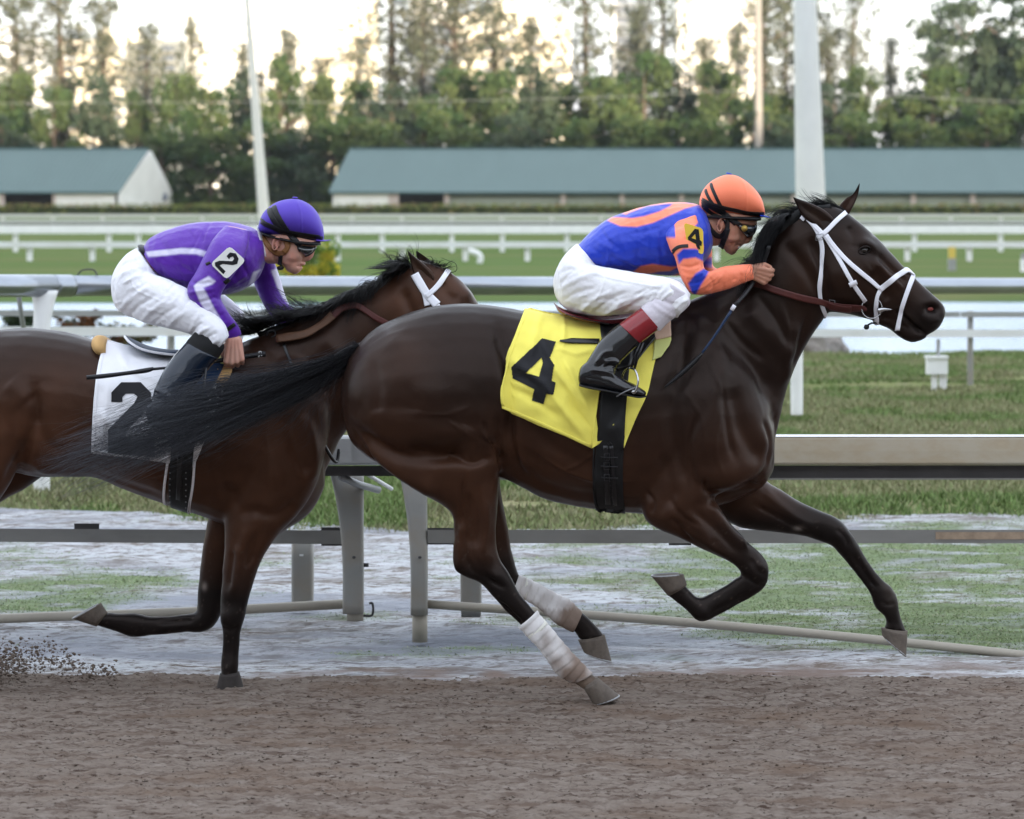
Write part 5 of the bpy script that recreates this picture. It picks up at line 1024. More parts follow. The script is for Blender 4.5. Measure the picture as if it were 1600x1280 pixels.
mb = MB(); mb.loft([(456,309,466,310,.012),(458,307.5,464,308,.008)], H2, n=12, sub=3); me = mb.mesh(); setcol(me, np.tile([.09,.045,.42], (len(me.vertices), 1))); link('cap_button', me, M_cap, r2)
mb = MB(); mb.loft([(410,362,411,368,.075),(430,368,431,374,.095),(460,374,461,381,.097),(485,377,486,384,.084),(500,377,501,383,.055)], H2, n=24, sub=4); mb.build('helmet_rim', M_band, r2)
HT2 = bvhs([cp2.data, pb2.data]); zd = lambda pts: [(390 + x / 9.14, 300 + y / 9.14) for x, y in pts]
mb = MB()
for pl, w_ in (([(330,165),(370,290),(440,420),(520,540),(600,640),(690,740)], 9), ([(270,240),(320,360),(400,480),(480,580)], 8), ([(150,400),(230,460),(340,505),(450,560),(560,580),(700,605),(860,630),(1040,655)], 7.5)):
    strap(mb, HT2, H2, zd(pl), w_, .003, .0015, sub=6, k=4, mirror=True)
mb.build('cap_band', M_band, r2)
mb = MB(); strap(mb, HT2, H2, zd([(150,600),(230,720),(320,830),(420,880),(510,850),(550,760),(540,680)]), 8, .006, .005, sub=6, mirror=True); strap(mb, HT2, H2, zd([(520,700),(540,790),(490,860)]), 7, .008, .004, mirror=True); mb.build('harness_pad', M_tan, r2)
mb = MB(); strap(mb, HT2, H2, zd([(445,900),(440,980),(430,1060),(440,1110)]), 6.5, .006, .004, mirror=True); mb.ball(P(438,419,H2-.03), (.016,.03,.010), 8); mb.build('chin_strap', M_band, r2)
gt2 = goggles([(465,380,467,394,.076),(474,380,475,400,.072),(484,382,482,401,.062),(492,384,487,398,.05),(495,387,490,393,.03)], H2, r2, zd([(690,740),(790,745),(930,780),(900,860),(820,910),(750,910),(710,850)]), None)
mb = MB(); strap(mb, HT2, H2, zd([(600,650),(660,700),(710,770)]), 8, .008, .003); mb.build('goggle_strap', M_band, r2)
plate(rrect(*[tuple(x) for x in zp([(750,310),(833,385),(735,482),(652,402)])]), M_num_w, [tuple(x) for x in zp([(735,362),(752,343),(782,348),(797,375),(790,402),(768,408),(715,402),(700,410),(730,440),(718,455),(677,412),(675,395),(700,385),(765,388),(774,376),(768,364),(755,368),(748,378)])], [], H2, None, r2, H2 - .305, 0)
sl2 = bvhs([o.data for o in r2.children if o.name.startswith('sleeve')])
mb = MB(); strap(mb, sl2, H2, [tuple(x) for x in zp([(652,395),(640,400),(630,405)])], 4, .003, .002, k=3); strap(mb, sl2, H2, [tuple(x) for x in zp([(722,500),(740,485),(745,478)])], 6, .004, .002, k=3); mb.build('arm_band', M_band, r2)
mb = MB(); strap(mb, sl2, H2, [(349,519),(356,514),(364,508),(371,504)], 5.5, .005, .003, sub=5); wb = mb.build('wrist_band', M_band, r2)
w2 = empty('riding_whip', P(300, 570, H2 - .2), 'black whip held level across the white number two saddle cloth', 'whip', 'riding whips')
wy = H2 - .205
mb = MB(); mb.tube([P(415,553,wy), P(412,553.5,wy), P(407,554,wy), P(380,558,wy), P(352,562,wy), P(320,567,wy-.02)], np.array([.011,.0125,.0108,.0105,.010,.008]), 12, 3)
for k in range(16): x = 330 + k * 4.6; q0, q1 = P(x, 565.2 - (x-330)*.145, wy), P(x + 1.2, 565.0 - (x-330)*.145, wy); mb.tube([q0, q1], .0112, 10)
mb.build('handle', M_whip, w2)
mb = MB(); mb.tube([P(320,567,wy-.02), P(280,573,wy-.06), P(238,577,wy-.10)], np.array([.007,.0055,.006]), 8, 4); mb.build('shaft', M_whip, w2)
mb = MB(); mb.tube([P(240,576,wy-.10), P(228,579,wy-.105), P(200,583,wy-.12), P(160,588,wy-.13), P(135,590,wy-.14)], np.array([.007,.0105,.0085,.010,.009]), 8, 4); mb.build('flap', M_whip, w2)
mb = MB()
for a, b in (((404.5,549.5),(408,549)),((408,549),(408.5,552)),((404.5,549.5),(405,552)),((404,556.5),(406,556.2)),((408,555.8),(409.5,555.5)),((404,556.5),(404.3,558.5))): mb.tube([P(*a, wy - .0125), P(*b, wy - .0125)], .0012, 5)
mb.build('handle_mark', M_wht, w2)
# ------------------------------------------------------------------ the ground
def grid_sheet(name, xs, ys, zf, m, kind='structure'):
    X, Y = np.meshgrid(xs, ys); Z = zf(X, Y); V = np.stack([X, Y, Z], -1).reshape(-1, 3); nx = len(xs); ny = len(ys)
    i = np.arange(ny - 1)[:, None] * nx + np.arange(nx - 1)[None]; Q = np.stack([i, i+1, i+nx+1, i+nx], -1).reshape(-1, 4)
    o = link(name, np_mesh(name, V, Q), m); return tag(o, kind=kind)
def n2(X, Y, sx, sy, seed=0, o=1):
    r = 0; a = 1.0
    for k in range(o):
        q = np.stack([X.ravel() * sx * 2**k, Y.ravel() * sy * 2**k, np.full(X.size, seed * 3.1)], 1); r = r + a * vnoise(q, seed + k); a *= .5
    return r.reshape(X.shape)
def gmat(name, cols, scale=(1,1,1), nsc=3, rough=.95, bump=((40,.4,.01),), spec=0, mixpos=(.4,.6), extra=None):
    """two-tone noise mix with a third fine tone"""
    m = bpy.data.materials.new(name); m.use_nodes = True; t = m.node_tree; b = t.nodes['Principled BSDF']
    b.inputs['Roughness'].default_value = rough; b.inputs['Specular IOR Level'].default_value = spec
    tc = t.nodes.new('ShaderNodeTexCoord'); mp = t.nodes.new('ShaderNodeMapping'); mp.inputs['Scale'].default_value = scale; t.links.new(tc.outputs['Object'], mp.inputs[0])
    src = None
    for i, c in enumerate(cols):
        if i == 0:
            r = t.nodes.new('ShaderNodeRGB'); r.outputs[0].default_value = (*c[0], 1); src = r.outputs[0]; continue
        col, sc_, lo, hi = c
        n = t.nodes.new('ShaderNodeTexNoise'); n.inputs['Scale'].default_value = sc_; n.inputs['Detail'].default_value = 8; n.inputs['Roughness'].default_value = .62; n.inputs['Distortion'].default_value = .3
        off = t.nodes.new('ShaderNodeVectorMath'); off.operation = 'ADD'; off.inputs[1].default_value = (i * 7.3, i * 3.1, 0); t.links.new(mp.outputs[0], off.inputs[0]); t.links.new(off.outputs[0], n.inputs[0])
        mr = t.nodes.new('ShaderNodeMapRange'); mr.inputs[1].default_value = lo; mr.inputs[2].default_value = hi; t.links.new(n.outputs[0], mr.inputs[0])
        mx = t.nodes.new('ShaderNodeMix'); mx.data_type = 'RGBA'; t.links.new(mr.outputs[0], mx.inputs[0]); t.links.new(src, mx.inputs[6]); mx.inputs[7].default_value = (*col, 1); src = mx.outputs[2]
    for an, col in (extra or []):
        at = t.nodes.new('ShaderNodeAttribute'); at.attribute_name = an; mx = t.nodes.new('ShaderNodeMix'); mx.data_type = 'RGBA'
        t.links.new(at.outputs['Fac'], mx.inputs[0]); t.links.new(src, mx.inputs[6]); mx.inputs[7].default_value = (*col, 1); src = mx.outputs[2]
    t.links.new(src, b.inputs['Base Color']); prev = None; b.inputs['Specular IOR Level'].default_value = spec
    for sc_, st, di in bump:
        n = t.nodes.new('ShaderNodeTexNoise'); n.inputs['Scale'].default_value = sc_; n.inputs['Detail'].default_value = 6; t.links.new(mp.outputs[0], n.inputs[0])
        bp = t.nodes.new('ShaderNodeBump'); bp.inputs['Strength'].default_value = st; bp.inputs['Distance'].default_value = di; t.links.new(n.outputs[0], bp.inputs['Height'])
        if prev: t.links.new(prev, bp.inputs['Normal'])
        prev = bp.outputs[0]
    if prev: t.links.new(prev, b.inputs['Normal'])
    return m
M_dirt = gmat('track_dirt', [((.165,.134,.113),), ((.105,.079,.065), 13, .46, .60), ((.198,.166,.144), 24, .50, .66), ((.13,.09,.066), 2.2, .5, .74), ((.055,.038,.03), 40, .55, .66)], (.42, 1.25, 1), bump=((60,.5,.012),(200,.4,.004)))
M_sand = gmat("pale_sand", [((.45,.462,.478),), ((.25,.235,.225), 3.0, .48, .60), ((.48,.48,.50), 7, .5, .66), ((.17,.145,.125), 11, .53, .62), ((.13,.105,.085), 48, .55, .63), ((.50,.50,.51), 30, .56, .66), ((.18,.155,.135), 22, .54, .66), ((.27,.28,.31), .8, .48, .62)], (.38, 1.25, 1), bump=((14,.9,.05),(60,.7,.015)), spec=.0, extra=[('wet_sky_tint', (.20,.215,.25)), ('green', (.155,.20,.095)), ('mud', (.20,.155,.135))])  # damp sand mask also puts the sky's reflection into its grey-blue
M_verge = gmat('rough_grass_ground', [((.18,.20,.085),), ((.28,.24,.15), 1.2, .45, .62), ((.12,.16,.055), 2.4, .48, .64), ((.27,.24,.17), 3.5, .60, .72)], (.4, 1, 1), bump=((14,.5,.03),))
M_turf = gmat('mown_turf', [((.105,.150,.055),), ((.165,.155,.075), .22, .45, .65), ((.08,.125,.042), .5, .5, .66)], (.15, 1, 1), bump=())
M_far = gmat('distant_grass', [((.09,.12,.05),), ((.14,.13,.07), .05, .45, .6)], bump=())
pbox_later = []
EDGE = 12.56     # where the raked dirt meets the sand
xs = np.arange(-3.2, 3.2, .0085); ys = np.concatenate([np.arange(9.0, EDGE + .55, .0125)])
def dirt_z(X, Y):
    z = .009 * n2(X, Y, 6, 15, 1, 3) + .007 * np.abs(n2(X, Y, 28, 34, 5, 2)) + .006 * n2(X, Y, 60, 70, 8) + .012 * n2(X, Y, 1.3, 2.2, 11)
    z += .012 * np.exp(-((X + .86) / .45)**2 - ((Y - 12.62) / .14)**2) * (1 + n2(X, Y, 14, 14, 21, 2)) * .8      # dirt thrown up by the planted hoof
    for cx, cy, r, h in ((-1.05, 12.95, .16, .05), (-.30, 12.85, .22, .05), (.05, 12.9, .18, .04), (-1.55, 12.85, .2, .045), (1.0,12.75,.3,.03), (.62,12.8,.2,.03), (-.5,12.75,.3,.03), (1.6,12.8,.3,.03)):
        z += .45 * h * np.exp(-((X - cx) / r)**2 - ((Y - cy) / .07)**2) * (1 + .6 * n2(X, Y, 18, 18, 23, 2))
    e = EDGE + .10 * n2(X, Y, .9, .9, 31, 3); z -= np.clip((Y - e + .10) / .6, 0, 1)**1.3 * .10
    return z
grid_sheet('track', xs, ys, dirt_z, M_dirt)
def side(name, x0, x1, y0, y1, z, m): g = MB(); g.add([(x0,y0,z),(x1,y0,z),(x1,y1,z),(x0,y1,z)], [(0,1,2,3)]); return tag(g.build(name, m, None, False), kind='structure')
side('track', -60, -3.2, -12, 12.9, -.004, M_dirt); side('track', 3.2, 60, -12, 12.9, -.004, M_dirt); side('track', -3.2, 3.2, -12, 9.0, -.004, M_dirt)
def sand_z(X, Y):
    s = X * .35 + Y
    z = -.022 + .014 * n2(X, s, .8, 3.5, 41, 3) + .013 * n2(X, s, 4.5, 15, 44, 3) + .02 * n2(X, Y, .5, .6, 47)
    return z
xs = np.arange(-4.2, 4.2, .02); ys = np.concatenate([np.arange(12.4, 16.5, .016), np.arange(16.5, 22.2, .03)])
sand = grid_sheet('sand', xs, ys, sand_z, M_sand)
def sand_masks(X, Y):
    u_, v_ = 800 + F * X / Y, 305 + 2.09 * F / Y
    def reg(cx, cy, rx, ry): return np.exp(-(((u_ - cx) / rx)**2 + ((v_ - cy) / ry)**2))
    g = reg(1420, 930, 300, 72) * 2.6 + reg(1250, 900, 120, 60) * .6 + reg(1480, 860, 260, 25) + reg(1600, 900, 180, 90) + reg(900, 870, 80, 35) * .35 + reg(1050, 885, 150, 60) * .5 + reg(90, 915, 140, 30) * 1.1 + reg(60, 945, 130, 16) * .9 + reg(250, 905, 120, 14) * .45 + reg(20, 850, 70, 22) * .6 + reg(1350, 792, 330, 12) * .35
    g = np.clip(g * 1.25 + .65 * n2(X, Y, 1.5, 4.0, 81, 3) + .25 * n2(X, Y, 7, 16, 83, 2) - .32, 0, 1) * np.clip(.9 + 1.1 * n2(X, Y, 3.0, 9, 97, 2), .3, 1) * (v_ < 1030)
    wet_sky_tint = np.clip(reg(760, 1010, 520, 38) * 1.2 + reg(100, 1010, 300, 30) * .6 + .5 * n2(X, Y, .9, 4, 85, 3) - .35, 0, .85)
    mud = np.clip((12.95 - Y + .25 * n2(X, Y, 1.1, 3.0, 87, 3)) / .35, 0, 1) * np.clip(.55 + n2(X, Y, 3.0, 12, 89, 3), 0, 1) * np.clip(.9 + 1.3 * n2(X, Y, .8, .8, 91), 0, 1)
    for cx, cy, rx, ry in ((300, 1052, 85, 9), (455, 1052, 40, 7), (670, 1056, 55, 9), (770, 1055, 30, 7), (95, 1055, 60, 9), (1250, 1050, 200, 9), (1030, 1050, 60, 8)): mud = np.maximum(mud, np.clip(reg(cx, cy, rx, ry) * 1.4 + .5 * n2(X, Y, 6, 20, 93, 2) - .25, 0, 1))
    return g, wet_sky_tint, mud
_c = co(sand.data); MG, MW, MM = sand_masks(_c[:, 0], _c[:, 1])
for nm_, ar_ in (('green', MG * .88), ('wet_sky_tint', MW), ('mud', MM)): at_ = sand.data.attributes.new(nm_, 'FLOAT', 'POINT'); at_.data.foreach_set('value', np.asarray(ar_, np.float32))
side('sand', -60, -4.2, 12.4, 20.5, -.03, M_sand); side('sand', 4.2, 60, 12.4, 20.5, -.03, M_sand)
def verge_z(X, Y):
    e = 18.9 + .8 * n2(X, Y, .35, .3, 51, 3) - .10 * X
    return .045 + .05 * n2(X, Y, .5, .5, 53, 3) - np.clip((e - Y) / .8, 0, 1) * .22 - np.clip((Y - 37.3) / .8, 0, 1)**2 * .5
xs = np.arange(-14, 14, .1); ys = np.arange(16.5, 38.4, .08)
grid_sheet('grass_verge', xs, ys, verge_z, M_verge)
side('grass_verge', -120, -14, 18, 38, -.03, M_verge); side('grass_verge', 14, 120, 18, 38, -.03, M_verge)
# lake
M_water = bpy.data.materials.new('lake_water'); M_water.use_nodes = True; t = M_water.node_tree; b = t.nodes['Principled BSDF']
b.inputs['Base Color'].default_value = (.14,.23,.34,1); b.inputs['Roughness'].default_value = .2; b.inputs['Specular IOR Level'].default_value = .9; b.inputs['IOR'].default_value = 1.33
tc = t.nodes.new('ShaderNodeTexCoord'); mp = t.nodes.new('ShaderNodeMapping'); mp.inputs['Scale'].default_value = (.5, 1.6, 1); t.links.new(tc.outputs['Object'], mp.inputs[0])
n = t.nodes.new('ShaderNodeTexNoise'); n.inputs['Scale'].default_value = 2.2; n.inputs['Detail'].default_value = 5; t.links.new(mp.outputs[0], n.inputs[0])
bp = t.nodes.new('ShaderNodeBump'); bp.inputs['Strength'].default_value = .35; bp.inputs['Distance'].default_value = .12; t.links.new(n.outputs[0], bp.inputs['Height']); t.links.new(bp.outputs[0], b.inputs['Normal'])
side('lake', -200, 200, 37.6, 62, -.14, M_water)
side('lake_bed', -200, 200, 36.5, 64, -.9, M_far)
xs = np.arange(-60, 60, .8); ys = np.concatenate([np.arange(59.6, 66, .25), np.arange(66, 345, 3.0)])
def turf_z(X, Y): return -.02 - np.clip((61.3 + .5 * n2(X, Y, .15, .15, 61) - Y) / 1.2, 0, 1) * .6 + .04 * n2(X, Y, .05, .05, 63)
grid_sheet('turf_course', xs, ys, turf_z, M_turf)
side('turf_course', -300, -60, 61, 345, -.03, M_turf); side('turf_course', 60, 300, 61, 345, -.03, M_turf)
side('ground', -3500, 3500, -300, 5000, -1.2, M_far)
side('ground', -3500, 3500, 343, 5000, -.04, M_far)
# muddy bank and rocks at the near shore
M_rock = gmat('bank_rock', [((.22,.20,.18),), ((.10,.085,.07), 4, .45, .6), ((.34,.30,.27), 9, .55, .7)], bump=((8,.6,.05),))
def rock(x, y, z, s, m=M_rock, label=None, group=None):
    mb = MB(); mb.ball((0,0,0), 1.0, 7); me = mb.mesh(); c = co(me); q = vnoise(c * 1.6 + x * 3.3 + y, 3) * .35 + vnoise(c * 3.3 + x, 5) * .15; c = c * (1 + q[:, None]) * np.array(s) + np.array([x, y, z]); setco(me, c)
    o = link('bank_rock', me, m, None, False); return tag(o, label, 'rock', group)
for px, Y, sx, sz, lb in ((1264,38.3,.32,.34,'grey brown rock at the lake edge behind the leading horse, left of the pair'), (1290,38.6,.30,.30,'grey brown rock at the lake edge behind the leading horse, right of the pair')):
    p = P(px, 540, Y); rock(p[0], Y, -.05, (sx, .35, sz + .08), label=lb, group='rocks on the lake bank')

# ------------------------------------------------------------------ grass blades (uncountable)
def blades(name, X, Y, Z, h, w_, cols, lean=.5):
    n_ = len(X); an = rng.uniform(0, math.pi, n_); hh = h * rng.uniform(.5, 1.3, n_); dx, dy = np.cos(an) * w_, np.sin(an) * w_ * .4
    lx, ly = rng.normal(0, lean, n_) * hh, rng.normal(0, lean, n_) * hh
    A = np.stack([X - dx, Y - dy, Z], 1); B_ = np.stack([X + dx, Y + dy, Z], 1); C_ = np.stack([X + lx, Y + ly, Z + hh], 1)
    V = np.stack([A, B_, C_], 1).reshape(-1, 3); Q = np.arange(n_ * 3).reshape(-1, 3); me = np_mesh(name, V, Q)
    pick = np.array(cols)[rng.integers(len(cols), size=n_)] * rng.uniform(.7, 1.3, (n_, 1)); setcol(me, np.repeat(pick, 3, 0)); o = link(name, me, M_blade, None, False); return tag(o, 'grass growing beside the track', 'grass', kind='stuff')
M_blade = mat('grass_blade', (0,0,0), .8, attr='coat', spec=.2)
GC = [(.145,.21,.068), (.12,.18,.058), (.19,.225,.10), (.26,.245,.14), (.21,.215,.11)]
X = rng.uniform(-8, 8, 420000); Y = 17 + 20.6 * rng.uniform(0, 1, 420000)**1.3; X *= Y / 34
den = n2(X, Y, .5, .9, 71, 3); k = (den > -.8) & (Y > 18.9 + .8 * n2(X, Y, .35, .3, 51, 3) - .10 * X - .5); X, Y = X[k], Y[k]
d2 = n2(X, Y, .9, 1.6, 75, 2); g_ = d2 > .05
o = blades('grass_verge', X[g_], Y[g_], verge_z(X[g_], Y[g_]) - .005, .055, .011, GC[:3]); o['label'] = 'rough green grass between the near rail and the lake'
o = blades('dry_grass', X[~g_], Y[~g_], verge_z(X[~g_], Y[~g_]) - .005, .05, .011, GC[2:]); o['label'] = 'dry straw coloured grass between the near rail and the lake'
# sparse grass on the sand: right of the gap, and a patch at the far left
X = rng.uniform(-3.2, 3.4, 420000); Y = rng.uniform(13.3, 19.5, 420000); X *= Y / 15
w_, _, _ = sand_masks(X, Y); k = rng.uniform(0, 1, len(X)) < w_ * .5; v_ = 0
o = blades('sand_grass', X[k], Y[k], sand_z(X[k], Y[k]) - .003, .011, .0042, [(.22,.28,.13), (.20,.26,.12), (.28,.29,.18), (.19,.26,.12)], 1.2); o['label'] = 'thin green grass creeping over the pale sand'

# clods of dirt on the track and dirt thrown up at the left
def clods(name, P_, r, m, kind='stuff'):
    ico = [(-1,0,0),(1,0,0),(0,-1,0),(0,1,0),(0,0,-1),(0,0,1)]; fc = [(0,2,5),(2,1,5),(1,3,5),(3,0,5),(2,0,4),(1,2,4),(3,1,4),(0,3,4)]
    n_ = len(P_); base = np.array(ico, float); R_ = (r[:, None, None] * rng.uniform(.6, 1.3, (n_, 6, 1))); V = P_[:, None] + base[None] * R_ * np.array([1.2, 1, .8]) + rng.normal(0, .15, (n_, 6, 3)) * r[:, None, None]
    Q = (np.array(fc)[None] + (np.arange(n_) * 6)[:, None, None]).reshape(-1, 3); return tag(link(name, np_mesh(name, V.reshape(-1, 3), Q), m, None, True), kind=kind)
n_ = 30000; X = rng.uniform(-3, 3, n_); Y = 9.3 + 3.55 * rng.uniform(0, 1, n_) ; r_ = .0013 + .006 * rng.uniform(0, 1, n_)**7
o = clods('dirt_crumbs', np.stack([X, Y, dirt_z(X, Y) + r_ * .3], 1), r_, M_dirt); tag(o, 'loose crumbs of brown dirt on the track surface', 'dirt')
n_ = 1500; t_ = rng.uniform(0, 1, n_); px = -30 + 215 * t_**1.1; py = 1072 - 62 * np.sin(np.clip(t_ * 1.25, 0, 1) * 2.7) * rng.uniform(.1, 1.0, n_) + rng.normal(0, 7, n_) - 12 * (1 - t_)
px2 = rng.normal(-2, 26, 1400); py2 = rng.normal(1045, 22, 1400); px, py = np.concatenate([px, px2]), np.concatenate([py, py2]); dd = rng.uniform(12.1, 12.9, len(px))
pp = np.array([P(a, b_, c_) for a, b_, c_ in zip(px, py, dd)]); rr_ = .002 + .007 * rng.uniform(0, 1, len(px))**3
k = pp[:, 2] > .0; o = clods('flying_dirt', pp[k], rr_[k], M_dirt); tag(o, 'spray of brown dirt kicked up at the left edge', 'dirt')

# ------------------------------------------------------------------ near rail (aluminium cover, goose-neck posts)
M_cream = mat('cream_rail_cover', (.46,.41,.32), .5, vary=.16, vscale=9, scale=(.8,1,1.4), col2=(.37,.31,.22), bump=[(30,.1,.003)], spec=.4)
M_alu = mat('weathered_aluminium', (.33,.335,.335), .42, metal=.3, vary=.15, vscale=6, scale=(.5,1,2), bump=[(40,.08,.002)])
M_alud = mat('grey_rail_metal', (.27,.265,.25), .5, metal=.3, vary=.2, vscale=5, scale=(.5,1,1), col2=(.19,.185,.175))
M_post = mat('grey_post', (.30,.30,.285), .5, vary=.14, vscale=6, col2=(.27,.25,.22), metal=.15)
M_pipe = mat('tan_grey_pipe', (.33,.30,.25), .55, vary=.14, vscale=5, scale=(.5,1,1), metal=.1)
M_darkrail = mat('dark_metal_and_shade', (.07,.068,.07), .5, metal=.3, vary=.2, vscale=5)  # dark metal; on the under rails the cover's shade is put into this colour
M_white = mat('white_rail_paint', (.74,.75,.76), .45, vary=.08, vscale=3, scale=(.4,1,1), col2=(.62,.62,.60))
M_wpost = mat('white_post_paint', (.80,.80,.79), .55, vary=.1, vscale=4)
M_silver = mat('silver_rail_tube', (.32,.345,.385), .28, metal=.95, vary=.12, vscale=3, scale=(.4,1,1), bump=[(10,.08,.004)])
M_rust = mat('rust_patch', (.30,.225,.16), .7, vary=.3, vscale=20)
def hbar(name, px0, px1, prof, m, root, Y, ex=0):
    """bar with the px profile [(py, dY)...] extruded along x; py may be pairs for left/right ends"""
    mb = MB(); A, B_ = [], []
    for (y0, y1, d) in prof: A.append(P(px0, y0, Y + d)); B_.append(P(px1, y1, Y + d))
    mb.rings([A, B_]); return mb.build(name, m, root, smooth=False)
def sect(a, b, d0, d1): return [(a, a, d0), (a, a, d1), (b, b, d1), (b, b, d0)][::-1]
YR, YL = 13.65, 14.25
nr = empty('track_rail', P(1100, 1003, YR) * [1,1,0], 'near inside rail right of the gap, cream padded top over grey lower rails', 'rail', 'near rail sections')
nl = empty('track_rail', P(250, 975, YL) * [1,1,0], 'near inside rail left of the gap, silver cover over grey lower rails', 'rail', 'near rail sections')
def cover(x0, x1, Y, root, m, name='rail_cover'):
    mb = MB(); A, B_ = [], []
    for py, d in ((683, .002), (680.5, .015), (680, .05), (682, .30), (690, .34), (726, .34), (727, .02), (725, .0), (723, -.004), (705, -.005), (686, -.003)):
        A.append(P(x0, py, Y + d)); B_.append(P(x1, py, Y + d))
    mb.rings([B_, A]); o = mb.build(name, m, root, smooth=False); return o
for i, (a, b_) in enumerate(((628, 1120), (1121, 1780), (1781, 2450))): cover(a, b_, YR - .0, nr, M_cream)
tl = MB(); tl.add([P(628,682.6,YR-.004), P(2450,682.6,YR-.004), P(2450,679,YR+.03), P(628,679,YR+.03)], [(0,1,2,3)]); tl.build('top_strip', M_white, nr, False)
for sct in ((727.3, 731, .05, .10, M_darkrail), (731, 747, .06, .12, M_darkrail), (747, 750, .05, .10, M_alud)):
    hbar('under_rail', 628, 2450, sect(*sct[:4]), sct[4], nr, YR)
hbar('mid_rail', 668, 2450, sect(828, 849, -.02, .05), M_alud, nr, YR); hbar('rail_sleeve', 668, 722, sect(825, 851, .052, .075), M_darkrail, nr, YR)
hbar('rail_sleeve', 1045, 1080, sect(825, 852, .052, .075), M_darkrail, nr, YR)
hbar('rust_patch', 1462, 1760, sect(831.5, 843, -.0235, -.0205), M_rust, nr, YR)
def pipe(name, pts, r, m, root): mb = MB(); mb.tube(pts, r, 14, 4); return mb.build(name, m, root)
pipe('lower_pipe', [P(668, 944, YR+.01), P(1000, 967, YR-.1), P(1300, 993, YR-.2), P(1600, 1024, YR-.3), P(1900, 1060, YR-.45)], np.array([.021]*5), M_pipe, nr)
for x0, x1 in ((548, 628), ): cover(x0, x1, YR + .02, nl, M_alu)
for a, b_ in ((-700, 80), (81, 526)): cover(a, b_, YL - .35, nl, M_alu)
cover(526, 549, YR - .01, nl, M_alu, 'cover_joint')
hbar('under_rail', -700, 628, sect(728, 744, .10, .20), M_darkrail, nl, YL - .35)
hbar('mid_rail', -700, 540, [(822, 829, .05), (822, 829, -.02), (842, 850.5, -.02), (842, 850.5, .05)][::-1], M_alud, nl, YL)
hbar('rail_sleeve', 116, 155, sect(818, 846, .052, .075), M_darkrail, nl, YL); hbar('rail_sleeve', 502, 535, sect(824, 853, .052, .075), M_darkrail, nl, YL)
pipe('lower_pipe', [P(-300, 985, YL), P(0, 967, YL), P(280, 957, YL), P(538, 944, YL)], np.array([.024]*4), M_pipe, nl)
def gpost(xc, y0, y1, w0, Y, root, foot, fw):
    mb = MB(); st = [(xc - 10 - w0*.8, y0, xc - 10 + w0*.8, y0, .05, .10), (xc - 6 - w0*.68, y0+35, xc - 6 + w0*.68, y0+35, .045, .06), (xc - 2 - w0*.55, y0+90, xc - 2 + w0*.55, y0+90, .042, .03), (xc - w0*.5, y0+150, xc + w0*.5, y0+150, .042, 0), (xc - w0*.5, y1, xc + w0*.5, y1, .042, 0)]
    mb.loft(st, Y, n=28, sub=5, pw=.38); mb.build('post', M_post, root)
    mb = MB(); mb.loft([(xc + fw[0], y1 - 6, xc + fw[1], y1 - 6, .03), (xc + fw[0], foot, xc + fw[1], foot, .03)], Y, n=16, sub=2); mb.build('post_foot', M_pipe, root)
    mb = MB(); mb.ball(P(xc + 1, 871, Y - .045), (.009,.006,.007), 6); mb.build('bolt', M_darkrail, root)
gpost(552, 738, 958, 33, YL - .1, nl, 970, (-10, 16)); gpost(655, 738, 960, 27, YR, nr, 1003, (-11, 13))
mb = MB(); mb.tube([P(532, 745, YL-.2), P(560, 757, YL-.1), P(592, 766, YL)], np.array([.018,.018,.018]), 8); mb.build('brace', M_alu, nl)
mb = MB(); mb.tube([P(575, 742, YL-.1), P(592, 752, YL), P(612, 764, YL+.1)], np.array([.010,.010,.010]), 8); mb.build('brace', M_white, nl)
mb = MB(); mb.tube([P(568, 962, YL-.1), P(580, 962, YL-.1), P(583, 955, YL-.1), P(582, 943, YL-.1), P(577, 943, YL-.1)], .006, 8, 3); mb.build('gate_hook', M_darkrail, nl)
mb = MB(); mb.tube([P(568, 883, YL-.1), P(576, 883, YL-.1)], .010, 8); mb.build('bolt', M_darkrail, nl)
for x, y0, y1, w_, Y, root in ((473, 850, 941, 34, YL + .35, nl), (736, 895, 944, 33, YR + .55, nr), (1700, 850, 1000, 30, YR, nr), (1960, 850, 1010, 30, YR, nr), (-150, 850, 985, 34, YL, nl)):
    mb = MB(); mb.loft([(x - w_/2, 735 if y0 > 860 else y0 - 20, x + w_/2, 735 if y0 > 860 else y0 - 20, .05), (x - w_/2, y1, x + w_/2, y1, .05), (x - w_/2 + 4, y1 + 12, x + w_/2 - 4, y1 + 12, .04)], Y, n=28, sub=3, pw=.38); mb.build('post', M_post, root)
mb = MB(); mb.box(P(468, 869, YL + .295) - [0, .004, 0], P(474, 866, YL + .295)); mb.build('reflector', M_white, nl, False)

# ------------------------------------------------------------------ second rail: silver tube with white goose-neck posts
def lerpY(x): return 20.3 + (x - 65) / 1180 * 5.6
dk = empty('dark_gap_strip', P(800, 351, 148) * [1,1,0], 'thin dark strip standing for the dark gap below the third turf rail', 'dark strip')  # dark strip added where only a dark gap shows below the rail
for a in np.arange(-1430, 2910, 620): pbox_later.append((dk, a))
sr = empty('course_rail', P(700, 460, 23) * [1,1,0], 'thick silver tube rail on white goose-neck posts across the grass', 'rail')
def seg(a, b_, r, nm='rail_tube'):
    mb = MB(); pts, rd = [], []
    for x in np.linspace(a, b_, 6):
        Y = lerpY(x); yt = np.interp(x, [0, 1600], [429, 434]); yb = np.interp(x, [0, 1600], [464.5, 460]); pts.append(P(x, (yt + yb) / 2, Y)); rd.append((yb - yt) / 2 * Y / F * r)
    mb.tube(pts, np.array(rd), 22); mb.build(nm, M_silver, sr)
seg(-260, 82, 1.0); seg(109, 700, .93); seg(701, 1300, .94); seg(1301, 2000, .95); seg(81, 110, 1.0, 'rail_coupling')
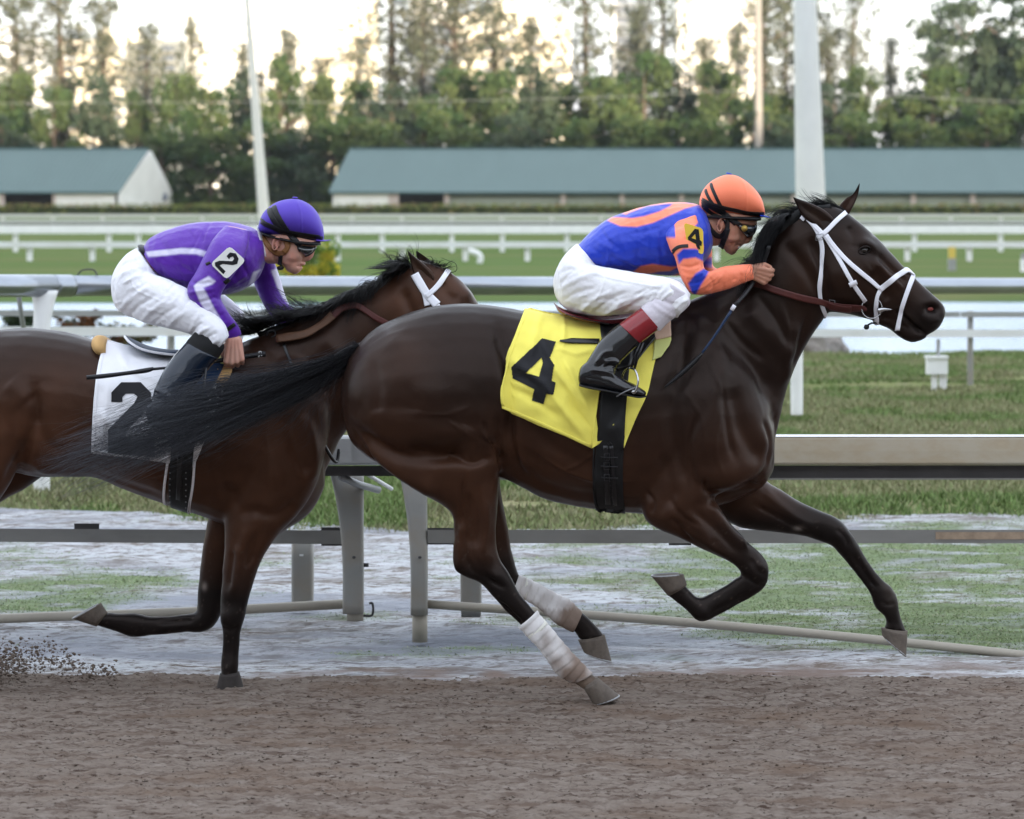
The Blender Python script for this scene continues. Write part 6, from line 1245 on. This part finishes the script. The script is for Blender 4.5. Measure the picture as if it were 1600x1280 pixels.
for x, w_, yb in ((65, 26, 776), (1600+300, 20, 640), (1245, 19, 648)):
    Y = lerpY(x); mb = MB(); top = 462 if x < 1300 else 455
    mb.loft([(x - w_*.85 + 6, top - 8, x + w_*.85 + 4, top - 8, .05, .0), (x - w_*.6 + 3, top + 25, x + w_*.6 + 2, top + 25, .05), (x - w_*.52, top + 70, x + w_*.52, top + 70, .05), (x - w_*.5, yb - 10, x + w_*.5, yb - 10, .05), (x - w_*.42, yb, x + w_*.42, yb, .045)], Y, n=18, sub=4); mb.build('post', M_wpost, sr)
mb = MB(); mb.tube([P(29, 462, 20.6), P(37, 515, 20.9), P(42, 560, 21.1)], .014 * 1.3, 8); mb.build('back_strut', M_alu, sr)
mb = MB(); mb.tube([P(x, y, lerpY(140)) for x, y in ((121,431),(127,423),(140,421),(148,423),(152,431))], .006, 6, 3); mb.build('hook', M_darkrail, sr)
# third rail along the lake: white box rail and thin grey rail above it
tr = empty('lake_rail', P(700, 520, 29) * [1,1,0], 'low double rail along the lake edge, white box rail under a thin silver one', 'rail')
def lY(x): return 26.5 + (x + 0) / 1600 * 4.8
def bar3(a, b_, yL, yR, hL, hR, m, nm):
    mb = MB(); r0, r1 = [], []
    for x, r in ((a, r0), (b_, r1)):
        Y = lY(x); y = np.interp(x, [0, 1600], [yL, yR]); h = np.interp(x, [0, 1600], [hL, hR])
        for yy, d in ((y - h/2, 0), (y + h/2, 0), (y + h/2, .07), (y - h/2, .07)): r.append(P(x, yy, Y + d))
    mb.rings([r1, r0]); mb.build(nm, m, tr, False)
for a, b_ in ((-300, 560), (561, 1180), (1181, 1700), (1701, 2100)): bar3(a, b_, 517, 521.5, 15, 12, M_white, 'box_rail'); 
for a, b_ in ((-300, 700), (701, 1500), (1501, 2100)): bar3(a, b_, 489, 491.8, 9, 8.5, M_alu, 'thin_rail')
for x, yt, yb, w_, m in ((267, 524, 640, 12, M_post), (1516, 527, 613, 9.5, M_post), (900, 526, 625, 11, M_post), (580, 525, 632, 11, M_post), (1860, 527, 608, 9, M_post)):
    mb = MB(); Y = lY(x) + .04; mb.loft([(x - w_/2, 486, x + w_/2, 486, .03), (x - w_/2, yb - 8, x + w_/2, yb - 8, .03), (x - w_/2, yb, x + w_/2, yb, .03)], Y + .06, n=12, sub=2); mb.build('post', m, tr)
# white junction box on two legs
ub = empty('junction_box', P(1466, 615, 30.6) * [1,1,0], 'small white electrical box on two short legs before the lake', 'utility box')
def pbox(name, x0, y0, x1, y1, Y, d, m, root, tp=0):
    mb = MB(); A = [P(x0, y0, Y), P(x1, y0, Y), P(x1 - tp, y1, Y), P(x0 + tp, y1, Y)]; mb.add(A + [q + [0, d, 0] for q in A], [(3,2,1,0),(4,5,6,7),(0,1,5,4),(1,2,6,5),(2,3,7,6),(3,0,4,7)]); return mb.build(name, m, root, False)
pbox('cabinet', 1449, 559, 1481, 585, 30.6, .14, M_wpost, ub); pbox('lid', 1447.5, 557, 1482.5, 560.5, 30.58, .17, M_wpost, ub); pbox('leg', 1456, 585, 1465, 616, 30.65, .06, M_wpost, ub, 1); pbox('leg', 1468, 585, 1480, 616, 30.65, .06, M_wpost, ub, 1); pbox('conduit', 1464, 530, 1469, 557, 30.7, .04, M_alu, ub)

# ------------------------------------------------------------------ far rails on the turf
def far_rail(label, Y, top, h, posts, yb, pw, m, extra=None, root=None, x0=-1430, x1=2910, mp_=None, ptop=None):
    r = root or empty('turf_rail', P(800, yb, Y) * [1,1,0], label, 'rail', 'white rails across the turf')
    for a in np.arange(x0, x1, 620): pbox('rail_length', a, top, min(a + 618.5, x1), top + h, Y, .12, m, r)
    for x in posts: pbox('post', x - pw/2, ptop or top + h * .6, x + pw/2, yb, Y + .13, .1, mp_ or M_wpost, r, .5)
    return r
far_rail('low white rail on short posts nearest on the turf beyond the lake', 92, 378, 9, [-1350,-1252,-1155,-1057,-960,-862,-764,-666,-568,-470,-372,-275,-178,-80,46,144,240,336,432,528,629,727,824,922,1020,1120,1218,1319,1418,1515,1612,1710,1810,1910,2010,2108,2206,2304,2402,2500,2600,2700,2800], 408, 9, M_white)
far_rail('thick bright white rail second on the turf beyond the lake', 108, 352, 13, [-1300,-1130,-960,-800,-640,-480,-290,-98,24,170,216,410,528,597,706,785,886,980,1080,1180,1290,1429,1564,1700,1840,2000,2140,2280,2420,2560,2700,2840], 394, 8, M_wpost)
far_rail('thin rail with dark gap below, third on the turf', 150, 343.2, 5.2, [], 352, 6, mat('dull_white_rail', (.50,.51,.48), .6))
far_rail('farthest pale rail before the long hedge', 190, 334.8, 5.0, list(np.arange(-1400, 2900, 78)), 352, 6, mat('grey_white_rail', (.55,.55,.51), .6), root=None)
for dk_, a in pbox_later: pbox('gap_strip', a, 348.8, a + 618, 351.6, 148, .1, M_darkrail, dk_)
bb = empty('drain_pipe', P(740, 412, 90) * [1,1,0], 'small white bent pipe beside the low turf rail', 'pipe'); mb = MB(); mb.tube([P(732,392,90), P(747,397,90), P(751,404,90), P(749,412,90)], .09, 8, 3); mb.build('pipe', M_wpost, bb)
mk = empty('distance_marker', P(1488, 423, 80) * [1,1,0], 'short marker post with yellow top on the turf at right', 'marker post', 'marker posts'); pbox('cap', 1483, 386, 1493, 404, 80, .15, mat('yellow_paint', (.62,.46,.10), .6), mk); pbox('shaft', 1482.5, 404, 1494, 423, 80, .2, M_alu, mk)
mk = empty('distance_marker', P(1599, 423, 80) * [1,1,0], 'short white marker post on the turf cut by the right edge', 'marker post', 'marker posts'); pbox('shaft', 1596, 405, 1607, 425, 80, .2, M_wpost, mk); pbox('cap', 1596.5, 396, 1606, 405, 80.02, .15, M_alu, mk)
# ------------------------------------------------------------------ hedge, barns, trees, poles, towers
def clump_mesh(name, centres, radii, per, s, cols, flat=.75, seed=1, darkin=False):
    """many leaf-sized faces spread through lumpy volumes"""
    g = np.random.default_rng(seed); centres = np.array(centres, float); n_ = len(centres); N = n_ * per
    c = np.repeat(centres, per, 0); rr = np.repeat(np.array(radii, float).reshape(n_, -1) * np.ones((n_, 3)), per, 0)
    d = g.normal(0, 1, (N, 3)); d /= np.linalg.norm(d, axis=1)[:, None]; q = c + d * rr * (g.uniform(.25, 1, (N, 1)) ** .5)
    a = g.normal(0, 1, (N, 3)); a /= np.linalg.norm(a, axis=1)[:, None]; b_ = np.cross(a, g.normal(0, 1, (N, 3))); b_ /= np.linalg.norm(b_, axis=1)[:, None] + 1e-9
    ss = s * g.uniform(.5, 1.4, (N, 1)); V = np.stack([q - a*ss, q + b_*ss*.5, q + a*ss, q - b_*ss*.5], 1).reshape(-1, 3)
    me = np_mesh(name, V, np.arange(N * 4).reshape(-1, 4)); pick = np.array(cols)[np.repeat(g.integers(len(cols), size=n_), per)] * g.uniform(.65, 1.35, (N, 1)); setcol(me, np.repeat(pick, 4, 0)); return me
M_leaf = mat('foliage', (0,0,0), .75, attr='coat', spec=.15); M_leaf.node_tree.nodes['Principled BSDF'].inputs['Subsurface Weight'].default_value = 0
tt = M_leaf.node_tree; bs = tt.nodes['Principled BSDF']; out = tt.nodes['Material Output']; tr_ = tt.nodes.new('ShaderNodeBsdfTranslucent'); mx = tt.nodes.new('ShaderNodeMixShader'); mx.inputs[0].default_value = .3
tt.links.new([l for l in bs.inputs['Base Color'].links][0].from_socket, tr_.inputs[0]); tt.links.new(bs.outputs[0], mx.inputs[1]); tt.links.new(tr_.outputs[0], mx.inputs[2]); tt.links.new(mx.outputs[0], out.inputs[0])
M_bark = mat('bark', (.10,.075,.055), .9, vary=.25, vscale=2)
# hedge
HY = 300.0
hd = empty('hedge', P(800, 333, HY) * [1,1,0], 'long low clipped hedge in front of the barns', 'hedge')
hx = np.arange(P(-1300,0,HY)[0], P(2900,0,HY)[0], .55); cs = [(x, HY + rng.uniform(-.4,.5), z) for x in hx for z in (.25, .75, 1.1)]
zt = P(800, 319.5, HY)[2]
me = clump_mesh('leaves', [(x, y, z * zt / 1.25) for x, y, z in cs], [(.5,.45,.28)] * len(cs), 22, .16, [(.20,.22,.06), (.22,.22,.07), (.24,.19,.075), (.17,.20,.055)], seed=3); link('leaves', me, M_leaf, hd, False)
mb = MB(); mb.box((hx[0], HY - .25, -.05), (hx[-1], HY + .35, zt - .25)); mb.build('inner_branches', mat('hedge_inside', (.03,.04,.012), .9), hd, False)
# barns
BY = 352.0
M_roof = mat('green_metal_roof', (.118,.175,.165), .5, vary=.07, vscale=.4, scale=(1,.3,.3), spec=.4)
M_roofd = mat('green_roof_edge', (.05,.095,.095), .5)
M_wall = mat('white_barn_wall', (.78,.77,.73), .8, vary=.06, vscale=.5)
M_wallg = mat('green_grey_wall', (.36,.40,.35), .8, vary=.1, vscale=.6); M_dk = mat('dark_opening', (.02,.018,.018), .9); M_colm = mat('barn_post_paint', (.50,.42,.38), .8)  # green-grey is the long wall's own colour
def V3(px, py, Y): return P(px, py, Y)
def roof(root, x0r, x1r, x0e, x1e, Yf, depth):
    """front slope between the ridge (x0r..x1r, y232) and the eave (x0e..x1e, y300)"""
    zr_, ze = P(0, 232.5, Yf + depth)[2], P(0, 300, Yf)[2]; X = lambda px, Y: P(px, 250, Y)[0]
    a, b_, c_, d = np.array([X(x0e, Yf), Yf, ze]), np.array([X(x1e, Yf), Yf, ze]), np.array([X(x1r, Yf + depth), Yf + depth, zr_]), np.array([X(x0r, Yf + depth), Yf + depth, zr_])
    mb = MB(); nrm = np.array([0, -.35, .94]); mb.sheet(np.array([[a, b_], [d, c_]]), .12, np.tile(nrm, (2, 2, 1))); mb.build('roof', M_roof, root, False)
    rb = MB(); n_ = int(abs(b_[0] - a[0]) / .62)
    for k in range(n_ + 1):
        t_ = k / n_; p, q = a * (1 - t_) + b_ * t_, d * (1 - t_) + c_ * t_; p, q = p + nrm * .01, q + nrm * .01; w_ = np.array([.07, 0, 0]); h_ = nrm * .10
        rb.add([p - w_, p + w_, q + w_, q - w_, p - w_ + h_, p + w_ + h_, q + w_ + h_, q - w_ + h_], [(4,5,6,7),(0,1,5,4),(1,2,6,5),(3,7,6,2),(0,4,7,3)])
    o = rb.build('roof_seams', M_roofd, root, False); o['kind'] = 'stuff'
    mb = MB(); mb.box((a[0], Yf - .12, ze - .22), (b_[0], Yf + .02, ze - .0)); mb.build('gutter', M_roofd, root, False)
    mb = MB(); mb.box((min(d[0], c_[0]), Yf + depth - .2, zr_ - .02), (max(d[0], c_[0]), Yf + depth + .2, zr_ + .14)); mb.build('ridge_cap', M_roofd, root, False)
    e, f = a + [0, 2 * depth, 0], b_ + [0, 2 * depth, 0]; mb = MB(); mb.sheet(np.array([[d, c_], [e, f]]), .12, np.tile(np.array([0, .35, .94]), (2, 2, 1))); mb.build('roof', M_roof, root, False)
    return a, b_, c_, d
lb = empty('barn', P(90, 330, BY) * [1,1,0], 'stable barn at left with green metal roof and white gable end', 'barn', 'stable barns with green roofs')
dp = 10.0
a, b_, c_, d = roof(lb, -1500, 233, -1500, 186, BY, dp)
def wall(root, nm, px0, px1, Y, y0, m, zb=-.3, dth=.3):
    x0, x1 = P(px0, 320, Y)[0], P(px1, 320, Y)[0]; mb = MB(); mb.box((x0, Y, zb), (x1, Y + dth, P(0, y0, Y)[2])); return mb.build(nm, m, root, False)
wall(lb, 'wall', 86, 184, BY + .5, 301, M_wall); wall(lb, 'doorway', 8, 86, BY + 2.2, 301, M_dk); wall(lb, 'corner_post', 0, 7, BY + .4, 301, M_colm); wall(lb, 'wall', -1500, 0, BY + .5, 301, M_wall); wall(lb, 'corner_post', 82, 87, BY + .4, 301, M_colm)
# gable end, turned a little towards the camera
g0 = np.array([P(184, 300, BY)[0], BY + .5]); g1 = np.array([P(270, 300, BY + 2*dp)[0], BY + 2*dp - .5]); gm = np.array([P(233, 240, BY + dp)[0] + .3, BY + dp])
zr_, ze = P(0, 236, BY + dp)[2], P(0, 300, BY)[2]
mb = MB(); pts = [(*g0, -.3), (*g1, -.3), (*g1, ze), (*gm, zr_), (*g0, ze)]; mb.add(pts + [(x - .4, y, z) for x, y, z in pts], [(0,1,2,3,4), (9,8,7,6,5)] + [(i, i+5, (i+1)%5+5, (i+1)%5) for i in range(5)]); mb.build('gable_wall', M_wall, lb, False)
def gpt(t_, z): x, y = g0 * (1 - t_) + g1 * t_; return np.array([x + .14, y - .05, z])
z2 = lambda y: P(0, y, BY + dp)[2]
mb = MB(); mb.add([gpt(.52, z2(270)), gpt(.62, z2(270)), gpt(.62, z2(256)), gpt(.57, z2(251)), gpt(.52, z2(256))], [(0,1,2,3,4)]); mb.build('gable_vent', M_roofd, lb, False)
mb = MB(); ce = gpt(.80, z2(308)); mb.tube([ce + [.0, -.02, 0], ce + [.02, -.12, 0]], .55, 12); mb.build('exhaust_fan', mat('fan_blue_grey', (.10,.12,.17), .6), lb)
rbm = empty('barn', P(1200, 330, BY) * [1,1,0], 'very long stable barn with green metal roof behind the front jockey', 'barn', 'stable barns with green roofs')
roof(rbm, 548, 3000, 514, 3000, BY, dp)
wall(rbm, 'wall', 524, 618, BY + .5, 301, M_wall); wall(rbm, 'doorway', 622, 694, BY + 2.2, 301, M_dk); wall(rbm, 'corner_post', 607, 623, BY + .4, 301, M_colm)
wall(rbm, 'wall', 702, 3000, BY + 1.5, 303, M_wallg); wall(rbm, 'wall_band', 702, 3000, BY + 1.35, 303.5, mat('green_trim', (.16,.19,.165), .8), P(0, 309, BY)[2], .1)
for x in [698, 880, 972, 1065, 1158, 1240, 1427, 1520, 1613, 1706, 1800, 1890]: wall(rbm, 'post', x - 4, x + 4, BY + .6, 302, M_colm)
wall(rbm, 'end_wall', 520, 525, BY + .5, 301, M_wall, dth=2*dp - 1)
# trees: lumpy crowns with gaps, built as a few kinds and copied
def bushy(seed, h, w_):
    g = np.random.default_rng(seed); cs, rs = [], []
    for k in range(46):
        t_ = g.uniform(.06, 1) ; a_ = g.uniform(0, 6.28); rad = w_ * (.35 + .65 * math.sin(min(1, t_ * 1.1 + .12) * math.pi * .86)) * g.uniform(.15, 1)**.6; r = g.uniform(.7, 1.5) * w_ * .28
        cs.append((rad * math.cos(a_), rad * math.sin(a_) * .8, h * t_ - r * .3)); rs.append((r, r, r * .72))
    return cs, rs
def make_tree(nm, seed, h, w_, cols, kind):
    g = np.random.default_rng(seed * 7 + 1); root = empty(nm, (0,0,0), '', 'tree', 'trees behind the barns')
    if kind == 'bushy':
        cs, rs = bushy(seed, h, w_); me = clump_mesh('crown', cs, rs, 105, .34, cols, seed=seed)
    elif kind == 'feather':
        cs, rs = [], []
        for k in range(300):
            t_ = g.uniform(.12, 1); a_ = g.uniform(0, 6.28); rad = 1.35 * w_ * (1.06 - t_) ** .16 * (.45 + .55 * min(1, t_ * 2)) * g.uniform(.03, 1) * (.6 + .25 * math.sin(t_ * 11 + seed) + .2 * math.sin(t_ * 27 + a_ * 2)); r = g.uniform(.35, 1.05)
            cs.append((rad * math.cos(a_) + .25 * math.sin(t_ * 8 + seed), rad * math.sin(a_), h * t_ + rad * .2)); rs.append((r * 1.0, r, r * 1.35))
        me = clump_mesh('crown', cs, rs, 26, .24, cols, seed=seed)
    else:   # layered, spreading
        cs, rs = [], []
        for lay in range(7):
            for k in range(8):
                t_ = .40 + .6 * lay / 6; a_ = g.uniform(0, 6.28); rad = w_ * (1 - .45 * abs(t_ - .72)) * g.uniform(.2, 1) * (1.0 if lay < 6 else .5); r = g.uniform(.9, 1.7)
                cs.append((rad * math.cos(a_), rad * math.sin(a_) * .7, h * t_ + g.normal(0, .35))); rs.append((r * 1.5, r * 1.3, r * .55))
        me = clump_mesh('crown', cs, rs, 95, .32, cols, seed=seed)
    link('crown', me, M_leaf, root, False)
    mb = MB(); tw = .16 + h * .012; top = np.array([.3 * math.sin(seed), 0, h * .9]); pts = [np.array([0,0,-.4]), np.array([.12,0,h*.3]), np.array([.2*math.sin(seed),0,h*.62]), top]; mb.tube(pts, np.array([tw*1.4, tw, tw*.6, tw*.15]), 8, 3)
    for k in range(9):
        t_ = g.uniform(.3, .85); a_ = g.uniform(0, 6.28); L = w_ * g.uniform(.4, .8); p0 = np.array([.15, 0, h * t_]); mb.tube([p0, p0 + np.array([math.cos(a_) * L * .5, math.sin(a_) * L * .5, L * .3]), p0 + np.array([math.cos(a_) * L, math.sin(a_) * L, L * .45])], np.array([tw*.4, tw*.25, tw*.08]), 5)
    mb.build('trunk', M_bark, root); return root
G1 = [(.045,.082,.030),(.062,.10,.036),(.082,.115,.042),(.10,.13,.048),(.036,.062,.026)]; G2 = [(.11,.125,.08),(.13,.14,.095),(.15,.15,.105)]; G3 = [(.045,.070,.042),(.056,.082,.048),(.075,.10,.058)]
protos = {('bushy', i): make_tree('broadleaf_tree', 11 + i, 15, 5.2, G1 if i < 3 else G3, 'bushy') for i in range(4)}
protos.update({('feather', i): make_tree('casuarina_tree', 31 + i, 30, 5.2, G2, 'feather') for i in range(3)})
protos.update({('layer', i): make_tree('spreading_tree', 51 + i, 17, 7.5, G3, 'layer') for i in range(2)})
used = set()
def place_tree(kind, i, px, Y, ytop, wmul, label):
    pr = protos[(kind, i)]; H0 = {'bushy': 15, 'feather': 30, 'layer': 17}[kind]; p = P(px, 320, Y); zt_ = P(px, ytop, Y)[2]; s = zt_ / H0 * (1.1 if kind == 'bushy' else 1.0)
    if (kind, i) not in used: used.add((kind, i)); o = pr
    else:
        o = pr.copy(); COL.objects.link(o)
        for ch in list(pr.children): c = ch.copy(); COL.objects.link(c); c.parent = o
    o.location = (p[0], Y, -.3); o.scale = (wmul, wmul, s); o.rotation_euler = (0, 0, (px * 1.7) % 6.28); o['label'] = label; o['category'] = 'tree'; o['group'] = 'trees behind the barns'; return o
where = lambda x: 'left barn roof' if x < 235 else ('gap between the two barns' if x < 520 else ('long barn roof' if x < 1700 else 'far right end of the long barn'))
def feat(x):
    for a, t_ in ((300,'just right of the white gable end'), (385,'just left of the leaning pale pole'), (520,'right of the leaning pale pole'), (640,'near the left end of the long roof'), (860,'above the saddle of horse four'), (1010,'left of the orange cap'), (1180,'above the orange cap'), (1290,'behind the thick white pole'), (1420,'just right of the thick white pole')):
        if x < a: return t_
    return 'above the front horse head at the right'
# front row of bushy trees
row = [(x_, 100 + (x_ * 7) % 50) for x_ in range(-1180, -200, 70)] + [(-190,95),(-120,120),(-55,130),(20,118),(85,150),(150,135),(215,160),(275,118),(330,150),(385,128),(440,112),(500,120),(555,140),(610,150),(665,165),(720,110),(775,125),(830,112),(885,150),(945,120),(1005,100),(1060,120),(1120,118),(1175,150),(1235,160),(1300,150),(1350,125),(1405,150),(1455,120),(1510,130),(1560,105),(1615,90),(1680,110),(1750,100),(1820,120)] + [(x_, 100 + (x_ * 7) % 50) for x_ in range(1890, 2750, 70)]
ORD = [*['first','second','third','fourth','fifth','sixth','seventh','eighth','ninth','tenth','eleventh','twelfth','thirteenth','fourteenth','fifteenth','sixteenth','seventeenth','eighteenth','nineteenth','twentieth','twenty-first','twenty-second','twenty-third','twenty-fourth','twenty-fifth','twenty-sixth','twenty-seventh','twenty-eighth','twenty-ninth','thirtieth','thirty-first','thirty-second','thirty-third','thirty-fourth','thirty-fifth'], *[f'number {i}' for i in range(36, 80)]]
def lab(desc, xs, k):
    x = xs[k]; ins = [i for i in range(len(xs)) if 0 <= xs[i] <= 1600]
    if 0 <= x <= 1600: return f'{desc}, {ORD[sorted(ins, key=lambda i: xs[i]).index(k)]} from the left edge'
    if x < 0: s = sorted([q for q in xs if q < 0], reverse=True); return f'{desc}, {ORD[s.index(x)]} tree outside the left edge'
    s = sorted([q for q in xs if q > 1600]); return f'{desc}, {ORD[s.index(x)]} tree outside the right edge'
for k, (x, yt) in enumerate(row):
    pos = ['','a little '][k % 2]
    place_tree('bushy', k % 4, x, 384 + (k % 3) * 4, yt, (1.0 if x > 560 else .78) + .15 * ((k * 37) % 5 - 2) / 2, lab('dense tall green tree in the row behind the barns', [q[0] for q in row], k))
row2 = [(-150,175),(0,190),(255,215),(330,205),(420,195),(470,210),(520,195),(590,190),(700,185),(800,190),(900,200),(1000,185),(1100,195),(1200,185),(1330,190),(1440,190),(1540,175),(1640,180)]
for k, (x, yt) in enumerate(row2): place_tree('bushy', (k + 2) % 4, x, 374, yt, 1.05, lab('shorter green tree just behind the barn roofs', [q[0] for q in row2], k))
fe_ = [(30,-30,1.4),(98,-60,1.7),(165,0,1.0),(230,40,1.0),(450,50,.9),(505,90,.8),(660,-30,1.1),(830,30,1.0),(1100,60,.9),(1265,-20,1.0),(1295,50,1.0),(1460,30,.9),(560,60,.6),(615,-90,1.7),(715,-70,1.6),(770,-20,1.3),(915,-60,1.3),(990,10,.9),(1035,-50,1.1),(1150,40,.8),(1195,-80,1.1),(1225,-40,.9),(1330,-60,.9),(1390,60,.6),(-80,-20,1.0),(300,30,.7),(380,70,.6),(-170,-40,1),(1700,-20,1)]
for k, (x, yt, w_) in enumerate(fe_):
    place_tree('feather', k % 3, x, 400 + (k % 2) * 6, yt, w_, lab('tall feathery tree rising above the green row', [q[0] for q in fe_], k))
for k, (x, yt, w_) in enumerate([(1500,10,1.0),(1580,-10,1.25),(1545,60,.9),(1650,10,1.2),(-20,150,.8)]):
    place_tree('layer', k % 2, x, 392 + k, yt, w_, ['spreading layered tree at the top right corner, left of three','spreading layered tree at the top right corner, cut by the right edge','lower spreading tree at the top right corner, middle of three','spreading tree beyond the right edge of the long barn','spreading tree at the far left above the barn roof'][k])
# poles
M_pole = mat('pale_concrete_pole', (.68,.66,.61), .7, vary=.06, vscale=2)
M_pole2 = mat('grey_wood_pole', (.26,.24,.215), .8, vary=.1, vscale=2)
def pole(nm, label, pts, wd, Y, m, rings_=0):
    r = empty(nm, P(pts[-1][0], 340, Y) * [1,1,0], label, 'pole'); mb = MB(); q = [P(x, y, Y) for x, y in pts]; s = Y / F / 2
    mb.tube(q, np.array(wd) * s, 20, 3); mb.build('shaft', m, r); return r
r = pole('light_pole', 'thick white tapered pole behind the ears of the front horse', [(1256,-60),(1262,150),(1267,330),(1270,420)], [34,41,47,48], 66.0, M_pole)
mb = MB(); q = P(1270, 421, 66); mb.box((q[0]-.5, 65.5, q[2]-.25), (q[0]+.5, 66.5, q[2]+.02)); mb.build('base', M_pole, r, False)
r = pole('light_pole', 'slender leaning pale pole right of the white gable end', [(381,-60),(398,150),(412,330),(414,352)], [8,13,18,18], 180.0, M_pole)
r = pole('utility_pole', 'thin grey pole rising behind the long barn roof', [(1184,-40),(1185,120),(1186,330)], [10,12,14], 372.0, M_pole2)
mb = MB(); mb.tube([P(x, y, 371) for x, y in ((-200,163),(300,160),(700,158),(1000,150),(1186,142),(1600,160),(1900,170))], .02, 6, 6); tag(mb.build('power_line', mat('pale_wire', (.30,.31,.30), .6)), 'thin pale wire strung across in front of the trees', 'cable')
# yellow croton bush by the turf
yb = empty('bush', P(480, 430, 63.5) * [1,1,0], 'bright yellow and green bush beyond the rider in purple', 'bush')
cs = [P(x, y, 63.5 + rng.uniform(-.4,.4)) for x, y in zip(rng.uniform(440, 524, 60), rng.uniform(384, 430, 60))]
me = clump_mesh('leaves', cs, [(.16,.16,.14)] * 60, 70, .045, [(.66,.56,.06),(.72,.62,.07),(.20,.28,.05),(.10,.20,.04),(.55,.45,.05)], seed=5); link('leaves', me, M_leaf, yb, False)
mb = MB(); [mb.tube([P(475, 434, 63.5), P(475 + dx, 400, 63.5)], np.array([.03,.012]), 6) for dx in (-25,-10,8,24)]; mb.build('stems', M_bark, yb)
# shore shrubs on the left, seen through the rails
for k, (x, y, w_, h_, cl, lb_) in enumerate(((125,500,34,22,[(.09,.06,.02),(.12,.05,.02),(.05,.06,.02)],'reddish brown shrub on the lake bank between rail posts at left'), (35,500,26,18,[(.04,.06,.03),(.05,.07,.03)],'dark green shrub on the lake bank at the left edge'), (205,517,36,16,[(.05,.06,.02),(.09,.08,.03),(.12,.04,.02)],'low green and red shrub on the lake bank below the white breeches'))):
    b2_ = empty('shrub', P(x, 540, 38.0) * [1,1,0], lb_, 'shrub', 'shrubs on the lake bank'); cs = [P(x + rng.uniform(-w_, w_), y + rng.uniform(-h_*.4, h_), 38.0 + rng.uniform(-.2,.2)) for _ in range(26)]
    link('leaves', clump_mesh('leaves', cs, [(.10,.10,.07)] * 26, 50, .03, cl, seed=40 + k), M_leaf, b2_, False); mb = MB(); [mb.tube([P(x, 560, 38), P(x + dx, y, 38)], np.array([.02,.01]), 5) for dx in (-w_*.5, 0, w_*.5)]; mb.build('stems', M_bark, b2_)
# sunlit tower blocks far behind the trees
M_tow = [mat('cream_render', (.86,.78,.62), .8), mat('pale_render', (.82,.80,.74), .8), mat('white_render', (.84,.85,.86), .8)]
M_glass = mat('tower_window', (.32,.34,.36), .25, spec=.8); M_bal = mat('balcony_edge', (.80,.74,.62), .8)
def tower(px0, px1, ytop, Y, m, label, fl=3.3):
    x0, x1 = P(px0, 300, Y)[0], P(px1, 300, Y)[0]; H = P(px0, ytop, Y)[2]; r = empty('apartment_tower', ((x0 + x1) / 2, Y, 0), label, 'building', 'tower blocks behind the trees')
    mb = MB(); mb.box((x0, Y, -1), (x1, Y + 22, H)); mb.box((x0 + (x1-x0)*.35, Y + 4, H), (x0 + (x1-x0)*.62, Y + 14, H + 4)); mb.build('walls', m, r, False)
    nb = int((x1 - x0) / 7); wn = MB(); sl = MB(); z = 14
    while z < H - 3:
        for k in range(nb):
            a_ = x0 + (x1 - x0) * (k + .2) / nb; b__ = x0 + (x1 - x0) * (k + .72) / nb; wn.box((a_, Y - .12, z), (b__, Y + .1, z + 1.6))
        sl.box((x0 + 1, Y - 1.5, z - .9), (x1 - 1, Y + .05, z - .65)); z += fl
    a_ = wn.build('windows', M_glass, r, False); a_['kind'] = 'stuff'; a_ = sl.build('balconies', M_bal, r, False); a_['kind'] = 'stuff'
tower(-60, 70, 60, 950, M_tow[2], 'white tower block at the far left behind feathery trees'); tower(95, 285, 62, 980, M_tow[0], 'broad cream tower block above the left barn')
tower(292, 470, 22, 900, M_tow[1], 'pale tower block behind the leaning pole'); tower(474, 588, -120, 930, M_tow[0], 'tall cream tower block above the gap between the barns')
tower(640, 700, -60, 980, M_tow[2], 'narrow white tower block above the rump of horse four'); tower(704, 892, 20, 920, M_tow[0], 'wide cream tower block above the yellow cloth'); tower(955, 1020, -80, 990, M_tow[2], 'narrow white tower block left of the orange cap'); tower(1058, 1180, -100, 940, M_tow[1], 'tall pale tower block above the orange cap')

# unseen grandstand behind the photographer, sized so its shade covers the track at evening
gs = empty('grandstand', (0, -80, 0), 'huge unseen shade-casting grandstand behind the photographer with tiered seats and a flat roof', 'building')
mb = MB()
for k in range(14): mb.box((-420, -72 - k * 2.0, -.1), (420, -70.01 - k * 2.0, 1.2 + k * 1.0))
mb.build('seating_tiers', mat('stand_concrete', (.36,.35,.34), .85, vary=.1, vscale=.3), gs, False)
mb = MB(); mb.box((-420, -112, -.1), (420, -100.02, 38.5)); mb.build('rear_block', mat('stand_wall', (.42,.40,.37), .8, vary=.08, vscale=.1), gs, False)
mb = MB(); mb.box((-422, -114, 38.51), (422, -84, 40)); mb.build('stand_roof', mat('stand_roof', (.5,.5,.5), .7), gs, False)
for x in range(-400, 401, 40): mb = MB(); mb.tube([(x, -86, 8), (x, -86, 38.5)], .5, 10); mb.build('roof_column', M_post, gs)

# evening haze in the air
hz = MB(); hz.box((-1500, -150, -2.5), (1500, 1150, 150)); vm = bpy.data.materials.new('haze'); vm.use_nodes = True; vt = vm.node_tree
for n_ in list(vt.nodes):
    if n_.type == 'BSDF_PRINCIPLED': vt.nodes.remove(n_)
pv = vt.nodes.new('ShaderNodeVolumePrincipled'); pv.inputs['Color'].default_value = (.88, .92, 1.0, 1); pv.inputs['Density'].default_value = .00007
vt.links.new(pv.outputs[0], vt.nodes['Material Output'].inputs['Volume']); o = hz.build('haze', vm, None, False); o['kind'] = 'stuff'; o['label'] = 'thin pale evening haze in the air'
